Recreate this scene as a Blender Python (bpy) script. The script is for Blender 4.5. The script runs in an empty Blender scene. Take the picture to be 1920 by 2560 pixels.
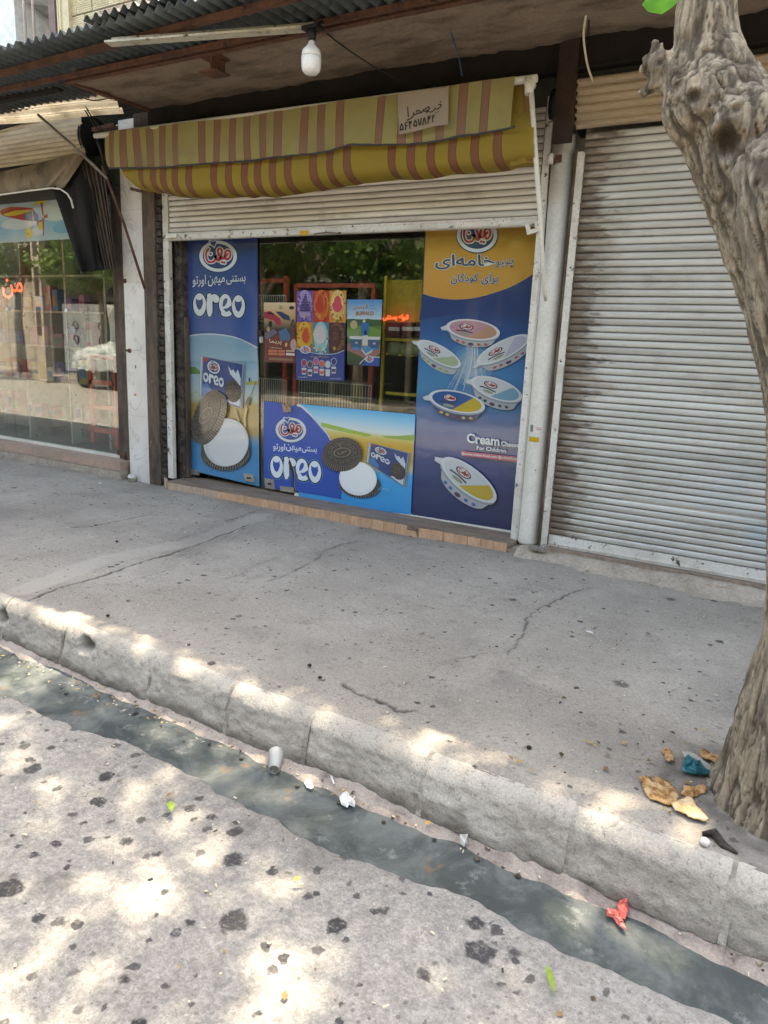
import bpy, math, random
import numpy as np
from mathutils import Vector, Matrix
from mathutils.geometry import tessellate_polygon
random.seed(7); rng = np.random.default_rng(7)
SC = bpy.context.scene; COL = SC.collection

# ---------------------------------------------------------------- camera, sky, sun, exposure
F_PX = 1827.8
AX = Vector((0.86302506, 0.14990772, -0.48240588))    # world x, y, z rows of the camera orientation (image right, down, forward)
AY = Vector((0.50328377, -0.17290003, 0.84664693))
AZ = Vector((0.04351092, -0.97346456, -0.22466318))
CAM = Vector((0.0, -4.7434, 1.4))
cd = bpy.data.cameras.new('camera'); cam = bpy.data.objects.new('camera', cd); COL.objects.link(cam)
cd.sensor_fit = 'VERTICAL'; cd.sensor_height = 36.0; cd.lens = F_PX / 2560 * 36.0
cd.clip_start = 0.05; cd.clip_end = 400
R3 = Matrix(((AX[0], -AX[1], -AX[2]), (AY[0], -AY[1], -AY[2]), (AZ[0], -AZ[1], -AZ[2])))
cam.matrix_world = Matrix.Translation(CAM) @ R3.to_4x4()
SC.camera = cam
W = bpy.data.worlds.new('World'); SC.world = W; W.use_nodes = True
wn = W.node_tree.nodes; sky = wn.new('ShaderNodeTexSky'); sky.sky_type = 'NISHITA'; sky.sun_disc = False
SUN_EL, SUN_AZ = math.radians(69.5), math.radians(-14)   # the sun stands high behind the shops
sky.sun_elevation = SUN_EL; sky.sun_rotation = SUN_AZ; sky.dust_density = 2.5; sky.air_density = 1.0; sky.ozone_density = 0.6
wn['Background'].inputs[1].default_value = 0.15
W.node_tree.links.new(sky.outputs[0], wn['Background'].inputs[0])
sl = bpy.data.lights.new('sun', 'SUN'); sun = bpy.data.objects.new('sun', sl); COL.objects.link(sun)
sl.energy = 2.0; sl.angle = math.radians(0.6); sl.color = (1.0, 0.965, 0.90)
sd = Vector((math.sin(SUN_AZ) * math.cos(SUN_EL), math.cos(SUN_AZ) * math.cos(SUN_EL), math.sin(SUN_EL)))
sun.rotation_euler = sd.to_track_quat('Z', 'Y').to_euler(); sun.location = (0, 0, 30)
SC.view_settings.view_transform = 'Standard'; SC.view_settings.look = 'None'
SC.view_settings.exposure = 3.12; SC.view_settings.gamma = 1.0; SC.view_settings.use_curve_mapping = False
SC.view_settings.use_white_balance = True; SC.view_settings.white_balance_temperature = 8400; SC.view_settings.white_balance_tint = 8   # the phone balanced for open shade

# ---------------------------------------------------------------- helpers
def ray(px, py):
    a, b = (px - 960) / F_PX, (py - 1280) / F_PX
    return Vector((AX[0]*a + AX[1]*b + AX[2], AY[0]*a + AY[1]*b + AY[2], AZ[0]*a + AZ[1]*b + AZ[2]))
def PX(px, py, y=0.0):              # where a survey mark of the photograph lies on the upright plane at depth y
    d = ray(px, py); return CAM + d * ((y - CAM.y) / d.y)
def PZ(px, py, z=0.0):              # where it lies on the level plane at height z
    d = ray(px, py); return CAM + d * ((z - CAM.z) / d.z)
def lin(c):
    return tuple((v/255/12.92 if v/255 <= 0.04045 else ((v/255+0.055)/1.055)**2.4) for v in c)
def srgb(*c, k=1.0):
    return tuple(min(0.85, v*k) for v in lin(c)) + (1.0,)

def vnoise(p, seed=0):              # value noise, p (n, 3)
    i = np.floor(p).astype(np.int64); f = p - i; f = f*f*(3-2*f)
    def h(a, b, c):
        n = (a*374761393 + b*668265263 + c*2147483647 + seed*1013904223) & 0xffffffff
        n = ((n ^ (n >> 13)) * 1274126177) & 0xffffffff
        n = ((n ^ (n >> 16)) * 2246822519) & 0xffffffff
        return ((n ^ (n >> 15)) & 0xffff) / 65535.0
    x, y, z = i[:,0], i[:,1], i[:,2]; u, v, w = f[:,0], f[:,1], f[:,2]
    def L(a, b, t): return a + (b-a)*t
    return L(L(L(h(x,y,z),h(x+1,y,z),u),L(h(x,y+1,z),h(x+1,y+1,z),u),v),
             L(L(h(x,y,z+1),h(x+1,y,z+1),u),L(h(x,y+1,z+1),h(x+1,y+1,z+1),u),v),w)*2-1
def fbm(p, octv=4, seed=0, gain=0.5):
    s = 0; a = 1.0; q = np.array(p, float)
    for k in range(octv): s = s + a*vnoise(q, seed+k); q = q*2.03+5.1; a *= gain
    return s

def tag(o, label=None, cat=None, group=None, kind=None):
    if label: o['label'] = label
    if cat: o['category'] = cat
    if group: o['group'] = group
    if kind: o['kind'] = kind
    return o
def thing(name, label, cat, loc=(0,0,0), group=None, kind=None):
    o = bpy.data.objects.new(name, None); COL.objects.link(o); o.location = loc; o.empty_display_size = 0.1
    return tag(o, label, cat, group, kind)
def put(name, me, parent=None, **kw):
    o = bpy.data.objects.new(name, me); COL.objects.link(o)
    if parent:
        o.parent = parent
        if parent.type == 'EMPTY': o.matrix_parent_inverse = Matrix.Translation(-Vector(parent.location))
    return tag(o, **kw)
def abs_loc(o):
    return Vector(o.location) if o.type == 'EMPTY' and not o.parent else Vector((0,0,0)) if o.type != 'EMPTY' and not o.parent else abs_loc(o.parent)
def fast_mesh(name, V, Fq, mat, smooth=True, attrs=None):
    me = bpy.data.meshes.new(name); V = np.asarray(V, np.float32); Fq = np.asarray(Fq, np.int32); k = Fq.shape[1]
    me.vertices.add(len(V)); me.vertices.foreach_set('co', V.ravel())
    me.loops.add(Fq.size); me.loops.foreach_set('vertex_index', Fq.ravel())
    me.polygons.add(len(Fq)); me.polygons.foreach_set('loop_start', np.arange(0, Fq.size, k, dtype=np.int32))
    me.update(calc_edges=True)
    if smooth: me.polygons.foreach_set('use_smooth', np.ones(len(Fq), bool))
    for nm, arr in (attrs or {}).items():
        at = me.attributes.new(nm, 'FLOAT', 'POINT'); at.data.foreach_set('value', np.asarray(arr, np.float32).ravel())
    if mat: me.materials.append(mat)
    me.validate(); return me
def grid_faces(nu, nv):
    i = np.arange((nu-1)*(nv-1)); r = i // (nu-1); c = i % (nu-1); a = r*nu + c
    return np.stack([a, a+1, a+nu+1, a+nu], 1)

class MB:                            # collects shapes into ONE mesh
    def __init__(s): s.v = []; s.f = []; s.mi = []; s.sm = []
    def add(s, vs, fs, mi=0, sm=False):
        b = len(s.v); s.v += [tuple(v) for v in vs]
        for f in fs: s.f.append([b+i for i in f]); s.mi.append(mi); s.sm.append(sm)
        return s
    def box(s, x0, x1, y0, y1, z0, z1, mi=0, bev=0.0):
        if bev <= 0:
            vs = [(x,y,z) for z in (z0,z1) for y in (y0,y1) for x in (x0,x1)]
            return s.add(vs, [(0,2,3,1),(4,5,7,6),(0,1,5,4),(2,6,7,3),(0,4,6,2),(1,3,7,5)], mi)
        b = bev; vs = []
        for z, e in ((z0,b),(z0+b,0),(z1-b,0),(z1,b)):
            for (x,y,sx,sy) in ((x0,y0,1,1),(x1,y0,-1,1),(x1,y1,-1,-1),(x0,y1,1,-1)):
                vs += [(x+sx*(b+e*.0 if e==0 else b+0), y+sy*e, z), (x+sx*e, y+sy*b, z)] if (sx*sy>0) is False else [(x+sx*e, y+sy*b, z), (x+sx*b, y+sy*e, z)]
        fs = [tuple(range(7,-1,-1)), tuple(range(24,32))]
        for k in range(3):
            for i in range(8): fs.append((k*8+i, k*8+(i+1)%8, k*8+8+(i+1)%8, k*8+8+i))
        return s.add(vs, fs, mi)
    def obox(s, p, q, w, h, mi=0, up=Vector((0,0,1))):       # beam from p to q, w across, h high
        p, q = Vector(p), Vector(q); d = (q-p).normalized(); a = d.cross(up)
        if a.length < 1e-4: a = Vector((1,0,0))
        a.normalize(); b = a.cross(d); a *= w/2; b *= h/2
        vs = [p-a-b, p+a-b, p+a+b, p-a+b, q-a-b, q+a-b, q+a+b, q-a+b]
        return s.add(vs, [(0,1,2,3),(7,6,5,4),(0,4,5,1),(1,5,6,2),(2,6,7,3),(3,7,4,0)], mi)
    def tube(s, pts, r, n=10, mi=0, cap=True, smooth=True):
        pts = [Vector(p) for p in pts]; rs = r if isinstance(r, (list, tuple)) else [r]*len(pts)
        b = len(s.v); prev = None
        for i, p in enumerate(pts):
            d = (pts[min(i+1, len(pts)-1)] - pts[max(i-1, 0)]).normalized()
            if prev is None:
                a = d.cross(Vector((0,0,1)))
                if a.length < 0.05: a = d.cross(Vector((1,0,0)))
            else: a = prev - d*prev.dot(d)
            a.normalize(); prev = a; c = d.cross(a)
            for k in range(n):
                t = 2*math.pi*k/n; s.v.append(tuple(p + (a*math.cos(t) + c*math.sin(t))*rs[i]))
        for i in range(len(pts)-1):
            for k in range(n):
                s.f.append([b+i*n+k, b+i*n+(k+1)%n, b+(i+1)*n+(k+1)%n, b+(i+1)*n+k]); s.mi.append(mi); s.sm.append(smooth)
        if cap:
            s.f.append([b+k for k in range(n-1,-1,-1)]); s.mi.append(mi); s.sm.append(False)
            e = b+(len(pts)-1)*n; s.f.append([e+k for k in range(n)]); s.mi.append(mi); s.sm.append(False)
        return s
    def lathe(s, c, prof, n=20, mi=0, axis=Vector((0,0,1))):
        c = Vector(c); axis = Vector(axis).normalized(); a = axis.orthogonal().normalized(); d = axis.cross(a); b = len(s.v)
        for r, h in prof:
            for k in range(n):
                t = 2*math.pi*k/n; s.v.append(tuple(c + axis*h + (a*math.cos(t)+d*math.sin(t))*r))
        for i in range(len(prof)-1):
            for k in range(n):
                s.f.append([b+i*n+k, b+i*n+(k+1)%n, b+(i+1)*n+(k+1)%n, b+(i+1)*n+k]); s.mi.append(mi); s.sm.append(True)
        s.f.append([b+k for k in range(n-1,-1,-1)]); s.mi.append(mi); s.sm.append(False)
        e = b+(len(prof)-1)*n; s.f.append([e+k for k in range(n)]); s.mi.append(mi); s.sm.append(False)
        return s
    def slab(s, outline, off, mi=0):                          # flat outline given depth along off
        o = [Vector(p) for p in outline]; off = Vector(off); n = len(o); b = len(s.v)
        s.v += [tuple(p) for p in o] + [tuple(p+off) for p in o]
        tr = tessellate_polygon([o])
        for t in tr: s.f.append([b+i for i in t]); s.mi.append(mi); s.sm.append(False); s.f.append([b+n+i for i in t[::-1]]); s.mi.append(mi); s.sm.append(False)
        for i in range(n): s.f.append([b+i, b+(i+1)%n, b+n+(i+1)%n, b+n+i]); s.mi.append(mi); s.sm.append(False)
        return s
    def mesh(s, name, mats):
        me = bpy.data.meshes.new(name); me.from_pydata(s.v, [], s.f)
        for m in (mats if isinstance(mats, (list, tuple)) else [mats]): me.materials.append(m)
        me.polygons.foreach_set('material_index', s.mi); me.polygons.foreach_set('use_smooth', s.sm)
        me.validate(); me.update(); return me
    def make(s, name, mats, parent=None, **kw): return put(name, s.mesh(name, mats), parent, **kw)

def bm_recalc(me):
    import bmesh
    b = bmesh.new(); b.from_mesh(me); bmesh.ops.recalc_face_normals(b, faces=b.faces); b.to_mesh(me); b.free()

# ---------------------------------------------------------------- materials
class NT:
    def __init__(s, name):
        s.m = bpy.data.materials.new(name); s.m.use_nodes = True; s.t = s.m.node_tree; s.n = s.t.nodes
        s.b = s.n['Principled BSDF']; g = s.n.new('ShaderNodeNewGeometry'); s.pos = g.outputs['Position']; s.geo = g
    def link(s, a, b): s.t.links.new(a, b)
    def map(s, scale=(1,1,1), loc=(0,0,0), rot=(0,0,0), src=None):
        m = s.n.new('ShaderNodeMapping'); m.inputs['Scale'].default_value = scale; m.inputs['Location'].default_value = loc
        m.inputs['Rotation'].default_value = rot
        s.link(src or s.pos, m.inputs[0]); return m.outputs[0]
    def noise(s, scale, detail=4, rough=0.55, vec=None, dist=0.0):
        x = s.n.new('ShaderNodeTexNoise'); x.inputs['Scale'].default_value = scale; x.inputs['Detail'].default_value = detail
        x.inputs['Roughness'].default_value = rough; x.inputs['Distortion'].default_value = dist
        s.link(vec or s.pos, x.inputs['Vector']); return x.outputs['Fac']
    def voro(s, scale, vec=None, feature='F1', rnd=1.0):
        x = s.n.new('ShaderNodeTexVoronoi'); x.feature = feature; x.inputs['Scale'].default_value = scale
        x.inputs['Randomness'].default_value = rnd
        s.link(vec or s.pos, x.inputs['Vector']); return x
    def ramp(s, fac, a, b, va=0.0, vb=1.0):
        x = s.n.new('ShaderNodeMapRange'); x.inputs[1].default_value = a; x.inputs[2].default_value = b
        x.inputs[3].default_value = va; x.inputs[4].default_value = vb; x.interpolation_type = 'SMOOTHSTEP'
        s.link(fac, x.inputs[0]); return x.outputs[0]
    def mix(s, fac, a, b, mode='MIX'):
        x = s.n.new('ShaderNodeMix'); x.data_type = 'RGBA'; x.blend_type = mode
        if isinstance(fac, float): x.inputs[0].default_value = fac
        else: s.link(fac, x.inputs[0])
        for i, c in ((6, a), (7, b)):
            if isinstance(c, tuple): x.inputs[i].default_value = c if len(c) == 4 else c+(1,)
            else: s.link(c, x.inputs[i])
        return x.outputs[2]
    def math(s, op, a, b=0.0):
        x = s.n.new('ShaderNodeMath'); x.operation = op
        for i, c in ((0, a), (1, b)):
            if isinstance(c, (int, float)): x.inputs[i].default_value = c
            else: s.link(c, x.inputs[i])
        return x.outputs[0]
    def attr(s, name, out='Fac'):
        x = s.n.new('ShaderNodeAttribute'); x.attribute_name = name; return x.outputs[out]
    def bump(s, h, strength=0.4, dist=0.005, prev=None):
        x = s.n.new('ShaderNodeBump'); x.inputs['Strength'].default_value = strength; x.inputs['Distance'].default_value = dist
        s.link(h, x.inputs['Height'])
        if prev: s.link(prev, x.inputs['Normal'])
        s.link(x.outputs[0], s.b.inputs['Normal']); return x.outputs[0]
    def vary(s, col, a=.9, b=1.06):
        oi = s.n.new('ShaderNodeObjectInfo'); return s.mix(1.0, col, s.mix(oi.outputs['Random'], (a,a,a*.99,1), (b,b,b,1)), 'MULTIPLY')
    def fin(s, col, rough=0.8, metal=0.0, spec=None):
        if isinstance(col, tuple): s.b.inputs['Base Color'].default_value = col if len(col) == 4 else col+(1,)
        else: s.link(col, s.b.inputs['Base Color'])
        if isinstance(rough, float): s.b.inputs['Roughness'].default_value = rough
        else: s.link(rough, s.b.inputs['Roughness'])
        s.b.inputs['Metallic'].default_value = metal
        if spec is not None: s.b.inputs['Specular IOR Level'].default_value = spec
        return s.m

def worn(name, c1, c2, sc=6.0, rough=0.75, fine=60.0, fs=0.25, bump=0.3, bd=0.003, stretch=(1,1,1), metal=0.0, lo=0.42, hi=0.66, grime=None, glo=0.56, ghi=0.7, gsc=3.0):
    t = NT(name); v = t.map(stretch)
    a = t.ramp(t.noise(sc, 6, 0.6, v), lo, hi); col = t.mix(a, c1, c2)
    f = t.noise(fine, 5, 0.7, v); col = t.mix(fs, col, t.mix(t.ramp(f, 0.3, 0.7), (0.35,0.35,0.35,1), (1.5,1.5,1.5,1)), 'MULTIPLY')
    if grime: col = t.mix(t.ramp(t.noise(gsc, 8, 0.75, v), glo, ghi), col, grime)
    t.bump(f, bump, bd); return t.fin(t.vary(col), rough, metal, .5 if metal else .3)

def plain(name, c, rough=0.6, metal=0.0): return worn(name, c, tuple(v*0.8 for v in c[:3])+(1,), 12, rough, 90, 0.12, 0.08, 0.001, metal=metal)

M = {}
def C(*v): return tuple(v)+(1.0,)
# ground -----------------------------------------------------------
def ground_mat(name, base, alt, spot_s, spot_lo, big):
    t = NT(name)
    col = t.mix(t.ramp(t.noise(0.9, 5, 0.6), 0.35, 0.68), base, alt)
    col = t.mix(t.ramp(t.noise(2.3, 7, 0.7, t.map(loc=(9,2,0))), 0.50, 0.68, 0, 0.5), col, (.165,.148,.128,1)); col = t.mix(t.ramp(t.noise(1.5, 6, 0.65, t.map(loc=(3,8,0))), 0.54, 0.70, 0, 0.45), col, tuple(min(.6, v*1.22) for v in base[:3])+(1,)); col = t.mix(t.ramp(t.noise(5.0, 6, 0.65), 0.35, 0.75, 0, 0.55), col, tuple(v*0.78 for v in base[:3])+(1,))
    g = t.voro(150.0).outputs['Color']                                        # aggregate grains
    gm = t.n.new('ShaderNodeSeparateColor'); t.link(g, gm.inputs[0])
    col = t.mix(0.36, col, t.mix(t.ramp(gm.outputs[0], 0.0, 1.0), (0.62,0.61,0.6,1), (1.35,1.34,1.32,1)), 'MULTIPLY')
    if big: md = t.noise(34.0, 5, 0.72); col = t.mix(.55, col, t.mix(t.ramp(md, .34, .66), (.62,.62,.63,1), (1.32,1.31,1.28,1)), 'MULTIPLY')
    fn = t.noise(240.0, 3, 0.7); col = t.mix(0.34, col, t.mix(t.ramp(fn, 0.32, 0.68), (0.6,0.6,0.6,1), (1.35,1.35,1.35,1)), 'MULTIPLY')
    sp = t.voro(46.0, t.map((1,1,0.2))); ss = t.n.new('ShaderNodeSeparateColor'); t.link(sp.outputs['Color'], ss.inputs[0])
    small = t.math('MULTIPLY', t.ramp(sp.outputs['Distance'], 0.34, 0.2), t.ramp(ss.outputs[1], 0.8, 0.84))
    wv = t.n.new('ShaderNodeVectorMath'); wv.operation = 'ADD'
    nz = t.n.new('ShaderNodeTexNoise'); nz.inputs['Scale'].default_value = 38; nz.inputs['Detail'].default_value = 3; t.link(t.pos, nz.inputs['Vector'])
    sc = t.n.new('ShaderNodeVectorMath'); sc.operation = 'SCALE'; sc.inputs[3].default_value = 0.035; t.link(nz.outputs['Color'], sc.inputs[0])
    t.link(t.pos, wv.inputs[0]); t.link(sc.outputs[0], wv.inputs[1])
    for k, (s_, r_, pr, dk) in enumerate(spot_s):
        x = t.voro(s_, t.map((1,1,0.1), (k*3.3,k*1.7,0), src=wv.outputs[0])); q = t.n.new('ShaderNodeSeparateColor'); t.link(x.outputs['Color'], q.inputs[0])
        rad = t.math('MULTIPLY', q.outputs[0], r_)
        m = t.math('MULTIPLY', t.ramp(t.math('SUBTRACT', x.outputs['Distance'], rad), 0.045, -0.045), t.ramp(q.outputs[1], pr, pr+0.02))
        m = t.math('MULTIPLY', m, t.ramp(q.outputs[2], 0.0, 1.0, 0.3, 1.0)); m = t.math('MULTIPLY', m, t.ramp(t.noise(60, 4, .75), .30, .52, .45, 1))
        col = t.mix(t.math('MULTIPLY', m, dk), col, (0.022,0.021,0.024,1))
    cl = t.math('MULTIPLY', t.ramp(t.noise(95, 2, .5), .66, .70), t.ramp(t.noise(1.7, 4, .6), .40, .62)); col = t.mix(t.math('MULTIPLY', cl, .8), col, (.06,.055,.05,1)); small = t.math('MULTIPLY', small, t.ramp(t.noise(2.6, 3), .5, .6)); col = t.mix(t.math('MULTIPLY', small, 0.55), col, (0.05,0.047,0.045,1)); lp = t.ramp(t.noise(70, 2, .5, t.map(loc=(5,5,5))), .69, .72); col = t.mix(t.math('MULTIPLY', lp, .35), col, (.5,.47,.42,1))
    pa = t.attr('patch'); col = t.mix(t.math('MULTIPLY', pa, 0.5), col, tuple(min(.5, v*1.18) for v in base[:3])+(1,))
    du = t.attr('dust'); col = t.mix(t.math('MULTIPLY', du, 0.5), col, (0.13,0.12,0.11,1))
    di = t.attr('dirt'); col = t.mix(t.math('MULTIPLY', di, 0.97), col, (0.03,0.025,0.02,1))
    h = t.math('ADD', t.math('MULTIPLY', gm.outputs[1], 0.6), t.math('MULTIPLY', fn, 1.0))
    h = t.math('ADD', h, t.math('MULTIPLY', md, 2.2)) if big else h; t.bump(h, 0.6, 0.004 if big else 0.002); return t.fin(col, 0.9, 0, 0.25)
M['walk'] = ground_mat('sidewalk_concrete', C(.335,.30,.255), C(.25,.22,.185), [(4.0,.14,.4,.7),(9.0,.20,.45,.85),(16.0,.24,.42,.9),(26.0,.26,.5,.85)], 0, False)
M['road'] = ground_mat('road_surface', C(.265,.252,.232), C(.225,.215,.20), [(3.6,.24,.05,.9),(6.5,.27,.10,.97),(10.,.28,.15,.97),(17.,.30,.25,.95)], 0, True)
t = NT('kerb_concrete'); col = t.mix(t.ramp(t.noise(3, 5, .6), .35, .65), C(.43,.395,.34), C(.34,.31,.265))
n3 = t.noise(48, 5, .7); n2 = t.noise(130, 4, .7)
col = t.mix(t.ramp(n3, 0.46, 0.34, 0, .55), col, C(.16,.14,.12)); col = t.mix(.4, col, t.mix(t.ramp(n2, .3, .7), (.6,.6,.6,1), (1.35,1.35,1.35,1)), 'MULTIPLY'); col = t.mix(t.math('MULTIPLY', t.attr('dirt'), .9), col, C(.07,.055,.042))
t.bump(t.math('ADD', t.math('MULTIPLY', n2, .5), n3), .75, .006); M['kerb'] = t.fin(t.vary(col, .93, 1.03), .9, 0, .2)
M['mortar'] = worn('mortar', C(.36,.335,.30), C(.27,.25,.22), 14, .9, 120, .3)
M['ledge'] = worn('gutter_ledge', C(.30,.25,.21), C(.20,.165,.14), 9, .85, 130, .35, .4, .003, grime=C(.06,.055,.045), glo=.58, ghi=.7, gsc=9)
t = NT('gutter_water'); col = t.mix(t.ramp(t.noise(5, 6, .7, dist=.6), .35, .65), C(.05,.06,.058), C(.12,.13,.125))
col = t.mix(t.ramp(t.noise(11, 7, .75), .56, .72), col, C(.19,.195,.185)); col = t.mix(t.ramp(t.noise(7.3, 4, .6, t.map(loc=(4,2,0))), .64, .74, 0, .6), col, C(.20,.12,.06))  # pale blotches painted into the colour for reflections on the water
t.bump(t.noise(26, 3, .5), .22, .003); M['water'] = t.fin(col, t.ramp(t.noise(9, 4, .6), .4, .65, .03, .22), 0, .8)
# walls ------------------------------------------------------------
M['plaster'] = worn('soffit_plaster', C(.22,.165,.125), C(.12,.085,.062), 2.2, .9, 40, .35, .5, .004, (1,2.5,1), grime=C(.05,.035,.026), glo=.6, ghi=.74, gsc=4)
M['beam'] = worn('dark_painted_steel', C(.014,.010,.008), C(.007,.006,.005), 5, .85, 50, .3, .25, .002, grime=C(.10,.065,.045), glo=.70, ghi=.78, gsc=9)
M['rust'] = worn('rusty_red_steel', C(.125,.056,.036), C(.07,.036,.026), 9, .75, 60, .4, .3, .002, grime=C(.03,.018,.014), glo=.56, ghi=.66, gsc=12)
M['creamsteel'] = worn('flaking_cream_paint', C(.48,.45,.36), C(.38,.35,.28), 6, .6, 60, .25, .3, .002, grime=C(.09,.045,.022), glo=.58, ghi=.63, gsc=13)
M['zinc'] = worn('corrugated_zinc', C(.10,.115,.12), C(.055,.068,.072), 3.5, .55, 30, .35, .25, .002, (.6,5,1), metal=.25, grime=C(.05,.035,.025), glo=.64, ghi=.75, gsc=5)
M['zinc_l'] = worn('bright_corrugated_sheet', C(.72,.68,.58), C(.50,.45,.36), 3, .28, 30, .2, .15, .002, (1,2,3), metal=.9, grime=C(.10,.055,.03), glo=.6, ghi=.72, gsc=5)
def marble():
    t = NT('white_marble'); v = t.map((1,1,.8), rot=(0,.5,0))
    w = t.noise(2.6, 8, .62, v, 1.4); ve = t.ramp(t.math('ABSOLUTE', t.math('SUBTRACT', w, .5)), .0, .018, 1, 0)
    col = t.mix(t.ramp(t.noise(3, 4), .3, .7), C(.66,.63,.58), C(.56,.53,.48)); col = t.mix(t.math('MULTIPLY', ve, .55), col, C(.33,.31,.28))
    col = t.mix(t.ramp(t.noise(9, 7, .75), .6, .78, 0, .6), col, C(.25,.2,.15)); return t.fin(col, .3)
M['marble'] = marble()
M['tar'] = worn('sooty_brick', C(.045,.036,.03), C(.10,.078,.06), 14, .8, 70, .4, .6, .005, grime=C(.015,.012,.01), glo=.5, ghi=.6, gsc=16)
M['peel'] = worn('peeling_brown_render', C(.115,.085,.062), C(.055,.04,.03), 7, .85, 50, .4, .6, .005, (1,1,.25), grime=C(.28,.24,.19), glo=.64, ghi=.68, gsc=14)
M['whitepaint'] = worn('dirty_white_steel_paint', C(.62,.60,.54), C(.54,.52,.46), 3, .45, 60, .15, .12, .0015, grime=C(.10,.07,.045), glo=.66, ghi=.72, gsc=9)
M['whitepost'] = worn('chipped_white_paint', C(.62,.60,.55), C(.50,.47,.41), 5, .5, 60, .2, .3, .002, grime=C(.075,.055,.04), glo=.585, ghi=.625, gsc=16)
def slat_mat(name, base, alt, rust_x, blue=False):
    t = NT(name); st = t.map((.55,1,9))
    col = t.mix(t.ramp(t.noise(2.0, 6, .6, st), .35, .7), base, alt)
    sx = t.n.new('ShaderNodeSeparateXYZ'); t.link(t.pos, sx.inputs[0])
    if blue:
        bl = t.math('MULTIPLY', t.ramp(sx.outputs[2], 1.05, .35), t.ramp(sx.outputs[0], -.95, -.1))
        bl = t.math('MULTIPLY', bl, t.ramp(t.noise(2.2, 3), .35, .6)); col = t.mix(t.math('MULTIPLY', bl, .75), col, C(.32,.42,.46))
    r = t.n.new('ShaderNodeMapRange'); t.link(sx.outputs[0], r.inputs[0]); r.inputs[1].default_value = rust_x; r.inputs[2].default_value = rust_x+.34; r.inputs[3].default_value = .40; r.inputs[4].default_value = 0
    nn = t.noise(9, 7, .72, t.map((.35,1,1.6))); m = t.ramp(t.math('ADD', nn, r.outputs[0]), .70, .84)
    col = t.mix(t.math('MULTIPLY', m, .93), col, C(.045,.033,.025))
    lt = t.ramp(t.math('ADD', t.noise(5, 6, .7, t.map((.5,1,1.3), (3,3,3))), t.math('MULTIPLY', r.outputs[0], .8)), .48, .78, 0, .62)
    col = t.mix(lt, col, C(.22,.17,.125))
    sp = t.ramp(t.noise(22, 5, .7, t.map((.18,1,2.2), (7,1,2))), .68, .72); col = t.mix(t.math('MULTIPLY', sp, .7), col, C(.12,.105,.09))
    at = t.attr('groove'); col = t.mix(t.math('MULTIPLY', at, .72), col, C(.10,.075,.055))
    t.bump(nn, .15, .002); return t.fin(t.vary(col, .84, 1.04), .42, .15)
M['slat'] = slat_mat('shutter_slat_paint', C(.53,.53,.49), C(.42,.41,.37), -1.43, True)
M['slat2'] = slat_mat('shop_shutter_slat_paint', C(.64,.61,.55), C(.54,.51,.45), -5.35)
M['tanribs'] = worn('stained_tan_shutter_hood', C(.36,.28,.19), C(.24,.18,.12), 3, .6, 40, .3, .25, .003, (.4,1,6), metal=.1, grime=C(.07,.045,.03), glo=.6, ghi=.72, gsc=6)
M['tanribs2'] = worn('dusty_tan_shutter_hood', C(.47,.40,.29), C(.33,.27,.19), 3, .6, 40, .3, .25, .003, (.4,1,6), metal=.1, grime=C(.10,.07,.045), glo=.62, ghi=.74, gsc=6)
M['tile'] = worn('wood_look_riser_tile', C(.54,.33,.205), C(.44,.27,.165), 5, .5, 40, .4, .15, .001, (6,1,.8))
M['tile2'] = worn('pale_riser_tile', C(.44,.33,.24), C(.37,.27,.19), 5, .55, 40, .4, .15, .001, (6,1,.8))
M['tread'] = worn('worn_wood_look_tread', C(.25,.19,.145), C(.17,.125,.095), 4, .6, 30, .45, .2, .001, (1,7,1), grime=C(.09,.07,.055), glo=.58, ghi=.75, gsc=4)
M['sill'] = worn('pink_stone_sill', C(.42,.29,.22), C(.34,.25,.19), 4, .7, 60, .3, .3, .002, grime=C(.18,.14,.11), glo=.6, ghi=.75)
M['render'] = worn('rough_render', C(.40,.34,.275), C(.30,.25,.20), 5, .9, 60, .35, .5, .004, grime=C(.12,.095,.075), glo=.56, ghi=.7)
M['bark'] = None
# cloth and others ---------------------------------------------------
def vcol(name, rough=.55, bump=None, trans=0.0, spec=.5, wear=0.0, haze=0.0):
    t = NT(name); c = t.attr('Col', 'Color'); c = t.mix(haze, c, C(.36,.40,.41)) if haze else c  # grey haze mixed into the print colour imitates reflections on the glass
    if wear:
        c = t.mix(t.ramp(t.noise(3.2, 6, .65), .38, .72, 0, wear), c, C(.23,.18,.11)); c = t.mix(.3, c, t.mix(t.noise(420, 2, .5), (.5,.5,.5,1), (1.5,1.5,1.5,1)), 'MULTIPLY')
    if bump: t.bump(t.noise(bump[0], 4, .6), bump[1], bump[2])
    m = t.fin(c, rough, 0, spec)
    if trans:
        tr = t.n.new('ShaderNodeBsdfTranslucent'); t.link(c, tr.inputs[0]); mx = t.n.new('ShaderNodeMixShader'); mx.inputs[0].default_value = trans
        out = t.n['Material Output']; t.link(t.b.outputs[0], mx.inputs[1]); t.link(tr.outputs[0], mx.inputs[2]); t.link(mx.outputs[0], out.inputs[0])
    return m
M['print'] = vcol('gloss_print', .22, (30, .08, .002), spec=.5, haze=.05)
M['film'] = vcol('print_behind_glass', .05, (3, .12, .004), spec=.9, haze=.05)
M['cloth'] = vcol('striped_awning_cloth', .9, (25, .5, .006), trans=.25, spec=.1, wear=.55)
M['clothin'] = vcol('striped_awning_cloth_belly', .85, (18, .45, .006), trans=.35, spec=.1, wear=.18)
M['signcloth'] = vcol('dusty_sign_cloth', .9, (40, .4, .003), spec=.1, wear=.3)
M['piping'] = plain('dark_edge_piping', C(.045,.05,.055), .8)
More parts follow.
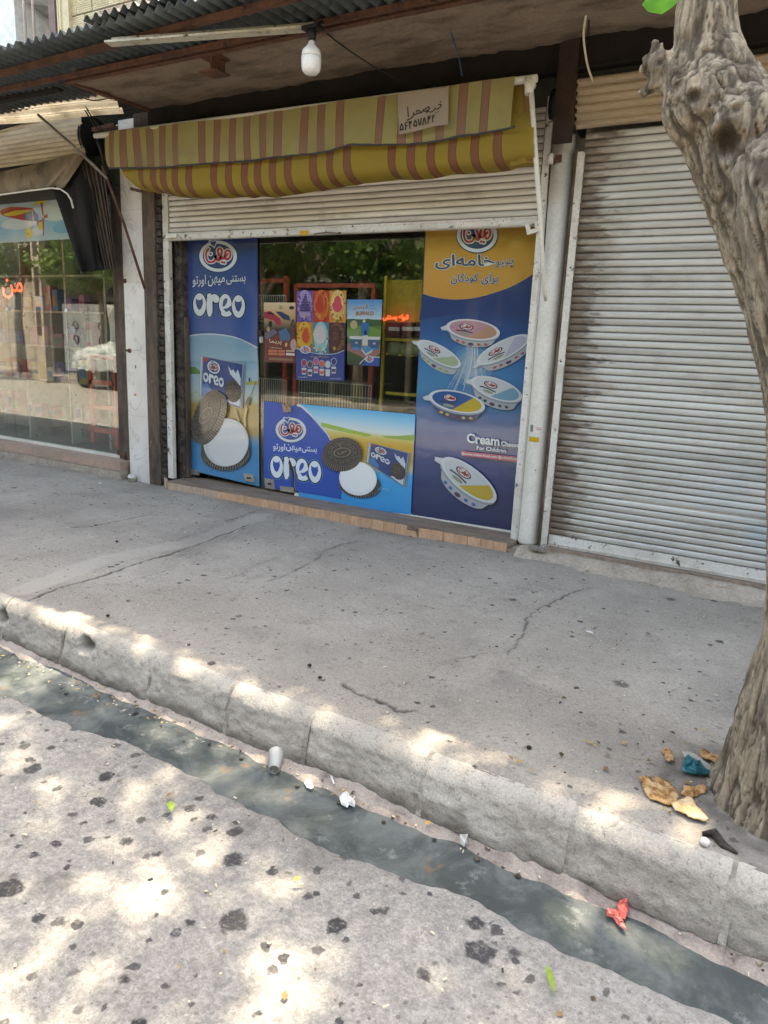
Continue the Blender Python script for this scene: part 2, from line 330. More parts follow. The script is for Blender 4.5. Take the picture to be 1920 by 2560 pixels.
M['tarp'] = worn('dusty_tan_leathercloth', C(.21,.165,.115), C(.10,.078,.055), 5, .6, 40, .35, .3, .003, (1,1,.35), grime=C(.03,.025,.02), glo=.55, ghi=.7, gsc=8)
M['tarpd'] = worn('black_leathercloth', C(.009,.0085,.008), C(.022,.018,.015), 2.2, .95, 40, .3, .2, .002, (1.5,1,.4))
M['pleat'] = worn('brown_pleated_leathercloth', C(.06,.036,.024), C(.03,.02,.014), 4, .55, 40, .3, .2, .002, (3,1,.4))
def glass(name, tint, f0=.10):
    t = NT(name); n = t.n; n.remove(t.b); tr = n.new('ShaderNodeBsdfTransparent'); tr.inputs[0].default_value = tint
    gl = n.new('ShaderNodeBsdfGlossy'); gl.inputs['Roughness'].default_value = 0.0; dt = n.new('ShaderNodeVectorMath'); dt.operation = 'DOT_PRODUCT'
    t.link(t.geo.outputs['Incoming'], dt.inputs[0]); t.link(t.geo.outputs['Normal'], dt.inputs[1])
    q5 = t.math('POWER', t.math('SUBTRACT', 1.0, t.math('ABSOLUTE', dt.outputs['Value'])), 5.0); fac = t.math('ADD', t.math('MULTIPLY', q5, 1-f0), f0)
    mx = n.new('ShaderNodeMixShader'); t.link(fac, mx.inputs[0]); t.link(tr.outputs[0], mx.inputs[1]); t.link(gl.outputs[0], mx.inputs[2])
    t.link(mx.outputs[0], n['Material Output'].inputs[0]); return t.m
M['glass'] = glass('door_glass', (.88,.93,.90,1), .095); M['glassl'] = glass('window_glass', (.86,.90,.87,1), .15)
M['red'] = plain('red_rack_paint', C(.68,.10,.07), .45); M['wirew'] = plain('white_wire', C(.8,.8,.76), .4)
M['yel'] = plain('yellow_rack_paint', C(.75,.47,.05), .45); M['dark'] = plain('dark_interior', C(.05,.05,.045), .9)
M['inwall'] = plain('interior_wall', C(.33,.31,.27), .9); M['infloor'] = plain('interior_floor', C(.34,.30,.25), .5)
M['steel'] = worn('brushed_steel', C(.42,.40,.36), C(.32,.30,.27), 8, .4, 60, .3, .1, .001, metal=.6)
M['black'] = plain('black_rubber', C(.012,.012,.012), .5); M['white'] = plain('white_plastic', C(.74,.74,.70), .35)
M['wireb'] = plain('dark_cable', C(.02,.02,.02), .6); M['wirec'] = plain('cream_cable', C(.5,.45,.33), .5); M['wirebl'] = plain('blue_string', C(.03,.12,.28), .6)
def emis(name, c, s):
    t = NT(name); t.b.inputs['Base Color'].default_value = c; t.b.inputs['Emission Color'].default_value = c; t.b.inputs['Emission Strength'].default_value = s; return t.m
M['neon'] = emis('red_neon', (1,.06,.03,1), 1.1)
# ================================================================ GROUND
def polydist(P, pl):                 # distance from points (n,2) to a polyline
    d = np.full(len(P), 9.0)
    for a, b in zip(pl[:-1], pl[1:]):
        a = np.array(a); b = np.array(b); ab = b-a; t = np.clip(((P-a)@ab)/(ab@ab+1e-9), 0, 1)
        d = np.minimum(d, np.hypot(*(P - (a + t[:,None]*ab)).T))
    return d
def gp(lst, z=0.0): return [tuple(PZ(x, y, z)[:2]) for x, y in lst]
def jag(pl, amp=.012, n=6, seed=0):
    r = random.Random(seed); out = []
    for a, b in zip(pl[:-1], pl[1:]):
        for k in range(n):
            t = k/n; out.append((a[0]+(b[0]-a[0])*t + (r.uniform(-amp, amp) if k else 0), a[1]+(b[1]-a[1])*t + (r.uniform(-amp, amp) if k else 0)))
    return out + [pl[-1]]
KT = -2.585                           # top edge line of the kerb (walk side z = 0)
def kerb_y(x): return -2.60 + 0.035*(-x-1.2)
Z4 = lambda l: [(x/1.728, 1180+y/1.728) for x, y in l]
Z5 = lambda l: [(900+x/1.6265, 1300+y/1.6265) for x, y in l]
Z8 = lambda l: [(280+x/3.95, 1100+y/3.95) for x, y in l]
cracks = [(Z4([(100,560),(170,530),(270,490),(430,450),(560,405),(700,360),(830,320),(950,270),(1050,235),(1110,215)]), .010, 1),
  (Z8([(1130,800),(1300,750),(1400,715),(1500,690)]), .008, .7), (Z4([(310,240),(395,235),(530,205),(655,180)]), .012, .6), (Z8([(400,655),(480,650),(560,640)]), .012, .5),
  (Z4([(1160,470),(1240,440),(1300,410),(1370,370),(1400,335),(1470,310),(1550,295)]), .006, .9), (Z4([(985,457),(1050,435),(1110,395),(1180,375),(1215,360)]), .004, .6),
  (Z4([(1190,185),(1185,230),(1230,250),(1290,275),(1250,290)]), .004, .6), (Z4([(1480,910),(1560,960),(1600,975),(1659,1000)])+Z5([(60,725),(110,745),(150,775),(235,775)]), .008, .9),
  (Z5([(600,545),(640,500),(670,460),(680,390),(740,350),(810,320),(870,290),(930,275)]), .006, .8), (Z5([(300,610),(330,575),(420,560),(520,545)]), .004, .4),
  (Z8([(560,985),(640,985),(780,930)]), .006, .5), (Z8([(640,1145),(720,1120)]), .008, .5), (Z4([(1160,940),(1250,970),(1370,1020)]), .004, .6),
  (Z4([(520,480),(600,460),(700,430),(800,370),(940,310),(1020,290)]), .003, .45)]
rows_y = np.concatenate([np.arange(-2.70, .02, .0085), np.linspace(.03, .6, 12)])
xs = np.concatenate([np.linspace(-14, -6.6, 90, endpoint=False), np.arange(-6.6, .75, .0085), np.linspace(.76, 3.5, 50)])
X, Y = np.meshgrid(xs, rows_y); P2 = np.stack([X.ravel(), Y.ravel()], 1)
wy = fbm(np.stack([P2[:,0]*2.2, P2[:,0]*0, P2[:,0]*0+3], 1), 4, 11)*.010
edge = kerb_y(P2[:,0]) + wy
# rows are squeezed so that the sheet ends on the uneven kerb line
tt = (P2[:,1]+2.70)/2.70; yy = np.where(P2[:,1] < 0, edge*(1-tt) + 0*tt, P2[:,1]); P2[:,1] = yy
p3 = np.stack([P2[:,0], P2[:,1], P2[:,0]*0], 1)
h = fbm(p3*1.1, 4, 3)*.010 + fbm(p3*9, 4, 5)*.0022 + fbm(p3*45, 2, 6)*.0011
dirt = np.zeros(len(P2)); patch = np.zeros(len(P2)); dust = np.zeros(len(P2))
for i, (pl, w, s) in enumerate(cracks):
    g = jag(gp(pl), .010, 7, i); bb = np.array(g); m = (P2[:,0] > bb[:,0].min()-.15) & (P2[:,0] < bb[:,0].max()+.15) & (P2[:,1] > bb[:,1].min()-.15) & (P2[:,1] < bb[:,1].max()+.15)
    d = polydist(P2[m], g) ; wv = w*1.25*(.65+.45*fbm(p3[m]*14, 2, 20+i)); c = np.clip(1.25-d/np.maximum(wv, .002), 0, 1)
    dirt[m] = np.maximum(dirt[m], c*s); h[m] -= c*.009*s; h[m] += np.clip(1-d/.05, 0, 1)*.0015*s; dust[m] = np.maximum(dust[m], np.clip(1-d/.04, 0, 1)*.35*s)
pt = gp(Z4([(100,500),(430,380),(850,290),(1130,190)])); d = polydist(P2, pt); c = np.clip((.10-d)/.03, 0, 1); patch = c; h -= c*.003
h = h*1.0
dust = np.maximum(dust, np.clip((P2[:,1]+.16)/.14, 0, 1)*.8*(P2[:,1] < .3)*np.clip(.7+fbm(p3*5, 3, 9), 0, 1))
dust = np.maximum(dust, np.clip(fbm(p3*1.4, 4, 31)-.35, 0, 1)*1.1)
drop = np.clip((edge+.045-P2[:,1])/.045, 0, 1)*(P2[:,1] < -1); h -= drop**2*.007
tb_ = np.hypot(P2[:,0]-.17, P2[:,1]+2.25); dust = np.maximum(dust, np.clip((.52+.12*fbm(p3*6, 3, 44)-tb_)/.12, 0, 1)); dirt = np.maximum(dirt, np.clip((.40+.10*fbm(p3*9, 3, 45)-tb_)/.06, 0, 1)*.45*np.clip(.7+fbm(p3*20, 2, 46), 0, 1)); h += np.clip((.42-tb_)/.2, 0, 1)*.014*np.clip((P2[:,1]-edge-.03)/.2, 0, 1)
me = fast_mesh('sidewalk', np.stack([P2[:,0], P2[:,1], h], 1), grid_faces(len(xs), len(rows_y)), M['walk'], True, {'dirt': dirt, 'patch': patch, 'dust': dust})
sw = put('sidewalk', me, kind='structure')

# kerb: every stone a piece, mortar joints between
kerb = thing('kerb', 'rough grey concrete kerb sloping down into the gutter', None, (-2, KT, -.2), kind='structure')
joints = [PZ(x, y, -.08).x for x, y in Z4([(75,590),(305,700),(610,880),(955,1010),(1370,1090)])] + [PZ(960+x/1.728, 1850+y/1.728, -.08).x for x, y in ((150,190), (790,440), (1490,700))]
joints = [-7.6, -7.0, -6.4, -5.85, -5.3, -4.75] + [j for j in joints if j > -4.7] + [.55, 1.1, 1.7, 2.4]
joints.sort()
holes = [(PZ(*Z4([(390,740)])[0], -.07), .045), (PZ(*Z4([(10,625)])[0], -.10), .05)]
def kerb_piece(x0, x1, seed, mortar=False):
    st = .011 if x1 > -5.2 else .03; nx = max(3, int((x1-x0)/st)); xsA = np.linspace(x0, x1, nx)
    prof = [(.10,-.10),(.045,-.010),(.01,-.003),(-.015,-.011),(-.036,-.028),(-.053,-.054)]; prof += [(-.053-.032*k/12, -.054-.156*k/12) for k in range(1, 13)]
    prof = np.array(prof); s = np.linspace(0, len(prof)-1, 34); py_ = np.interp(s, range(len(prof)), prof[:,0]); pz_ = np.interp(s, range(len(prof)), prof[:,1])
    XX, S = np.meshgrid(xsA, range(34)); YY = py_[S]+kerb_y(XX); ZZ = pz_[S]; q = np.stack([XX.ravel(), YY.ravel(), ZZ.ravel()], 1)
    YY = YY.ravel() + fbm(np.stack([q[:,0]*2.2, q[:,0]*0, q[:,0]*0+3], 1), 4, 11)*.010
    face = np.clip((-.006-ZZ.ravel())/.05, 0, 1); n = fbm(q*16, 3, 40)*.0036 + fbm(q*38, 3, 50)*.0042 + fbm(q*3, 2, 60)*.007 + (seed*7919 % 5-2)*.0012
    if mortar: n = fbm(q*30, 2, 4)*.002 - .003 + fbm(q*3, 2, 60)*.008
    else:
        e = np.minimum(XX.ravel()-x0, x1-XX.ravel()); n -= np.clip(1-e/.010, 0, 1)**2*.005
    dirt_ = np.clip((-.155-ZZ.ravel())/.05+fbm(q*7, 3, 8)*.5, 0, 1)*.8 + np.clip(fbm(q*6, 4, 71)-.45, 0, 1)*.6
    for c, r in holes:
        d = np.sqrt((XX.ravel()-c.x)**2 + (ZZ.ravel()-c.z)**2*1.4)*(1+.35*fbm(q*22, 2, 2)); k = np.clip(1.25-d/r, 0, 1); n = n - k*.06; dirt_ = np.maximum(dirt_, k*.9)
    YY = YY - n*face; q0 = np.stack([XX.ravel(), YY, XX.ravel()*0], 1); Z2 = ZZ.ravel() + n*(1-face)*.15 + (fbm(q0*1.1, 4, 3)*.010 + fbm(q0*9, 4, 5)*.0022)*np.clip(1+ZZ.ravel()/.1, 0, 1)
    return np.stack([XX.ravel(), YY, Z2], 1), grid_faces(nx, 34), dirt_
for i, (a, b) in enumerate(zip(joints[:-1], joints[1:])):
    V, Fq, dr = kerb_piece(a+.007, b-.007, i); put('kerb_stone', fast_mesh('kerb_stone', V, Fq, M['kerb'], True, {'dirt': dr}), kerb)
    V, Fq, dr = kerb_piece(b-.011, b+.011, 99, True); put('mortar_joint', fast_mesh('mortar_joint', V, Fq, M['kerb'], True, {'dirt': np.clip(fbm(V*18, 3, 7)*.8+.15, 0, .6)}), kerb)

# gutter bed, pink ledge, water
def strip(name, ya, yb, za, zb, x0, x1, mat, stx=.015, ny=14, amp=.004, yedge=.02, seed=0, sub=None, sc=12):
    xa = np.arange(x0, x1, stx); XX, VV = np.meshgrid(xa, np.linspace(0, 1, ny)); x = XX.ravel(); v = VV.ravel(); q = np.stack([x, v*.2, x*0], 1)
    base = kerb_y(x)-KT
    e0 = fbm(np.stack([x*5, x*0, x*0+seed], 1), 4, seed)*yedge*.2; e1 = fbm(np.stack([x*5, x*0, x*0+seed+5], 1), 5, seed+3)*yedge
    y = (ya+e0)*(1-v) + (yb+e1)*v + base; z = za*(1-v)+zb*v + fbm(np.stack([x, y, y*0], 1)*sc, 4, seed)*amp
    return put(name, fast_mesh(name, np.stack([x, y, z], 1), grid_faces(len(xa), ny), mat, True), kind='structure')
strip('gutter_bed', -2.60, -3.1, -.30, -.31, -8, 3, M['ledge'], .05, 6)
strip('gutter_ledge', -2.645, -2.722, -.199, -.243, -6.6, 2.4, M['ledge'], .012, 12, .005, .022, 12)
wat = MB().add([(-9,-3.2,-.2335),(4,-3.2,-.2335),(4,-2.55,-.2335),(-9,-2.55,-.2335)], [(0,1,2,3)]).make('gutter_water', M['water'], kind='structure')

# road sheet with a broken edge
ys = np.concatenate([np.linspace(0, .06, 8), .06+np.linspace(.008, 2.2, 210), np.linspace(2.4, 9.0, 30)]); xr = np.concatenate([np.linspace(-30, -5.6, 60, endpoint=False), np.arange(-5.6, .6, .011), np.linspace(.62, 20, 60)])
XX, SS = np.meshgrid(xr, ys); x = XX.ravel(); s = SS.ravel()
ed = -2.968 + (kerb_y(x)-KT)*.25 + fbm(np.stack([x*1.6, x*0, x*0+7], 1), 5, 77)*.036 + fbm(np.stack([x*11, x*0, x*0+7], 1), 4, 78)*.013
y = ed - s; q = np.stack([x, y, x*0], 1); z = -.185 + np.clip(s/1.5, 0, 1)*.012 + fbm(q*1.3, 4, 81)*.012 + fbm(q*11, 4, 82)*.0035 + fbm(q*48, 2, 83)*.0016
r = np.clip(1-s/.055, 0, 1); z = z - r**2.2*.10; y = y + r*fbm(np.stack([x*20, z*20, x*0], 1), 2, 5)*.006
z = z - np.clip(fbm(q*2.3+9, 3, 84)-.55, 0, 1)*.03*np.clip(s/.2, 0, 1)
put('road', fast_mesh('road', np.stack([x, y, z], 1), grid_faces(len(xr), len(ys)), M['road'], True, {'dirt': r*.5*np.clip(.5+fbm(q*20, 2, 3), 0, 1), 'patch': np.clip(fbm(q*.9, 3, 85), 0, 1)*.6, 'dust': np.clip(fbm(q*1.7+4, 4, 86)-.1, 0, 1)*.55}), kind='structure')
g = MB().box(-60, 40, -60, 50, -.9, -.45); g.make('ground', M['road'], kind='structure')

# ================================================================ DOORSTEP
step = thing('doorstep', 'low doorstep with wood-look tiles under the glass shop front', 'doorstep', (-3.3, 0, 0))
# tread boards
bx = [-5.02, -4.2, -3.55, -2.9, -2.2, -1.66]
for i, (a, b) in enumerate(zip(bx[:-1], bx[1:])):
    for j, (ya, yb) in enumerate(((-.006, .148), (.150, .34))):
        MB().box(a+.0012+(.2*j if i else 0), b-.0012+(.2*j if i < 4 else 0), ya, yb, .045, .078+.0006*((i+j)%3)).make('tread_tile', M['tread'], step)
MB().box(-5.03, -1.55, .012, .6, -.2, .044).make('step_core', M['render'], step)
rt = random.Random(3); x = -5.0; n = 0
while x < -1.60:
    w = (.10 if x > -4.35 else .21)*rt.uniform(.94, 1.04)
    if x+w > -1.6: break
    broken = abs(x+2.46) < .045
    pale = x < -4.4
    zt = .070 if not broken else .04
    m = MB(); o = [(x+.0015, -.012, -.01), (x+w-.0015, -.012, -.01), (x+w-.0015-(.03 if broken else 0), -.012, zt), (x+.0015, -.012, zt-rt.uniform(0, .002))]
    m.slab(o, (0, .022, 0)); o_ = m.make('riser_tile', M['tile2'] if pale else M['tile'], step); o_.location.y += rt.uniform(-.002, .002); x += w; n += 1
MB().slab([(-5.16, .10, -.01), (-5.02, -.016, -.01), (-5.0, -.016, .06), (-5.02, -.01, .075), (-5.16, .10, .078)][::-1], (0, .03, 0)).make('step_corner', M['tile2'], step)
# low threshold and broken footing of the right hand shop
foot = thing('shutter_footing', 'broken plastered footing with faded tiles under the closed shutter', 'footing', (-.2, 0, 0))
xs2 = np.arange(-1.62, 3.4, .02); V = []; 
prof = [(.5,.062),(.02,.064),(-.005,.058),(-.02,.045),(-.06,.012),(-.13,.000),(-.2,-.012)]
for (py_, pz_) in prof:
    for xx in xs2: V.append((xx, py_ , pz_))
V = np.array(V); nn = fbm(V*14, 4, 91)*.010 + fbm(V*3, 2, 92)*.012; V[:,1] += nn*(V[:,1] < .3); V[:,2] += nn*.6*(V[:,1] < .3)*(V[:,1] > -.15)
put('plaster_footing', fast_mesh('plaster_footing', V, grid_faces(len(xs2), len(prof))[:, ::-1], M['render']), foot)
x = -1.30
while x < .1:
    w = rt.uniform(.09, .16); m = MB(); m.slab([(x, -.026, .005), (x+w-.006, -.026, .008), (x+w-.01, -.022, .052-rt.uniform(0, .012)), (x+.004, -.022, .05-rt.uniform(0, .01))], (0, .02, 0)); m.make('riser_tile', M['tile2'], foot); x += w + (0 if rt.random() < .7 else .1)
MB().box(-1.44, 3.3, .035, .4, .05, .082).make('threshold', M['tread'], foot)

# ================================================================ SHOP BUILDING
bld = thing('shop_building', 'old single storey shop row with dark steel lintel and sooty soffit', 'building', (-3, 0, 0))
WALLM = worn('building_brick', C(.36,.27,.19), C(.28,.20,.14), 5, .9, 50, .3, .3, .004)
def wallbox(nm, *b, mat=WALLM): MB().box(*b).make(nm, mat, bld)
wallbox('upper_wall', -5.2, 3.4, .02, 6.0, 3.36, 5.4)
wallbox('end_wall', -5.36, -5.10, .42, 6.0, -.2, 3.2)
wallbox('back_wall', -5.1, 3.4, 4.0, 4.2, -.2, 3.34, mat=M['inwall'])
wallbox('partition', -1.60, -1.46, .24, 4.0, 0, 3.2, mat=M['inwall'])
wallbox('side_wall', 3.3, 3.5, .2, 4.0, 0, 3.2)
wallbox('ceiling', -5.1, 3.3, .3, 4.0, 3.0, 3.2, mat=M['inwall'])
wallbox('shop_floor', -5.1, -1.6, .345, 4.0, .0, .07, mat=M['infloor'])
# soffit slab: uneven plaster underside, with its broken inner edge
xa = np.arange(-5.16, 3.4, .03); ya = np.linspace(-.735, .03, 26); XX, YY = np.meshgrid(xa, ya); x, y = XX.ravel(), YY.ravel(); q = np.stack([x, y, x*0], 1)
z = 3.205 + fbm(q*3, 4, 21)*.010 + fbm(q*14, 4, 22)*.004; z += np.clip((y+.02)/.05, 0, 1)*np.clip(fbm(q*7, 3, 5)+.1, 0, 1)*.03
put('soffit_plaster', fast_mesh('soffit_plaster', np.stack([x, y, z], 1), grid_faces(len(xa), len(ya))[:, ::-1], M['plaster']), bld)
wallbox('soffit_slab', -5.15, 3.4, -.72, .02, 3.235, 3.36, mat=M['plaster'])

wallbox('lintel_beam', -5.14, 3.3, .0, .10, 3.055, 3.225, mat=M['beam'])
wallbox('lintel_flange', -5.14, 3.3, -.025, .0, 3.04, 3.052, mat=M['beam'])
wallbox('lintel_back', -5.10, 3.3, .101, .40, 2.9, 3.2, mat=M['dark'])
m = MB(); m.box(-1.62, -1.50, -.03, -.002, 2.64, 3.215); m.make('stanchion_plate', worn('dark_rusty_steel', C(.035,.018,.013), C(.016,.011,.009), 5, .6, 50, .3, .3, .003, grime=C(.10,.045,.028), glo=.6, ghi=.72, gsc=7), bld)
# rusty edge angle under the slab and steel stub
m = MB(); m.box(-5.2, 3.4, -.775, -.736, 3.185, 3.192); m.box(-5.2, 3.4, -.742, -.736, 3.192, 3.24); m.make('edge_angle', M['rust'], bld)
c = PZ(488, 150, 3.13); m = MB(); m.box(c.x-.075, c.x+.075, -.735, -.60, 3.10, 3.11); m.box(c.x-.075, c.x+.075, -.735, -.60, 3.19, 3.2); m.box(c.x+.02, c.x+.032, -.735, -.60, 3.11, 3.19); m.make('beam_stub', M['rust'], bld)
m = MB(); m.obox((-5.15, -.73, 3.215), (-5.13, .06, 3.215), .05, .05); m.make('end_angle', M['rust'], bld)
# dark reveal left of the shutter: peeling render strip, sooty bricks
wallbox('render_strip', -5.335, -5.185, .085, .43, -.02, 3.05, mat=M['peel'])
wallbox('upper_render', -5.335, -5.05, .02, .42, 2.70, 3.2, mat=M['peel'])
rb = random.Random(5); z = .06; bme = {}
def brick_mesh(w, h, s):
    q = random.Random(s); b = MB(); o = [(-w/2+q.uniform(0,.004), 0, -h/2+q.uniform(0,.003)), (w/2, 0, -h/2), (w/2-q.uniform(0,.004), 0, h/2-q.uniform(0,.003)), (-w/2, 0, h/2)]
    b.slab(o, (0, .08, 0)); return b.mesh('brick', M['tar'])
bms = [brick_mesh(.062, .052, k) for k in range(5)]
while z < 2.62:
    o = put('brick', bms[rb.randrange(5)], bld); o.location = Vector((-5.153+rb.uniform(-.004,.004), .105+rb.uniform(-.006,.010), z+.026)) ; z += .062
wallbox('brick_bedding', -5.185, -5.12, .135, .43, 0, 2.75, mat=M['tar'])
wallbox('door_reveal', -5.07, -4.985, .20, .36, .078, 2.8, mat=M['tar'])
wallbox('reveal_flake', -5.012, -4.962, .215, .26, .09, 1.55, mat=M['peel'])
# marble pilaster in panels
pil = thing('marble_pilaster', 'slim pilaster of white veined marble panels between the two shops', 'pilaster', (-5.5, .1, 0))
zj = [-.02] + [PX(*p, .1).z for p in ((345,1040),(337,876),(334,705),(315,525))] + [2.95, 3.2]
for a, b in zip(zj[:-1], zj[1:]): MB().box(-5.615, -5.345, .1, .42, a+.0015, b-.0015).make('marble_panel', M['marble'], pil)
MB().box(-5.605, -5.355, .104, .40, 0, 3.2).make('pilaster_core', M['render'], pil)
m = MB(); c = PX(350, 1200, .05); m.lathe((c.x-.12, .06, 0), [(.036,0),(.036,.03),(.04,.03),(.04,.045),(.034,.045),(.034,.06),(.028,.065)], 18); c2 = m.make('drain_pipe_stub', M['whitepost']); tag(c2, 'short capped pipe stub at the foot of the marble pilaster', 'pipe')
for nm, px, py, w, h, mt, lb in (('sticker', 338, 987, .030, .018, plain('orange_sticker', C(.55,.26,.01), .5), 'orange'), ('sticker', 339, 917, .016, .028, plain('grey_sticker', C(.15,.15,.16), .5), 'grey')):
    p = PX(px, py, .1); o = MB().box(p.x-w/2, p.x+w/2, .0975, .0995, p.z-h/2, p.z+h/2).make(nm, mt, pil); o['label'] = lb+' sticker on the marble'

# ================================================================ ROLLER SHUTTERS
def slat_mesh(x0, x1, mat, pitch=.044, d=.007, wob=0, name='slat'):
    pr = [(.006,.0),(.003,.002),(-.002,.0045),(-d*.75,.010),(-d,.018),(-d*1.0,.027),(-d*.8,.0345),(-.0025,.0395),(.001,.0408),(.006,.042),(.006,.044)]
    gr = [1,.8,.1,0,0,0,0,.1,.8,1,1]; xs_ = np.linspace(x0, x1, 24); V = []; G = []
    r = np.random.default_rng(wob)
    bend = np.interp(np.linspace(0,1,24), np.linspace(0,1,6), r.normal(0,.0012,6))
    for (py_, pz_), g_ in zip(pr, gr):
        for k, xx in enumerate(xs_): V.append((xx, py_+bend[k], pz_)); G.append(g_)
    return fast_mesh(name, V, grid_faces(24, len(pr)), mat, True, {'groove': G})
# right: closed
rs = thing('roller_shutter', 'closed white ribbed roller shutter streaked with rust along its left edge', 'roller shutter', (.5, .1, .12))
sm = [slat_mesh(-1.445, 3.3, M['slat'], wob=k) for k in range(6)]
z = .165; k = 0
while z < 2.70:
    o = put('slat', sm[(k*5+k//3) % 6], rs); o.location += Vector((0, .10+.0015*((k*7)%3-1), z)); z += .044; k += 1
m = MB(); m.box(-1.43, 3.3, .082, .12, .085, .162); m.box(-1.42, 3.3, .076, .082, .10, .108); m.make('bottom_rail', M['whitepost'], rs)
m = MB(); m.box(-1.475, -1.440, .055, .145, .075, 2.60); m.box(-1.4395, -1.432, .055, .060, .075, 2.59); m.make('guide_rail', M['whitepost'], rs)
o = MB().box(-1.497, -1.4765, .07, .14, .06, 2.62).make('rusty_gap_strip', worn('rusty_gap', C(.10,.065,.04), C(.20,.16,.12), 14, .9, 50, .4, .5, .004, (1,1,.3)), rs)
# its tan ribbed hood
hood = thing('shutter_hood', 'stained tan ribbed metal hood over the closed shutter', 'shutter hood', (.5, .05, 2.7))
def ribbed(name, x0, x1, z0, z1, y0, n, amp, mat, parent, left_wave=.01, tilt=0.0, seed=0):
    xs_ = np.linspace(x0, x1, 60); zz = np.linspace(z0, z1, n*10+1); XX, ZZ = np.meshgrid(xs_, zz); t = (ZZ.ravel()-z0)/(z1-z0)
    y = y0 - amp*np.abs(np.sin(t*math.pi*n))**.7 + tilt*t; x = XX.ravel() + (XX.ravel() == xs_[0])*(np.sin(t*math.pi*n*2)*left_wave)
    y += fbm(np.stack([x*1.5, t*2, x*0], 1), 2, seed)*.006
    return put(name, fast_mesh(name, np.stack([x, y, ZZ.ravel()], 1), grid_faces(60, len(zz)), mat), parent)
ribbed('hood_sheet', -1.50, 3.3, 2.725, 2.99, .045, 6, .014, M['tanribs'], hood, tilt=-.05)
m = MB(); m.lathe((-1.52, .2, 2.86), [(.02,0),(.13,0),(.14,.01),(.14,.03)], 24, axis=(1,0,0)); m.make('end_plate', M['black'], hood)
# shop shutter: half up
ss = thing('roller_shutter', 'half raised white roller shutter behind the striped awning', 'roller shutter', (-3.3, .12, 2.2))
zb = 2.188
sm2 = [slat_mesh(-5.045, -1.725, M['slat2'], wob=20+k) for k in range(6)]
z = zb+.062; k = 0
while z < 2.92:
    o = put('slat', sm2[(k*5+k//3) % 6], ss); o.location += Vector((0, .13+.001*((k*7)%3-1), z)); z += .044; k += 1
m = MB(); m.box(-5.06, -1.715, .10, .15, zb, zb+.058); m.box(-5.06, -1.715, .092, .1, zb+.006, zb+.014); m.box(-5.06, -1.715, .094, .1, zb+.045, zb+.053); m.make('bottom_rail', M['whitepost'], ss)
p = PX(762, 583, .1); o = MB().box(p.x-.036, p.x+.036, .088, .0915, p.z-.017, p.z+.017).make('sticker', plain('yellow_sticker', C(.62,.33,.01), .5), ss); o['label'] = 'yellow service sticker on the bottom rail'
m = MB(); q1 = PX(785, 585, .085); q2 = PX(845, 583, .085); m.tube([q1, q1.lerp(q2,.5)+Vector((0,-.004,.008)), q2], .004, 6); m.tube([q2, q2+Vector((.03,-.01,0))], .006, 6); m.make('latch_spring', M['rust'], ss)
a = [PX(x, y, .07) for x, y in ((1312,562),(1322,560),(1326,574),(1338,571),(1334,555),(1346,553),(1350,577),(1318,587))]
MB().slab(a, (0,.02,0)).make('lock_bracket', M['whitepost'], ss)
m = MB(); m.box(-5.118, -5.052, .115, .155, .08, 2.95); m.make('guide_rail', M['whitepost'], ss)
m = MB(); m.box(-1.712, -1.668, .10, .15, .08, 2.95); m.make('guide_rail', M['whitepost'], ss)
m = MB(); p = PX(425, 590, .1); m.box(p.x-.02, p.x+.10, .07, .09, p.z-.02, p.z+.012); m.make('hasp', M['whitepost'], ss)
m = MB(); m.lathe((-1.70, .22, 2.90), [(.02,0),(.14,0),(.15,.01),(.15,.06),(.02,.06)], 24, axis=(1,0,0)); m.lathe((-1.64,.22,2.9), [(.05,0),(.05,.05)], 12, axis=(1,0,0)); m.make('spring_drum', M['black'], ss)
m = MB(); m.lathe((-5.12, .22, 2.90), [(.02,0),(.12,0),(.13,.01),(.13,.03)], 24, axis=(1,0,0)); m.make('end_plate', M['black'], ss)

# round white post between the shutters
post = thing('steel_post', 'round white painted steel post between the shop door and the closed shutter', 'post', (-1.58, .14, .06))
xc = (PX(1324,1000,.12).x + PX(1376,1000,.12).x)/2; rr = (PX(1376,1000,.12).x - PX(1324,1000,.12).x)/2*.97
m = MB(); m.lathe((xc, .14, .062), [(rr*1.0,0),(rr*1.02,.02),(rr,.05),(rr,.6),(rr*.995,1.4),(rr*1.0,2.66)], 32); m.make('tube', M['whitepaint'], post)
m = MB(); m.box(xc-rr-.035, xc-rr+.006, .105, .125, .08, 2.6); m.make('cover_strip', M['whitepaint'], post)
m = MB(); c = PX(1395, 395, .05); m.box(c.x-.018, c.x+.018, .05, .075, c.z-.02, c.z+.02); m.box(c.x-.035, c.x-.03, .045, .08, c.z-.03, c.z+.01); m.make('cleat', M['rust'], post)
def sticker(px, py, w, h, mt, lb, parent=post, y=.055):
    p = PX(px, py, y); V = []; n = 6
    m = MB(); R_ = rr+.0012
    for k in range(n+1):
        dx = (p.x-xc)-w/2+w*k/n; dx = max(-R_*.98, min(R_*.98, dx)); yy = .14-math.sqrt(R_*R_-dx*dx); V += [(xc+dx, yy, p.z-h/2), (xc+dx, yy, p.z+h/2)]
    m.add(V, [(2*k, 2*k+2, 2*k+3, 2*k+1) for k in range(n)]); o = m.make('sticker', mt, parent); o['label'] = lb
sticker(1332, 1099, .070, .032, plain('yellow_label', C(.60,.36,.01), .5), 'yellow sticker with dark print on the post')
sticker(1327, 1071, .022, .046, plain('grey_label', C(.16,.17,.19), .5), 'grey shield sticker on the post')
sticker(1343, 1070, .034, .004, plain('red_print', C(.6,.12,.12), .5), 'thin red printed line on the post')
sticker(1345, 1074, .030, .004, bpy.data.materials['red_print'], 'lower red printed line on the post')
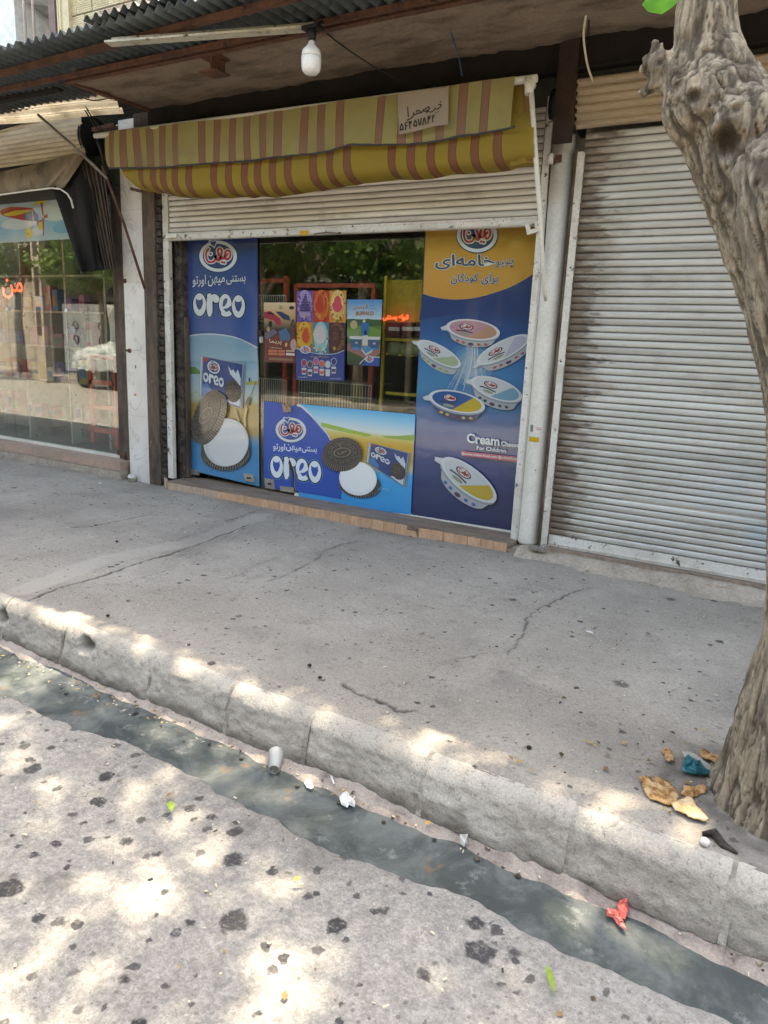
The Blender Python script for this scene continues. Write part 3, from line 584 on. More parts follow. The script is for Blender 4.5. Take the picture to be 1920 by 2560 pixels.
p = PZ(1347, 1372, .075); m = MB(); m.slab([(p.x-.065,p.y-.03,.066),(p.x+.05,p.y-.035,.066),(p.x+.055,p.y-.005,.066),(p.x-.055,p.y+.01,.066)], (0,0,.028)); m.tube([(p.x+.045,p.y-.01,.085),(p.x+.06,p.y+.03,.10),(p.x+.02,p.y+.05,.10),(p.x,p.y+.01,.088)], .005, 8)
tag(m.make('padlock', M['steel']), 'old grey steel padlock lying at the foot of the white post', 'padlock')
# ================================================================ CORRUGATED CANOPY
can = thing('corrugated_canopy', 'grey corrugated sheet canopy on rusty purlins over the shop front', 'canopy', (-3, -1, 3.2))
pitch = .083; xs_ = np.arange(-12.6, 3.6, pitch/12); ya = np.linspace(-1.29, -.55, 8); XX, YY = np.meshgrid(xs_, ya); x = XX.ravel(); y = YY.ravel()
seg = np.floor((x+12.6)/.85); r_ = np.random.default_rng(3).normal(0, 1, 40)
z = 3.250 + .019*np.sin(2*math.pi*x/pitch) + r_[seg.astype(int)]*.004 + fbm(np.stack([x, y, x*0], 1)*1.5, 2, 3)*.006
y = y + (y < -1.2)*(r_[seg.astype(int)]*.008) + (y > -.56)*(x < -5.14)*.34
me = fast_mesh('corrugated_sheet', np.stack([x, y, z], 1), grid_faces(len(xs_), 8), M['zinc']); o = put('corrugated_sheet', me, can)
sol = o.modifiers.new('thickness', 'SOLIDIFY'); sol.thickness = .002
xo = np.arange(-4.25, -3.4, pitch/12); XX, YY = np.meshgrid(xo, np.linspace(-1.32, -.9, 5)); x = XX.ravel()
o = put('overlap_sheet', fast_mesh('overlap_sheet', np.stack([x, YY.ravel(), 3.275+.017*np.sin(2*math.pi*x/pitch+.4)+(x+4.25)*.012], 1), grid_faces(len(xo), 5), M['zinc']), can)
for (a, b) in (((-8.6,-.94,3.21), (-2.9,-1.135,3.21)), ((-2.9,-1.135,3.21), (3.5,-1.14,3.21))):
    m = MB(); m.obox(a, b, .038, .036); m.make('purlin', M['rust'], can)
m = MB(); m.obox((-8.6,-.80,3.214), (3.4,-.80,3.214), .03, .03); m.make('purlin', M['rust'], can)
a, b = PZ(270,109,3.15), PZ(790,70,3.15); m = MB(); m.obox(a, b, .075, .012); m.obox(a+Vector((0,.03,.02)), b+Vector((0,.03,.02)), .008, .045); m.make('cream_bar', M['creamsteel'], can)
# bulb
lb = PZ(779, 105, 3.05); bulb = thing('light_bulb', 'large white bulb hanging from a black holder under the canopy edge', 'light bulb', lb)
rad = .056
m = MB(); m.lathe(lb+Vector((0,0,-.02)), [(.016,.03),(.020,.01),(.026,.0),(rad*.9,-.022),(rad*.99,-.042),(rad,-.058)][::-1], 24); m.make('bulb_neck', M['white'], bulb)
m = MB(); m.lathe(lb+Vector((0,0,-.02)), [(rad*.98,-.0585),(rad*1.02,-.062),(rad*1.0,-.105),(rad*.92,-.127),(rad*.66,-.144),(rad*.2,-.151),(.001,-.152)][::-1], 24); m.make('bulb_globe', M['white'], bulb)
m = MB(); m.lathe(lb+Vector((0,0,.005)), [(.02,.0),(.026,.02),(.026,.055),(.012,.065)], 16); m.tube([lb+Vector((0,0,.06)), lb+Vector((.02,.03,.085)), lb+Vector((-.03,.06,.11)), lb+Vector((.0,.1,.14))], .008, 8); m.box(lb.x-.06, lb.x+.05, lb.y-.02, lb.y+.05, lb.z+.065, lb.z+.085); m.make('bulb_holder', M['black'], bulb)
def wire(name, pts, r, mat, label, cat='cable'):
    P = [Vector(p) for p in pts]; out = []
    for i in range(len(P)-1):
        p0, p1, p2, p3 = P[max(i-1,0)], P[i], P[i+1], P[min(i+2, len(P)-1)]
        for k in range(8):
            t = k/8; out.append(.5*((2*p1)+(-p0+p2)*t+(2*p0-5*p1+4*p2-p3)*t*t+(-p0+3*p1-3*p2+p3)*t**3))
    out.append(P[-1]); return tag(MB().tube(out, r, 6).make(name, mat), label, cat)
wire('cable', [PZ(800,68,3.2), PX(850,110,-.55), PX(940,170,-.25), PX(1020,212,-.03)], .004, M['wireb'], 'thin dark cable running from the bulb holder to the lintel')
wire('cable', [PX(1463,-40,-.35), PX(1465,30,-.3), PX(1459,90,-.22), PX(1468,160,-.12), PX(1482,202,-.02)], .007, M['wirec'], 'cream cable hanging in front of the lintel above the closed shutter')
wire('cable', [PX(1472,-40,-.3), PX(1472,40,-.25), PX(1470,90,-.2), PX(1466,110,-.02)], .006, M['wireb'], 'dark cable hanging beside the cream cable')
wire('string', [PX(1108,20,-.55), PX(1126,80,-.4), PX(1146,140,-.1), PX(1155,190,-.04)], .0035, M['wirebl'], 'blue string hanging from the soffit above the awning', 'string')
wire('cable', [PX(185,238,-.3), PX(215,280,-.3), PX(235,312,-.28), PX(252,330,-.26)], .006, M['wireb'], 'thicker dark cable dropping to the left end of the awning roller')
wire('cable', [PX(199,238,-.32), PX(228,290,-.3), PX(262,333,-.27), PX(270,338,-.2)], .005, M['wireb'], 'thinner dark cable dropping to the left end of the awning roller')
wire('cable', [PX(205,242,-.5), PX(225,250,-.45), PX(250,250,-.4), PX(275,244,-.3)], .005, M['wireb'], 'dark cable looping under the canopy end')

# ================================================================ STRIPED AWNING
aw = thing('striped_awning', 'yellow awning with red stripes folded up over the shop door', 'awning', (-3.4, -.27, 2.9))
YEL, RED, LINE = srgb(190,180,118,k=.64), srgb(172,128,108,k=.62), srgb(116,106,88,k=.6)
YB, RB2, LB2 = srgb(192,166,76,k=.64), srgb(168,114,88,k=.62), srgb(120,100,60,k=.6)
def interp_line(pts, x): return np.interp(x, [p[0] for p in pts], [p[1] for p in pts])
def striped(name, topx, stripes, mat, cy, cr, cl, func, nv, parent, line=.004):
    """columns are laid so that stripe borders fall on edges; func(x, v) -> xyz"""
    cols = [topx[0]]; kinds = []
    for c, w in stripes:
        a, b = c-w/2, c+w/2
        for e, kd in ((a-line, 'y'), (a, 'l'), (b, 'r'), (b+line, 'l')):
            if e > cols[-1]+1e-4 and e < topx[1]:
                n = max(1, int((e-cols[-1])/.035)); s0 = cols[-1]
                for k in range(1, n+1): cols.append(s0+(e-s0)*k/n); kinds.append(kd)
    n = max(1, int((topx[1]-cols[-1])/.035)); s0 = cols[-1]
    for k in range(1, n+1): cols.append(s0+(topx[1]-s0)*k/n); kinds.append('y')
    nc = len(cols); V = np.array([func(xx, j/(nv-1)) for j in range(nv) for xx in cols]); me = fast_mesh(name, V, grid_faces(nc, nv), mat)
    at = me.color_attributes.new('Col', 'FLOAT_COLOR', 'CORNER'); arr = np.zeros((len(me.loops), 4), np.float32)
    fc = np.array([{'y': cy, 'l': cl, 'r': cr}[k] for k in kinds]); arr[:] = np.repeat(np.tile(fc, (nv-1, 1)), 4, axis=0); at.data.foreach_set('color', arr.ravel())
    return put(name, me, parent)
YV = -.30
vt = [(253,332),(300,325),(400,314),(480,305),(560,297),(640,288),(760,267),(790,262),(900,246),(1000,235),(1120,217),(1200,201),(1288,190)]
vb = [(253,392),(262,412),(275,421),(400,418),(520,409),(640,400),(790,383),(830,376),(880,362),(960,363),(1000,361),(1060,358),(1110,351),(1150,341),(1200,334),(1288,318)]
T = [PX(x, y, YV) for x, y in vt]; B = [PX(x, y, YV) for x, y in vb]; tl = [(p.x, p.z) for p in T]; bl = [(p.x, p.z) for p in B]
def nz1(v, s, seed=0): return float(fbm(np.array([[v*s, seed, .3]]), 3, seed)[0])
def val(x, v):
    zt = interp_line(tl, x); zb_ = interp_line(bl, x); f = nz1(x, 5, 2)*.028*(.3+v) + nz1(x, 16, 4)*.006*(.6+.4*v); L = np.clip((T[0].x+.12-x)/.12, 0, 1)
    return (x, YV - .02*v*(1-v) + .006*math.sin(x*9+v*2.5) + f*.9 + L*.03, zt+(zb_-zt)*v)
sc_ = [281,311,341,373,406,440,506,544,582,618,659,697,762,803,852,953,1009,1048,1103,1157,1212]
st = []
for s in sc_:
    ym = (interp_line(vt, s)+interp_line(vb, s))/2; w = np.interp(s, (281, 1212), (15, 21)); a = PX(s-w/2, ym, YV); b = PX(s+w/2, ym, YV); st.append(((a.x+b.x)/2, b.x-a.x-.006))
striped('valance', (T[0].x, T[-1].x), st, M['cloth'], YEL, RED, LINE, val, 14, aw)
m = MB(); pts = [Vector((x, YV+nz1(x,5,2)*.018*1.17+nz1(x,16,4)*.006*.9-.004, interp_line(bl, x)-.002)) for x in np.linspace(B[2].x, B[-1].x, 120)]; m.tube(pts, .0065, 6); m.make('edge_piping', M['piping'], aw)
# belly of folded cloth behind the valance
YBT = -.245
bt_ = [(300,405),(345,405),(640,385),(880,350),(1110,335),(1333,300)]; bb_ = [(330,470),(345,482),(400,486),(440,492),(480,498),(520,499),(560,496),(640,494),(690,496),(740,487),(820,472),(900,462),(960,455),(1000,452),(1040,452),(1080,448),(1150,438),(1250,427),(1333,414)]
BT = [PX(x, y, YBT) for x, y in bt_]
sb = [357,390,415,444,478,540,579,617,650,688,727,788,829,873,985,1034,1084,1137,1192,1249]
BBp = [PX(x, y, -.13) for x, y in bb_]; bbl = [(p.x, p.z) for p in BBp]; btl = [(p.x, p.z) for p in BT]
def belly(x, v):
    zt = interp_line(btl, x)+.05; zb_ = interp_line(bbl, x-.02)
    s = math.sin(v*math.pi/2); L = np.clip((BT[0].x+.30-x)/.30, 0, 1)
    y = YBT - .05*math.sin(v*math.pi*.9) + .13*v**3 + nz1(x, 3.2, 8)*.02*v + nz1(x*1.0+v*.15, 11, 9)*.008 ; z = zt + (zb_-zt)*(s**.85) - nz1(x, 9, 7)*.008*v
    return (x + L*v*.16 + .02*v, y, z)
stb = []
for s in sb:
    w = np.interp(s, (357, 1249), (15, 21)); yt = interp_line(vb, s)+4; a = PX(s-w/2, yt, YBT); b = PX(s+w/2, yt, YBT); stb.append((a.x/2+b.x/2, b.x-a.x-.006))
striped('folded_cloth', (BT[0].x, PX(1331,400,YBT).x), stb, M['clothin'], YB, RB2, LB2, belly, 26, aw)
# right hand fold of plain yellow cloth behind the valance end
V = []; nvv = 22
for j in range(nvv):
    v = j/(nvv-1); xl = 1276; xr_ = np.interp(v, (0, .2, 1), (1318, 1322, 1336)); yt = 206; yb = 300
    for k in range(9):
        u = k/8; px_ = xl + (xr_-xl)*u; p = PX(px_, 205-8*u + (420-205)*v*.97, -.235); V.append((p.x, -.235+.012*math.sin(u*9)*v - .01*math.sin(v*3), p.z))
me = fast_mesh('side_fold', V, grid_faces(9, nvv), M['clothin']); at = me.color_attributes.new('Col', 'FLOAT_COLOR', 'POINT'); cc = np.tile(np.array(YB, np.float32)*np.array([.9,.85,.8,1]), (len(V), 1))
for i in range(len(V)):
    if (i % 9) in (6,): cc[i] = RB2
at.data.foreach_set('color', cc.astype(np.float32).ravel()); put('side_fold', me, aw)
a, b = PX(238,340,-.27), PX(1342,196,-.27); m = MB(); m.tube([a, b], .022, 14); m.make('roller_tube', M['whitepaint'], aw)
m = MB(); m.tube([PX(327,472,-.16), PX(352,478,-.13), PX(470,474,-.11)], .013, 10); m.make('front_bar', M['rust'], aw)
m = MB(); c = PX(1326,208,-.28); m.tube([c+Vector((-.01,0,.03)), c+Vector((0,-.005,-.06))], .026, 10); m.tube([c+Vector((.0,-.02,-.005)), c+Vector((0,.02,-.01))], .03, 10); m.make('bracket', M['whitepaint'], aw)
m = MB(); m.tube([PX(1328,228,-.28), PX(1338,370,-.24), PX(1349,520,-.20), PX(1362,735,-.04), PX(1364,750,.02)], [.0155,.0155,.015,.013,.01], 10); m.make('folding_arm', M['whitepaint'], aw)
m = MB(); m.tube([PX(240,345,-.27), PX(252,375,-.24), PX(270,440,-.1)], .012, 8); m.make('left_cord', M['wireb'], aw)
m = MB(); m.tube([PX(1376,385,.02), PX(1375,410,.02)], .02, 12); m.make('crank_socket', M['whitepaint'], post)
m = MB(); m.tube([PX(1375,412,.02), PX(1371,470,.03), PX(1362,600,.045), PX(1357,690,.05)], .0045, 6); m.make('cable_down', M['wireb'], post)

# ================================================================ PRINTED SHEETS: painter of flat layers
ISO = {'ا':(0xFE8D,1),'آ':(0xFE81,1),'ب':(0xFE8F,2),'پ':(0xFB56,2),'ت':(0xFE95,2),'ج':(0xFE9D,2),'ح':(0xFEA1,2),'خ':(0xFEA5,2),'د':(0xFEA9,1),'ر':(0xFEAD,1),'ز':(0xFEAF,1),'س':(0xFEB1,2),'ش':(0xFEB5,2),'ص':(0xFEB9,2),'ع':(0xFEC9,2),'ف':(0xFED1,2),'ک':(0xFB8E,2),'گ':(0xFB92,2),'ل':(0xFEDD,2),'م':(0xFEE1,2),'ن':(0xFEE5,2),'و':(0xFEED,1),'ه':(0xFEE9,2),'ی':(0xFBFC,2)}
def shape_fa(s):
    out = []
    for i, ch in enumerate(s):
        if ch not in ISO: out.append(ch); continue
        base, kd = ISO[ch]; pj = i > 0 and s[i-1] in ISO and ISO[s[i-1]][1] == 2; nj = kd == 2 and i+1 < len(s) and s[i+1] in ISO
        out.append(chr(base + (3 if pj and nj else 1 if pj else 2 if nj else 0)))
    out = [c for c in out if c != '_']
    r = out[::-1]
    if all(c in '۰۱۲۳۴۵۶۷۸۹ ' for c in s): r = list(s)
    return ''.join(r)
_tc = {}
def text_polys(s, bold=0.0):
    if (s, bold) in _tc: return _tc[(s, bold)]
    fa = any(ch in ISO or '۰' <= ch <= '۹' for ch in s); body = shape_fa(s) if fa else s
    chars = []; xpos = 0.0
    def one(b):
        c = bpy.data.curves.new('t', 'FONT'); c.body = b; c.size = 1; c.offset = bold; c.resolution_u = 3 if len(s) > 12 else 5
        o = bpy.data.objects.new('t', c); COL.objects.link(o); bpy.context.view_layer.update(); me = o.to_mesh()
        v = [tuple(p.co[:2]) for p in me.vertices]; f = [list(p.vertices) for p in me.polygons]; o.to_mesh_clear(); bpy.data.objects.remove(o); bpy.data.curves.remove(c); return v, f
    def adv(b):
        v1, _ = one(b+'|'); v0, _ = one('|'); return max(p[0] for p in v1)-max(p[0] for p in v0)
    acc = 0.0
    for i, ch in enumerate(body):
        if ch != ' ':
            v, f = one(ch); chars.append(([(x+acc, y) for x, y in v], f))
        acc += adv(ch) if ch != ' ' else .25
    allv = [p for v, f in chars for p in v]
    x0 = min(p[0] for p in allv); x1 = max(p[0] for p in allv); y0 = min(p[1] for p in allv); y1 = max(p[1] for p in allv)
    _tc[(s, bold)] = (chars, (x0, x1, y0, y1)); return _tc[(s, bold)]
class Canvas:
    """flat print: every colour shape is a thin ink layer lying on the one before"""
    def __init__(s, y, eps=.00006): s.y = y; s.eps = eps; s.n = 1; s.v = []; s.f = []; s.c = []
    def layer(s, pts, faces, cols):
        b = len(s.v); yy = s.y - s.n*s.eps; s.n += 1
        for p in pts: q = PX(p[0], p[1], s.y); s.v.append((q.x, yy, q.z))
        one = not isinstance(cols[0], (tuple, list))
        for f in faces: s.f.append([b+i for i in f]); s.c.append([cols]*len(f) if one else [cols[i] for i in f])
    def poly(s, pts, col):
        tr = tessellate_polygon([[Vector((p[0], p[1], 0)) for p in pts]]); s.layer(pts, [list(t) for t in tr], col)
    def rows(s, left, right, cols, n=8):           # stacked bands: left/right borders and a colour for each stop
        pts = []; cc = []; fs = []
        for l, r, c in zip(left, right, cols):
            for k in range(n+1): t = k/n; pts.append((l[0]+(r[0]-l[0])*t, l[1]+(r[1]-l[1])*t)); cc.append(c)
        for j in range(len(cols)-1):
            for k in range(n): a = j*(n+1)+k; fs.append([a, a+1, a+n+2, a+n+1])
        s.layer(pts, fs, cc)
    def stroke(s, pts, w, col, closed=False, sm=4):
        P = [Vector((p[0], p[1])) for p in pts]; out = []; n = len(P)
        for i in range(n if closed else n-1):
            p0 = P[(i-1) % n] if closed or i else P[0]; p1 = P[i]; p2 = P[(i+1) % n]; p3 = P[(i+2) % n] if closed or i+2 < n else P[-1]
            for k in range(sm): t = k/sm; out.append(.5*((2*p1)+(-p0+p2)*t+(2*p0-5*p1+4*p2-p3)*t*t+(-p0+3*p1-3*p2+p3)*t**3))
        out.append(P[0] if closed else P[-1]); V = []; m = len(out)
        for i, p in enumerate(out):
            d = out[min(i+1, m-1)]-out[max(i-1, 0)]
            if closed and i in (0, m-1): d = out[1]-out[-2]
            d = d.normalized() if d.length > 1e-6 else Vector((1, 0)); nn = Vector((-d.y, d.x)); ww = (w[min(int(i/sm), len(w)-1)] if isinstance(w, (list, tuple)) else w)/2
            V += [p+nn*ww, p-nn*ww]
        s.layer(V, [[2*i, 2*i+2, 2*i+3, 2*i+1] for i in range(m-1)], col)
        if not closed and not isinstance(w, (list, tuple)):
            for e in (out[0], out[-1]): s.ell(e, (w/2, 0), (0, w/2), col, 8)
    def ell(s, c, a, b, col, n=28, arc=None):
        t0, t1 = arc or (0, 2*math.pi); k = n if not arc else n+1
        pts = [(c[0]+a[0]*math.cos(t0+(t1-t0)*i/n)+b[0]*math.sin(t0+(t1-t0)*i/n), c[1]+a[1]*math.cos(t0+(t1-t0)*i/n)+b[1]*math.sin(t0+(t1-t0)*i/n)) for i in range(k)]
        s.layer(pts, [list(range(k))], col)
    def text(s, txt, bl, br, tl, col, bold=0.0, out=None, ow=.05, aspect=None):
        def put_(bd, c, grow):
            chars, (x0, x1, y0, y1) = text_polys(txt, 0.0 if bd is None else bd); base = text_polys(txt, bold)[1]
            x0, x1, y0, y1 = base; ax = Vector((br[0]-bl[0], br[1]-bl[1])); ay = Vector((tl[0]-bl[0], tl[1]-bl[1]))
            for k, (v, f) in enumerate(chars):
                s.layer([Vector(bl)+ax*((p[0]-x0)/(x1-x0))+ay*((p[1]-y0)/(y1-y0)) for p in v], f, c)
        if out: put_(bold+ow, out, 1)
        put_(bold, col, 0)
    def mesh(s, name, outline, back, mat, th=.0012):
        o = [PX(p[0], p[1], s.y) for p in outline]; m = MB(); m.slab(o, (0, th, 0)); nb = len(m.v)
        vs = m.v + s.v; fs = m.f + s.f; me = bpy.data.meshes.new(name); me.from_pydata(vs, [], fs); me.materials.append(mat)
        cols = []
        for f in m.f: cols += [back]*len(f)
        for c in s.c:
            for q in c: cols.append(q)
        # offset faces of the print
        me = bpy.data.meshes.new(name); me.from_pydata(vs, [], m.f + [[i+nb for i in f] for f in s.f]); me.materials.append(mat)
        at = me.color_attributes.new('Col', 'FLOAT_COLOR', 'CORNER'); at.data.foreach_set('color', np.array([tuple(c)[:3]+(1.0,) for c in cols], np.float32).ravel()); me.update()
        return me
def TR(box, dst):                     # template box (x0,y0,x1,y1) -> picture quad by origin and two edge vectors
    x0, y0, x1, y1 = box; o, u, v = [Vector(p) for p in dst]
    return lambda x, y: o + (u-o)*((x-x0)/(x1-x0)) + (v-o)*((y-y0)/(y1-y0))
KS = .66
WH, NAVY, RD = srgb(205,216,216,k=.8), srgb(38,62,112,k=KS), srgb(190,52,50,k=KS)
def logo(c, dst, navy=NAVY, ring=WH, heart=True, detail=True, scr=0):
    """oval mark: box 500..1100 x 270..760"""
    f = TR((505,260,1105,760), dst); o = f(805,510); ax = f(1105,510)-o; ay = f(805,760)-o
    c.ell(o+ay*.03, ax*1.03, ay*1.04, srgb(28,50,92,k=KS)); c.ell(o, ax, ay, ring); c.ell(o, ax*.82, ay*.80, navy)
    if heart:
        for w, cl in ((3.2, ring), (1.9, navy)): c.poly([f(*p) for p in ([(650,262),(690,250),(725,268),(760,245),(790,262),(775,320),(748,385),(680,330)] if w > 3 else [(672,272),(695,268),(725,285),(760,262),(776,275),(760,325),(745,362),(695,318)])], cl)
    S = [[(655,395),(622,440),(614,520),(640,590),(690,608),(740,590),(765,530),(752,500),(790,560),(825,580),(850,510),(866,420),(830,385),(800,420),(820,500),(870,545),(905,520),(925,440),(965,415),(1003,455),(990,530),(945,565),(925,515),(962,470)]]
    D = [(685,475),(868,605),(905,612)]; sc = (f(1105,510)-f(505,510)).length/600
    for w, cl in ((64, WH), (34, RD)):
        for s_ in S: c.stroke([f(*p) for p in s_], w*sc, cl, sm=3 if detail else 2)
        for d in D: c.ell(f(*d), (w*.62*sc, 0), (0, w*.62*sc), cl, 8)
def oreo(c, dst, col=WH, dark=srgb(22,38,74,k=KS), lite=srgb(70,130,190,k=KS), inner=NAVY, outline=True):
    f = TR((395,1080,1250,1510), dst); sx = (f(1250,1080)-f(395,1080))/855; sy = (f(395,1510)-f(395,1080))/430; sc = sx.length
    def E(x, y, a, b, cl, n=22): c.ell(f(x, y), sx*a, sy*b, cl, n)
    shp = lambda g, cl: (E(515,1285,103+g,182+g,cl), E(1135,1300,103+g,180+g,cl), E(925,1270,100+g,165+g,cl), E(940,1420,85+g,45+g,cl), E(778,1190,52+g,60+g,cl),
        c.poly([f(640-g,1110-g),(f(690,1100-g)),f(715+g*.7,1150),f(760,1110-g),f(770,1150),f(716+g,1240),f(720+g,1400),f(690,1470+g),f(650,1400),f(632-g,1280)], cl), E(672,1290,46+g,185+g,cl), c.stroke([f(690,1200),f(735,1135),f(790,1150)], (46+2*g)*sc, cl))
    if outline: shp(30, lite); shp(22, dark)
    shp(0, col)
    for x, y in ((512,1285),(1132,1300)): c.poly([f(x-55,y-100), f(x-25,y-75), f(x,y-72), f(x+30,y-80), f(x+50,y-105), f(x+58,y-20), f(x+30,y+60), f(x,y+88), f(x-32,y+55), f(x-58,y-25)], inner)
    c.poly([f(880,1310), f(890,1220), f(925,1170), f(962,1180), f(955,1240), f(915,1300)], inner); c.poly([f(895,1345), f(960,1330), f(1015,1290), f(1030,1290), f(1030,1370), f(985,1370), f(940,1395)], inner)
BRN, BRL, BRD = srgb(64,56,50,k=.6), srgb(136,126,112,k=.6), srgb(36,30,27,k=.6)
def cookie(c, o, ax, ay, th, n=46, warm=False):
    o, ax, ay, th = [Vector(v) for v in (o, ax, ay, th)]
    for k in range(5): c.ell(o+th*(1-k/4), ax, ay, BRD if k < 4 else BRN, 36)
    for i in range(n):                # ridged rim
        t = 2*math.pi*i/n; e = ax*math.cos(t)+ay*math.sin(t)
        if e.dot(th) > -.2*th.length*e.length: c.poly([o+e*.93, o+(ax*math.cos(t+.05)+ay*math.sin(t+.05))*.93, o+(ax*math.cos(t+.05)+ay*math.sin(t+.05))*1.0+th*.95, o+e+th*.95], BRL)
        elif i % 2: c.poly([o+e*.93, o+(ax*math.cos(t+.06)+ay*math.sin(t+.06))*.93, o+(ax*math.cos(t+.06)+ay*math.sin(t+.06)), o+e], BRL)
    c.ell(o, ax*.91, ay*.91, srgb(88,80,72,k=.6), 36); c.ell(o, ax*.80, ay*.80, BRD, 32); c.ell(o, ax*.78, ay*.78, srgb(66,58,52,k=.6), 32)
    for r_, nn in ((.62, 12),):
        for i in range(nn):
            t = 2*math.pi*i/nn+.2; q = o+(ax*math.cos(t)+ay*math.sin(t))*r_
            for j in range(4):
                a = t+.78+j*math.pi/2; u = (ax*math.cos(a)+ay*math.sin(a))*.12; w = (ax*math.cos(a+1.57)+ay*math.sin(a+1.57))*.035; c.poly([q+u*.2, q+u+w, q+u*1.1, q+u-w], BRL)
    for k, g in ((.40, BRL), (.33, srgb(58,50,45,k=.6))): c.ell(o, ax*k*1.15, ay*k*.8, g, 20)
    f = TR((505,260,1105,760), (o-ax*.36-ay*.24, o+ax*.36-ay*.24, o-ax*.36+ay*.24))
    c.stroke([f(*p) for p in [(622,440),(640,590),(740,590),(765,530),(825,580),(850,420),(820,500),(905,520),(965,415),(990,530)]], ax.length*.05, BRL, sm=2)
    c.stroke([o-ax*.05-ay*.62, o-ay*.34], ax.length*.05, BRL, sm=2)
def packet(c, q, navy=srgb(34,70,132,k=KS)):
    tl_, tr_, br_, bl_ = [Vector(p) for p in q]
    g = lambda u, v: (tl_*(1-u)+tr_*u)*(1-v) + (bl_*(1-u)+br_*u)*v
    c.poly([g(0,0), g(1,0), g(1,1), g(0,1)], srgb(150,160,168,k=.7)); c.poly([g(.06,.01), g(.94,.03), g(.94,.99), g(.06,.97)], navy); c.poly([g(.012,.02), g(.03,.02), g(.03,.98), g(.012,.98)], srgb(205,212,214,k=.8)); c.poly([g(.965,.02), g(.985,.02), g(.985,.98), g(.965,.98)], srgb(96,104,112,k=.7))
    c.poly([g(.07,.02), g(.2,.04), g(.08,.15)], RD)
    c.poly([g(.62,.12), g(.70,.22), g(.74,.18), g(.80,.26), g(.84,.16), g(.92,.35), g(.93,.97), g(.6,.95), g(.72,.82), g(.86,.55), g(.8,.4), g(.68,.30)], srgb(190,204,208,k=.8))
    c.poly([g(.07,.70), g(.16,.62), g(.3,.80), g(.30,.95), g(.07,.95)], srgb(60,130,190,k=KS))
    o = g(.74,.64); cookie(c, o, (g(1,.4)-g(.72,.8))*.44, (g(.9,.98)-g(.62,.6))*.38, (g(.1,.12)-g(0,0))*.5, 20)
    logo(c, (g(.17,.06), g(.45,.08), g(.17,.36)), detail=False); oreo(c, (g(.08,.36), g(.56,.40), g(.08,.64)), outline=False, inner=navy)
GY = .28                               # glass of the shop door
ZL = lambda x, y: (420+x/6.381, 560+y/6.381)      # survey sheets: three enlargements of the posters
ZM = lambda x, y: (420+x/6.381, 880+y/6.381)
ZB = lambda x, y: (640+x/3.95, 940+y/3.95)
ZR = lambda x, y: (1000+x/4.1475, 540+y/4.1475)
ZQ = lambda x, y: (1000+x/4.1475, 900+y/4.1475)
ZP = lambda x, y: (640+x/5.184, 680+y/5.184)
def T3(Z, x0, y0, x1, y1, sk=0): return (Z(x0, y0), Z(x1, y0+sk), Z(x0, y1))
# ================================================================ GLASS SHOP FRONT
front = thing('glass_shop_front', 'frameless glass shop door and side panes with steel corner clamps', 'shop front', (-3.3, GY, .08))
def pane(nm, pts, y, mat, parent, **kw):
    m = MB(); m.slab([PX(p[0], p[1], y) for p in pts], (0, .008, 0)); return m.make(nm, mat, parent, **kw)
pane('left_door_pane', [(449,560),(645,560),(648,1217),(465,1175)], GY, M['glass'], front)
pane('door_pane', [(650,560),(1063,560),(1028,1287),(652,1219)], GY, M['glass'], front)
pane('right_pane', [(1066,540),(1349,530),(1281,1328),(1028,1288)], GY, M['glass'], front)
m = MB()
for p in ((1064,560,1029,1287),): m.slab([PX(p[0]-1,p[1],GY-.003), PX(p[0]+1,p[1],GY-.003), PX(p[2]+1,p[3],GY-.003), PX(p[2]-1,p[3],GY-.003)], (0,.012,0))
m.make('pane_joint', M['black'], front)
m = MB(); m.slab([PX(x, y, GY-.012) for x, y in ((736,1231),(1028,1285),(1028,1293),(736,1239))], (0,.03,0)); m.make('floor_channel', M['whitepaint'], front)
m = MB(); m.slab([PX(x, y, GY-.012) for x, y in ((1028,1287),(1284,1328),(1284,1338),(1028,1296))], (0,.03,0)); m.make('floor_channel', M['whitepaint'], front)
def clamp(pts, hole=True):
    m = MB(); m.slab([PX(x, y, GY-.022) for x, y in pts], (0,.04,0)); o = m.make('corner_clamp', M['steel'], front)
    if hole:
        cx = sum(p[0] for p in pts)/4; cy = sum(p[1] for p in pts)/4
        for dx in (-2, 3): p = PX(cx+dx, cy, GY-.023); MB().lathe(p, [(.006,-.002),(.009,.004),(.008,.010)], 8, axis=(0,-1,0)).make('lock_stud', M['black'], o)
clamp([(465,1172),(492,1176),(494,1188),(466,1184)], False); clamp([(609,1183),(632,1188),(634,1206),(612,1202)]); clamp([(661,1195),(684,1199),(687,1224),(663,1219)]); clamp([(699,1215),(734,1219),(735,1232),(700,1227)], False)
m = MB(); q = PX(647, 832, GY-.03); m.box(q.x-.02, q.x+.03, GY-.03, GY, q.z-.02, q.z+.02); m.make('door_lock', M['black'], front)
m = MB(); q = PX(650, 848, GY-.03); m.box(q.x-.015, q.x+.02, GY-.02, GY-.002, q.z-.03, q.z+.02); m.make('lock_plate', M['steel'], front)

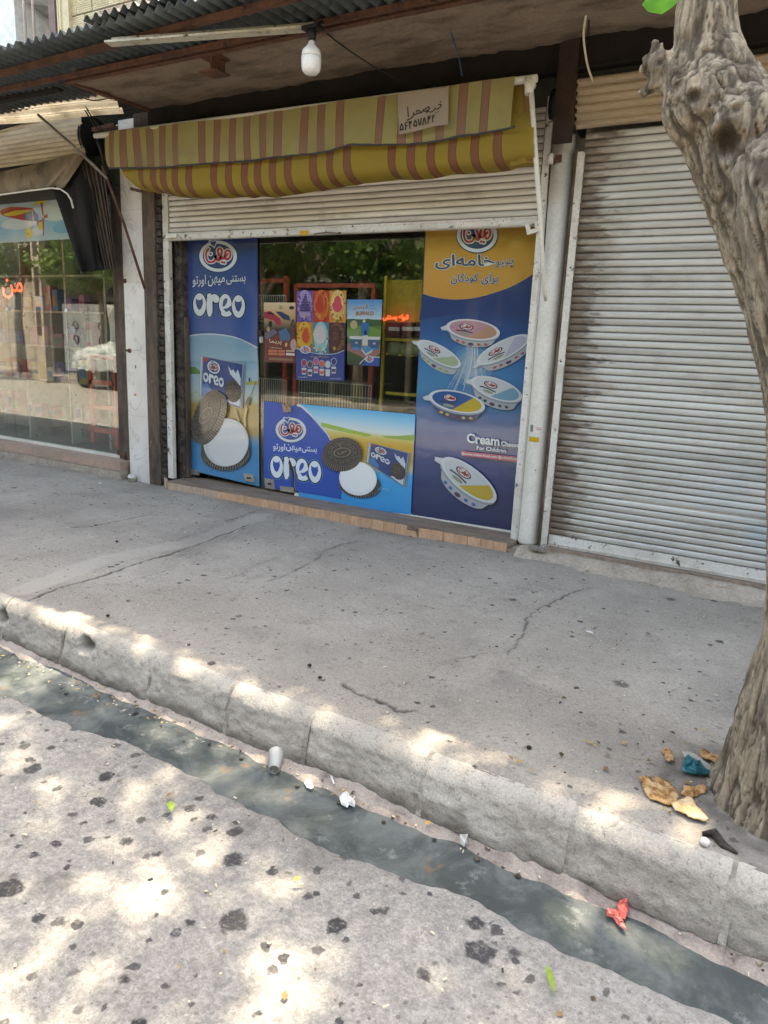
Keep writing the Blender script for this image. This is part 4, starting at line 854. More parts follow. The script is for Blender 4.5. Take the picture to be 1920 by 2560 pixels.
# ---------------- tall left poster
c = Canvas(GY-.004)
X0 = lambda y: 452 + (y-600)*.0245; X1 = lambda y: 643 + (y-600)*.007
st = [(900, srgb(120,168,190,k=KS)), (925, srgb(150,190,205,k=KS)), (975, srgb(176,200,204,k=KS)), (1000, srgb(182,196,170,k=KS)), (1015, srgb(176,150,70,k=KS)), (1060, srgb(190,158,84,k=KS)), (1085, srgb(180,150,80,k=KS)), (1105, srgb(90,160,190,k=KS)), (1120, srgb(50,140,196,k=KS)), (1215, srgb(50,150,205,k=KS))]
def bt(y): return y if y < 1150 else y
c.rows([(X0(y)-1, min(y*.984+12, 1173) if y < 1173 else 1173) for y, _ in st], [(X1(y)+1, y if y < 1215 else 1216) for y, _ in st], [k for _, k in st])
c.poly([ZM(*p) for p in [(255,140),(290,150),(330,215),(370,240),(430,235),(490,280),(512,310),(510,352),(380,350),(262,345)]], srgb(96,140,62,k=KS))
c.poly([ZM(*p) for p in [(1240,480),(1440,455),(1440,520),(1240,530)]], srgb(176,178,90,k=KS))
rr_ = random.Random(4)
for k in range(60):
    x = rr_.uniform(275, 1430); y = rr_.uniform(600, 1350); a, b = ZM(x, y); c.ell((a, b), (rr_.uniform(.6, 1.6), .3), (.4, rr_.uniform(2, 5)), rr_.choice([srgb(206,172,98,k=KS), srgb(168,132,66,k=KS), srgb(196,164,110,k=KS)]), 6)
c.poly([(448,598),(643,598)]+[ZL(*p) for p in [(1425,1990),(1300,1920),(1100,1830),(900,1780),(700,1760),(500,1765),(350,1785),(250,1815)]], srgb(196,206,206,k=KS))
c.rows([(450,560), (451,640), (455,740), ZL(250,1790)], [(644,560), (644,640), (643,740), ZL(1425,1960)], [srgb(30,56,110,k=KS), srgb(34,66,128,k=KS), srgb(48,84,148,k=KS), srgb(50,90,156,k=KS)])
arc = [ZL(*p) for p in [(1425,1960),(1300,1893),(1100,1800),(900,1765),(700,1748),(500,1748),(350,1772),(245,1800)]]
c.poly([arc[-1]]+[ZL(*p) for p in [(245,1750),(1425,1750)]]+arc[:-1], srgb(50,88,152,k=KS))
c.poly([ZL(245,1815)]+[ZL(*p) for p in [(350,1785),(500,1765),(700,1760),(900,1780),(1100,1830),(1300,1920),(1425,1990),(1425,2100),(245,2100)]], srgb(128,172,190,k=KS))
c.stroke([ZL(*p) for p in [(255,1812),(350,1785),(500,1762),(700,1757),(900,1775),(1100,1818),(1300,1905),(1425,1972)]], 3.2, srgb(206,214,214,k=KS))
c.rows([ZL(246,1815), ZM(262,150)], [ZL(1430,1960), ZM(1440,150)], [srgb(122,168,188,k=KS), srgb(150,186,200,k=KS)]); 
c.poly([ZL(246,1800)]+[ZL(*p) for p in [(350,1778),(500,1756),(700,1750),(900,1768),(1100,1812),(1300,1898),(1425,1966),(1430,1970),(1430,1900),(1425,1850),(246,1700)]], srgb(50,88,152,k=KS))
c.stroke([ZL(*p) for p in [(255,1812),(350,1785),(500,1762),(700,1757),(900,1775),(1100,1818),(1300,1905),(1425,1972)]], 3.2, srgb(206,214,214,k=KS))
logo(c, T3(ZL, 505, 262, 1105, 760, 8)); 
c.text('اورتو', ZL(400,1010), ZL(612,1005), ZL(400,815), WH, .012, srgb(24,46,96,k=KS), .04); c.text('میهن', ZL(645,1000), ZL(915,985), ZL(645,830), WH, .012, srgb(24,46,96,k=KS), .04); c.text('بستنی', ZL(940,972), ZL(1245,965), ZL(940,825), WH, .012, srgb(24,46,96,k=KS), .04)
oreo(c, T3(ZL, 395, 1080, 1250, 1510, 20), inner=srgb(52,80,132,k=KS))
packet(c, [ZM(530,60), ZM(1245,185), ZM(1200,905), ZM(510,700)])
c.stroke([ZM(*p) for p in [(1425,475),(1370,620),(1320,715)]], 1.8, srgb(110,100,62,k=KS)); c.poly([ZM(*p) for p in [(1295,710),(1345,725),(1300,860),(1245,835)]], srgb(86,92,66,k=KS)); c.ell(ZM(1318,440), (2, 0), (0, 6), srgb(50,52,40,k=KS), 8)
c.stroke([ZM(*p) for p in [(1250,1190),(1240,1050),(1270,900)]], 5, srgb(216,186,140,k=KS)); c.stroke([ZM(*p) for p in [(1150,1100),(1110,1000),(1090,930)]], 4, srgb(206,176,130,k=KS))
# lower biscuit with cream
o = Vector(ZM(940,1520)); cookie(c, Vector(ZM(940,1560)), Vector((61,4)), Vector((-6,42)), Vector((-1,9)), 56)
c.ell(Vector(ZM(955,1440)), Vector((56,4)), Vector((-6,60)), srgb(196,200,198,k=.8), 36); c.ell(Vector(ZM(985,1470)), Vector((49,4)), Vector((-5,54)), srgb(208,212,209,k=.82), 32)
cookie(c, Vector(ZM(640,1010)), Vector((30,-14))*1.25, Vector((-12,62))*1.0, Vector((13,9)), 60)
q = [(447,566),(644,566),(648,1216),(466,1173)]; me = c.mesh('shop_poster', q, srgb(34,66,128,k=KS), M['film'])
tag(put('shop_poster', me), 'tall blue ice cream poster with large biscuits, on the left door pane', 'poster')

# ---------------- wide poster across the lower middle pane
c = Canvas(GY-.014); KB = .78; BL = srgb(12,76,172,k=KB)
st = [(275, srgb(60,176,224,k=KB), 380), (360, srgb(140,205,232,k=KB), 480), (460, srgb(214,228,226,k=KB), 600), (520, srgb(208,196,110,k=KB), 640), (600, srgb(214,170,54,k=KB), 700), (760, srgb(200,160,60,k=KB), 850), (860, srgb(196,196,130,k=KB), 930), (905, srgb(40,170,224,k=KB), 990), (1240, srgb(12,150,216,k=KB), 1368)]
c.rows([ZB(420, y) for y, _, _ in st], [ZB(1572-(y2-400)*.047, y2) for _, _, y2 in st], [k for _, k, _ in st], 12)
c.poly([ZB(*p) for p in [(640,458),(700,470),(780,490),(880,515),(1000,545),(1150,580),(1100,600),(900,560),(720,520),(650,500)]], srgb(150,186,70,k=KB)); c.poly([ZB(*p) for p in [(1240,590),(1400,592),(1568,578),(1568,640),(1400,625),(1280,612)]], srgb(150,176,80,k=KB))
for k in range(40):
    x = rr_.uniform(720, 1560); y = rr_.uniform(640, 820); c.ell(ZB(x, y), (rr_.uniform(.6, 2.5), .2), (.2, rr_.uniform(.6, 1.6)), rr_.choice([srgb(226,186,80,k=KB), srgb(190,146,50,k=KB)]), 6)
L = [(78,248),(255,268),(300,352),(345,356),(360,290),(430,290),(500,350),(580,440),(650,520),(720,600),(760,680),(800,780),(840,900),(855,1000),(855,1218),(640,1180),(400,1140),(240,1120),(80,1095)]
c.poly([ZB(*p) for p in L], BL)
c.stroke([ZB(*p) for p in [(405,292),(450,298),(530,370),(620,465),(700,565),(742,640)]], [6,6,5,4,3,2], srgb(206,214,212,k=KB))
c.rows([ZB(850,960), ZB(846,1214)], [ZB(1540,1075), ZB(1530,1366)], [srgb(14,160,220,k=KB), srgb(6,150,218,k=KB)])
c.poly([ZB(*p) for p in [(345,300),(400,285),(440,330),(395,400),(350,350)]], srgb(34,70,150,k=KB))
logo(c, T3(ZB, 195, 405, 497, 650, 10), navy=srgb(30,72,150,k=KB))
W2 = srgb(216,228,232,k=.85)
c.text('اورتو', ZB(172,740), ZB(290,752), ZB(172,655), W2, .012); c.text('میهن', ZB(300,740), ZB(450,765), ZB(300,668), W2, .012); c.text('بستنی', ZB(458,755), ZB(604,775), ZB(458,690), W2, .012)
oreo(c, T3(ZB, 135, 765, 655, 1025, 55), col=W2, inner=BL, dark=srgb(10,30,90,k=KS), lite=srgb(70,150,220,k=KB))
c.poly([ZB(*p) for p in [(330,815),(350,850),(372,920),(385,985),(382,1090),(405,1142),(380,1142),(362,1090),(368,1000),(350,930),(325,860)]], srgb(30,24,24,k=KS))
c.stroke([ZB(*p) for p in [(370,900),(386,985),(384,1080),(400,1135)]], 1.2, srgb(190,150,120,k=KS))
packet(c, [ZB(1118,655), ZB(1530,760), ZB(1482,1108), ZB(1095,850)])
cookie(c, Vector(ZB(1035,1060)), Vector((51,7)), Vector((-5,29)), Vector((-1,6)), 50)
c.ell(Vector(ZB(1020,1010)), Vector((47,5)), Vector((-3,42)), srgb(218,226,226,k=.85), 34); c.ell(Vector(ZB(1022,1000)), Vector((43,5)), Vector((-3,36)), srgb(226,232,231,k=.85), 30)
cookie(c, Vector(ZB(868,752)), Vector((47,-7))*1.03, Vector((8,37)), Vector((-2,10)), 54)
for k in range(14): x = rr_.uniform(1235, 1330); c.stroke([ZB(x, 1090+(x-1235)*.3), ZB(x+rr_.uniform(-30, 40), 1090+rr_.uniform(20, 60))], .5, srgb(120,200,230,k=KB), sm=1)
q = [ZB(*p) for p in [(78,246),(255,268),(300,352),(345,356),(380,286),(1572,398),(1576,420),(1530,1368),(405,1142),(80,1098)]]
me = c.mesh('shop_poster', q, BL, M['print']); wp = tag(put('shop_poster', me), 'wide torn poster with blue left half and biscuits, across the bottom of the glass door', 'poster')
m = MB(); a = [PX(*ZB(*p), GY-.03) for p in ((255,268),(300,356),(347,352),(300,300))]; a[1].y -= .035; a[2].y -= .03; m.slab(a, (0,-.0015,0)); o = m.make('torn_flap', plain('poster_back', C(.36,.20,.12), .6), wp)

# ---------------- tall right poster
c = Canvas(GY-.004)
XA = lambda y: 1066-(y-581)*.0563; XB = lambda y: 1349-(y-560)*.0885
st = [(560, (26,52,108)), (790, (40,66,118)), (850, (38,92,152)), (950, (62,134,186)), (1000, (70,140,184)), (1060, (44,104,160)), (1120, (36,74,140)), (1240, (28,50,106)), (1335, (24,42,92))]
c.rows([(XA(y), y-(46 if y > 1280 else 30)) for y, _ in st], [(XB(y), y) for y, _ in st], [srgb(*k, k=KS) for _, k in st], 8)
for k in range(0): c.poly([ZR(*p) for p in [(640+k*28,1350),(655+k*28,1350),(690+k*22,1659),(670+k*22,1659)]], srgb(150,180,196,k=KS))
0 and c.poly([(1004+i[0]/4.1475, 900+i[1]/4.1475) for i in [(560,-120),(800,-120),(780,330),(640,300),(560,310)]], srgb(150,178,194,k=KS))
ORG = [(268,130),(1432,120)]+[(1395,585),(1300,650),(1150,730),(1000,785),(850,830),(700,855),(560,862),(430,850),(320,828),(240,800)]
c.poly([ZR(*p) for p in ORG], srgb(196,150,60,k=.7))
c.rows([ZR(268,125), ZR(262,350), ZR(248,600), ZR(243,790)], [ZR(1430,110), ZR(1412,350), ZR(1396,560), ZR(1390,588)], [srgb(182,140,44,k=.7), srgb(196,146,52,k=.7), srgb(208,154,66,k=.7), srgb(212,158,70,k=.7)])
c.rows([(XA(745), 735), (XA(900), 800)], [ZR(1392,600), ZR(1365,900)], [srgb(34,60,116,k=KS), srgb(40,66,118,k=KS)])
c.poly([ZR(*p) for p in [(1392,560),(1395,585),(1300,650),(1150,730),(1000,785),(850,830),(700,855),(560,862),(430,850),(320,828),(243,802),(246,700),(252,560)]], srgb(210,156,68,k=.7))
for g, cc_ in ((1.0,(66,126,176)), (.8,(92,146,186)), (.6,(124,166,194)), (.42,(150,182,200))): c.ell(ZR(740,1560), (66*g,-4*g), (4*g,62*g), srgb(*cc_, k=KS), 28)
for k in range(18):
    a_ = rr_.uniform(-1, 1); c.stroke([ZR(750+a_*60,1320), ZR(745+a_*90,1500), ZQ(720+a_*230+rr_.uniform(-20,20), rr_.uniform(150,330))], rr_.uniform(.8, 3.4), srgb(*rr_.choice([(176,196,206),(204,212,216),(150,182,200)]), k=.72), sm=3)
c.stroke([ZR(*p) for p in [(1393,588),(1300,652),(1150,733),(1000,787),(850,832),(700,857),(560,864),(430,852),(320,830),(243,803)]], 1.2, srgb(226,190,130,k=KS))
logo(c, T3(ZR, 590, 20, 1012, 378, 0)); NV = srgb(34,56,100,k=KS)
c.text('خامه‌ای'.replace('\u200c', '_'), ZR(368,555), ZR(985,555), ZR(368,400), NV, .02, WH, .035); c.text('پنیر', ZR(985,548), ZR(1175,535), ZR(985,450), srgb(50,70,110,k=KS), .008, WH, .03)
c.text('کودکان', ZR(530,712), ZR(815,700), ZR(530,605), NV, .015, WH, .04); c.text('برای', ZR(845,715), ZR(1018,712), ZR(845,600), NV, .015, WH, .04)
def tub(o, ax, ay, depth, top, side=srgb(178,186,188,k=KS), mark=True):
    o, ax, ay, depth = [Vector(v) for v in (o, ax, ay, depth)]
    for k in range(7): c.ell(o+depth*(1-k/6), ax*(.80+.17*k/6), ay*(.80+.17*k/6), side, 26)
    c.ell(o+depth*.16, ax*1.0, ay*1.02, srgb(150,160,166,k=KS)); c.poly([o-ax*.86-ay*.3, o-ax*1.2+ay*.25, o-ax*1.12+ay*.5, o-ax*.82+ay*.4], srgb(196,204,206,k=.75))
    c.ell(o, ax, ay, srgb(206,212,212,k=.78)); c.ell(o, ax*.88, ay*.86, top[0]); c.poly([o+ax*.88*math.cos(t)+ay*.86*math.sin(t) for t in np.linspace(-.9, 1.7, 14)], top[1])
    if mark:
        f = (o-ax*.52-ay*.5, o+ax*.0-ay*.5, o-ax*.52+ay*.12); logo(c, f, detail=False, ring=srgb(90,60,90,k=KS), navy=srgb(230,220,215,k=KS))
        c.stroke([o-ax*.6+ay*.28, o-ax*.3+ay*.24, o-ax*.0+ay*.32], ay.length*.12, srgb(70,66,80,k=KS), sm=2); c.ell(o-ax*.26+ay*.52, ax*.2, ay*.14, srgb(150,160,136,k=KS), 14)
        g = o+depth*.62+ay*.9; c.ell(g, ax*.11, ay*.16, srgb(96,60,86,k=KS), 10)
        for dx in (-.5, -.28, .3, .55): c.ell(o+ax*dx+depth*.55+ay*(math.sqrt(max(0, 1-dx*dx))*.92), ax*.07, ay*.13, top[2], 8)
W1 = srgb(196,204,204,k=.75)
tub(ZR(410,1430), Vector((53,31)), Vector((-13,17)), (-2,23), (W1, srgb(170,186,150,k=KS), srgb(160,170,60,k=KS)))
tub(ZR(1075,1385), Vector((66,-33)), Vector((10,20)), (8,22), (W1, srgb(190,190,206,k=KS), srgb(190,80,90,k=KS)))
tub(ZR(765,1180), Vector((67,10)), Vector((-5,25)), (-2,22), (srgb(198,150,160,k=KS), srgb(196,150,120,k=KS), srgb(200,90,60,k=KS)))
tub(ZQ(1010,300), Vector((63,23)), Vector((-10,24)), (-4,26), (W1, srgb(120,170,190,k=KS), srgb(60,70,80,k=KS)))
tub(ZQ(600,430), Vector((70,15)), Vector((-5,26)), (0,24), (srgb(30,92,156,k=KS), srgb(206,180,50,k=KS), srgb(206,180,60,k=KS)), side=srgb(36,64,116,k=KS))
tub(ZQ(725,1240), Vector((66,53)), Vector((-22,23)), (-14,26), (W1, srgb(206,176,48,k=KS), srgb(70,110,170,k=KS)))
c.text('Cream', ZQ(705,855), ZQ(1042,890), ZQ(705,755), WH, .03); c.text('Cheese', ZQ(1060,888), ZQ(1245,905), ZQ(1060,838), WH, .03); c.text('For Children', ZQ(808,925), ZQ(1110,958), ZQ(808,885), WH, .02)
c.poly([ZQ(*p) for p in [(645,950),(660,940),(1225,1000),(1222,1054),(660,988),(645,975)]], srgb(196,70,100,k=KS)); c.text('@www.mihan-food.com @mihanfood', ZQ(650,985), ZQ(1222,1042), ZQ(650,950), WH, .01)
q = [(1067,540),(1350,530),(1280,1326),(1027,1286)]; me = c.mesh('shop_poster', q, srgb(30,56,110,k=KS), M['film'])
tag(put('shop_poster', me), 'tall orange and navy cream cheese poster with white tubs, on the right pane', 'poster')

# ---------------- three small posters on the middle glass
c = Canvas(GY-.010); f = lambda u, v: tuple(Vector(ZP(100,395))*(1-u)*(1-v)+Vector(ZP(512,398))*u*(1-v)+Vector(ZP(118,1165))*(1-u)*v+Vector(ZP(512,1180))*u*v)
s_ = lambda *k: srgb(*k, k=.62)
c.rows([f(0,0), f(0,.2), f(0,.45), f(0,.62), f(0,1)], [f(1,0), f(1,.2), f(1,.45), f(1,.62), f(1,1)], [s_(232,206,166), s_(206,170,120), s_(60,50,52), s_(120,56,40), s_(96,52,32)])
c.poly([f(0,.16), f(.2,.14), f(.35,.2), f(.52,.27), f(.55,.38), f(.4,.37), f(.3,.3), f(0,.26)], s_(176,40,62)); c.poly([f(.12,.165), f(.24,.16), f(.34,.2), f(.1,.2)], s_(60,20,30))
c.ell(f(.2,.36), (5,0), (0,8), s_(26,22,24), 14); c.poly([f(.36,.15), f(.55,.15), f(.8,.22), f(.84,.30), f(.62,.28), f(.5,.22)], s_(34,52,90))
c.poly([f(0,.52), f(.3,.44), f(.42,.5), f(.1,.62), f(0,.6)], s_(110,104,124)); c.poly([f(.46,.48), f(.7,.42), f(.84,.55), f(.8,.64), f(.5,.63)], s_(70,108,146)); c.ell(f(.9,.42), (6,1), (-2,22), s_(78,48,34), 18)
for k in range(18): c.ell(f(rr_.uniform(.86,.96), rr_.uniform(.3,.54)), (1.2,0), (0,1), s_(140,98,70), 6)
c.poly([f(0,.64), f(.38,.57), f(.6,.67), f(1,.68), f(1,1), f(.02,1)], s_(122,56,38)); c.ell(f(.94,.7), (8,0), (0,15), s_(190,160,150), 14)
c.ell(f(.54,.08), (5,-2), (2,5), s_(176,160,110), 12); c.ell(f(.13,.45), (4,0), (0,6), s_(196,160,90), 12); c.ell(f(.88,.085), (6.5,0), (0,4.5), s_(60,38,28), 14); c.ell(f(.7,.7), (2.5,2), (-2,5), s_(214,180,110), 10)
c.text('پریما', f(.16,.70), f(.55,.705), f(.16,.61), s_(232,214,190), .005); c.text('Truffle Premium', f(.16,.765), f(.56,.77), f(.16,.745), s_(236,220,200), .0)
for v in (.79, .84): c.poly([f(.12,v), f(.42,v), f(.42,v+.04), f(.12,v+.04)], s_(206,120,80)); c.poly([f(.45,v), f(.66,v), f(.66,v+.04), f(.45,v+.04)], s_(206,120,80))
c.poly([f(.7,.835), f(.98,.84), f(.98,.88), f(.7,.875)], s_(226,216,206)); c.poly([f(.7,.79), f(.97,.79), f(.97,.815), f(.7,.815)], s_(200,180,160)); c.poly([f(.14,.92), f(.93,.93), f(.93,.97), f(.14,.965)], s_(150,110,84))
me = c.mesh('small_poster', [f(0,0), f(1,0), f(1,1), f(0,1)], s_(100,50,40), M['print'], .0015); tag(put('small_poster', me), 'small brown poster with a red car and chocolate bar, leftmost on the middle glass', 'poster')
c = Canvas(GY-.012); f = lambda u, v: tuple(Vector(ZP(524,242))*(1-u)*(1-v)+Vector(ZP(1175,242))*u*(1-v)+Vector(ZP(538,1395))*(1-u)*v+Vector(ZP(1150,1410))*u*v)
cols = [((112,88,160),(170,150,200)), ((190,60,34),(226,120,50)), ((216,150,60),(236,200,120)), ((206,130,30),(226,180,60)), ((60,130,150),(150,200,196)), ((74,40,34),(120,72,56))]
for i in range(6):
    u0 = (i % 3)*.333; v0 = (i//3)*.355; c.poly([f(u0,v0), f(u0+.333,v0), f(u0+.333,v0+.355), f(u0,v0+.355)], s_(*cols[i][0])); c.ell(f(u0+.166, v0+.16), Vector(f(u0+.3,v0))-Vector(f(u0+.15,v0)), Vector(f(u0,v0+.17))-Vector(f(u0,v0)), s_(*cols[i][1]), 20)
    for k in range(26):
        a = rr_.uniform(0, 6.28); r = rr_.uniform(.7, 1.05); uu = u0+.166+.155*r*math.cos(a); vv = v0+.19+.165*r*math.sin(a)
        if u0 < uu < u0+.33 and v0 < vv < v0+.35: c.ell(f(uu, vv), (rr_.uniform(1.5, 3.5), 0), (0, rr_.uniform(1.5, 3.5)), s_(*rr_.choice([[(92,60,150),(60,40,110),(150,130,190)], [(206,70,30),(150,30,20),(230,140,50)], [(220,100,40),(170,50,40),(90,120,50)], [(230,170,40),(200,110,30),(90,110,40)], [(210,220,216),(80,150,160),(190,200,200)], [(60,30,26),(100,58,40),(140,90,60)]][i])), 8)
for r in range(6):
    for k in range(max(1, min(r+1, 5))): a = f(.18+(k-min(r, 4)/2)*.042, .07+r*.03); c.ell(a, (3.1,0), (0,3.1), s_(70,52,120), 10); c.ell((a[0]-.9, a[1]-.9), (1,0), (0,1), s_(150,130,190), 6)
def drop(cx, cy, w, h, col, edge): c.ell(f(cx,cy), Vector(f(cx+w+.012,cy))-Vector(f(cx,cy)), Vector(f(cx,cy+h+.012))-Vector(f(cx,cy)), edge, 22); c.poly([f(cx+w*math.sin(t)*(.72 if math.cos(t) > 0 else 1), cy-h*math.cos(t)) for t in np.linspace(0, 6.28, 25)[:-1]], col)
drop(.49,.15,.095,.10, s_(196,52,34), s_(220,110,50)); drop(.84,.15,.11,.095, s_(216,72,96), s_(250,214,120)); drop(.2,.5,.08,.085, s_(206,70,40), s_(224,150,50)); drop(.49,.49,.125,.10, s_(206,206,200), s_(190,200,196)); drop(.80,.51,.105,.11, s_(92,50,38), s_(70,36,30))
for k in range(40): a = rr_.uniform(0, 6.28); r = rr_.uniform(0, .9); c.ell(f(.8+.1*r*math.cos(a), .51+.1*r*math.sin(a)), (1.3,0), (0,.8), s_(*rr_.choice([(140,84,56),(60,30,24),(170,110,70)])), 6)
for k in range(40): a = rr_.uniform(0, 6.28); r = rr_.uniform(0, .9); c.ell(f(.49+.11*r*math.cos(a), .49+.095*r*math.sin(a)), (1,0), (0,1), s_(*rr_.choice([(226,226,220),(180,186,184)])), 6)
for u, v in ((.18,.285),(.49,.285),(.83,.28),(.49,.65),(.80,.64)): c.ell(f(u,v), (2.6,0), (0,5), s_(206,166,96), 10)
c.poly([f(0,.645), f(.2,.68), f(.5,.71), f(.8,.705), f(1,.66), f(1,1), f(0,1)], s_(34,66,140)); c.stroke([f(0,.648), f(.2,.68), f(.5,.708), f(.8,.703), f(1,.662)], 1.6, s_(196,206,216))
logo(c, (f(.09,.62), f(.31,.62), f(.09,.705)), detail=False); c.text('بستنی‌های میوه‌ای'.replace('\u200c', '_'), f(.3,.75), f(.68,.75), f(.3,.72), s_(216,170,90), .0)
for k, cc in enumerate([(176,40,60),(90,64,50),(206,80,120),(216,100,40),(206,206,206),(60,56,110)]):
    u = .17+k*.125; dv = .02*math.sin(k*2.2); c.ell(f(u,.81+dv), (7.5,0), (0,10), s_(150,170,196), 16); c.ell(f(u,.81+dv), (5.6,0), (0,8), s_(*cc), 14); c.poly([f(u-.05,.865+dv), f(u+.05,.865+dv), f(u+.042,.94+dv), f(u-.042,.94+dv)], s_(206,206,206)); c.poly([f(u-.04,.89+dv), f(u+.04,.89+dv), f(u+.036,.925+dv), f(u-.036,.925+dv)], s_(*cc))
c.text('www.mihan', f(.04,.975), f(.24,.975), f(.04,.96), s_(206,216,226)); c.text('mihan food', f(.72,.985), f(.94,.985), f(.72,.972), s_(206,216,226))
me = c.mesh('small_poster', [f(0,0), f(1,0), f(1,1), f(0,1)], s_(34,66,140), M['print'], .0015); tag(put('small_poster', me), 'larger poster of six fruit ice creams over a blue band, middle of the small posters', 'poster')
c = Canvas(GY-.010); f = lambda u, v: tuple(Vector(ZP(1180,355))*(1-u)*(1-v)+Vector(ZP(1638,358))*u*(1-v)+Vector(ZP(1180,1200))*(1-u)*v+Vector(ZP(1600,1222))*u*v)
c.rows([f(0,0), f(0,.3), f(0,.301), f(0,.55), f(0,.66), f(0,1)], [f(1,0), f(1,.3), f(1,.301), f(1,.55), f(1,.66), f(1,1)], [s_(60,146,206), s_(190,216,226), s_(70,110,40), s_(96,136,50), s_(80,110,50), s_(40,60,34)])
c.poly([f(0,.30), f(.2,.295), f(.4,.315), f(.6,.29), f(.8,.305), f(1,.30), f(1,.4), f(0,.4)], s_(56,92,44)); c.poly([f(0,.45), f(.5,.38), f(1,.46), f(1,.6), f(0,.58)], s_(104,146,56))
c.poly([f(0,.68), f(.5,.63), f(1,.70), f(1,.80), f(.7,.93), f(.3,.84), f(0,.78)], s_(160,110,100)); c.ell(f(.2,.385), (9,0), (0,11), s_(190,170,130), 16); c.poly([f(0,.47), f(.35,.455), f(.35,.56), f(0,.57)], s_(120,150,90))
c.text('گاومیش', f(.18,.16), f(.6,.155), f(.18,.07), s_(150,96,30), .015, s_(232,226,210), .03); c.text('لبنیات', f(.63,.10), f(.78,.10), f(.63,.075), s_(40,76,120)); c.text('و شیرتازه', f(.63,.15), f(.83,.15), f(.63,.12), s_(40,76,120)); c.text('BUFFALO', f(.26,.245), f(.77,.235), f(.26,.185), s_(160,100,40), .02, s_(226,206,170), .025)
c.poly([f(.40,.36), f(.66,.35), f(.62,.55), f(.44,.55)], s_(24,110,176)); c.ell(f(.5,.33), (3.6,0), (0,3.6), s_(200,206,200), 10); c.poly([f(.46,.55), f(.62,.54), f(.63,.70), f(.46,.70)], s_(206,206,190)); c.ell(f(.55,.5), (4,1), (0,6), s_(20,30,40), 10)
for u in (.27, .80): c.poly([f(u-.18,.59), f(u+.17,.59), f(u+.14,.75), f(u-.14,.75)], s_(40,96,136)); c.ell(f(u,.75), (11,0), (0,3.5), s_(60,130,176), 16); c.poly([f(u-.2,.56), f(u+.19,.56), f(u+.18,.605), f(u-.18,.605)], s_(210,214,210)); c.ell(f(u+.02,.66), (4,0), (0,3), s_(206,160,160), 8)
c.poly([f(.42,.72), f(.66,.70), f(.78,.75), f(.58,.82)], s_(70,140,186)); c.poly([f(.42,.73), f(.58,.82), f(.58,.85), f(.44,.77)], s_(206,210,206)); c.poly([f(.58,.82), f(.78,.75), f(.77,.79), f(.58,.85)], s_(196,200,198))
c.poly([f(.46,1), f(.55,.93), f(.7,.87), f(1,.86), f(1,1)], s_(34,76,160)); c.stroke([f(.40,.98), f(.5,.92), f(.66,.87), f(1,.865)], 2.2, s_(210,216,220)); logo(c, (f(.56,.85), f(.82,.85), f(.56,.95)), detail=False)
me = c.mesh('small_poster', [f(0,0), f(1,0), f(1,1), f(0,1)], s_(60,110,60), M['print'], .0015); tag(put('small_poster', me), 'small green and sky blue dairy poster, rightmost on the middle glass', 'poster')

# ================================================================ INSIDE THE MAIN SHOP
def rack(name, label, y, bars, mat, w=.035, group=None, cat='rack', extra=None):
    P = PX(*bars[0][:2], y); t = thing(name, label, cat, (P.x, y, .07), group)
    for b in bars:
        p, q = PX(b[0], b[1], y), PX(b[2], b[3], y)
        vert = abs(p.z-q.z) > abs(p.x-q.x)
        if vert: q = Vector((p.x, q.y, q.z))
        else: q = Vector((q.x, q.y, p.z))
        MB().obox(p, q, w, w, up=Vector((0,1,0)) if vert else Vector((0,0,1))).make('post' if vert else 'rail', mat, t)
    return t
r1 = rack('red_rack', 'red steel rack with a wire grid, seen left through the glass door', .55, [(716,690,720,1290),(650,702,718,700),(640,690,640,1290)], M['red'])
r2 = rack('red_rack', 'wide red steel frame rack behind the small posters', .60, [(742,712,742,1290),(936,722,926,1290),(742,714,938,722)], M['red'])
def grid(t, x0, x1, ya, yb, y, n, nh=3):
    a, b = PX(x0, ya, y), PX(x1, yb, y); m = MB()
    for k in range(n+1): x = a.x+(b.x-a.x)*k/n; m.box(x-.0022, x+.0022, y-.0022, y+.0022, b.z, a.z)
    for k in range(nh): z = a.z+(b.z-a.z)*k/(nh-1); m.box(a.x, b.x, y-.003, y+.003, z-.003, z+.003)
    m.make('wire_grid', M['wirew'], t)
grid(r1, 644, 714, 738, 790, .53, 14); grid(r1, 644, 714, 945, 1065, .53, 14, 4); grid(r2, 748, 925, 950, 1060, .57, 26, 4); grid(r2, 748, 925, 760, 800, .6, 22)
for r_, (x0, x1), ys_ in ((r1, (644,716), (800,940)), (r2, (742,934), (770,945))):
    for yy in ys_: a, b = PX(x0, yy, .6), PX(x1, yy, .6); MB().box(a.x, b.x, .60, .95, a.z-.012, a.z).make('shelf_board', M['inwall'], r_)
yr = rack('yellow_rack', 'yellow steel shelf unit seen right through the glass door', .55, [(966,690,958,1290),(1064,690,1050,1290),(966,884,1062,884),(966,982,1062,984),(960,848,1058,848)], M['yel'], .022)
a, b = PX(968,700,.6), PX(1072,808,.6); MB().box(a.x, b.x+.1, .60, .61, b.z, a.z).make('back_sheet', plain('yellow_sheet', C(.62,.38,.05), .6), yr)
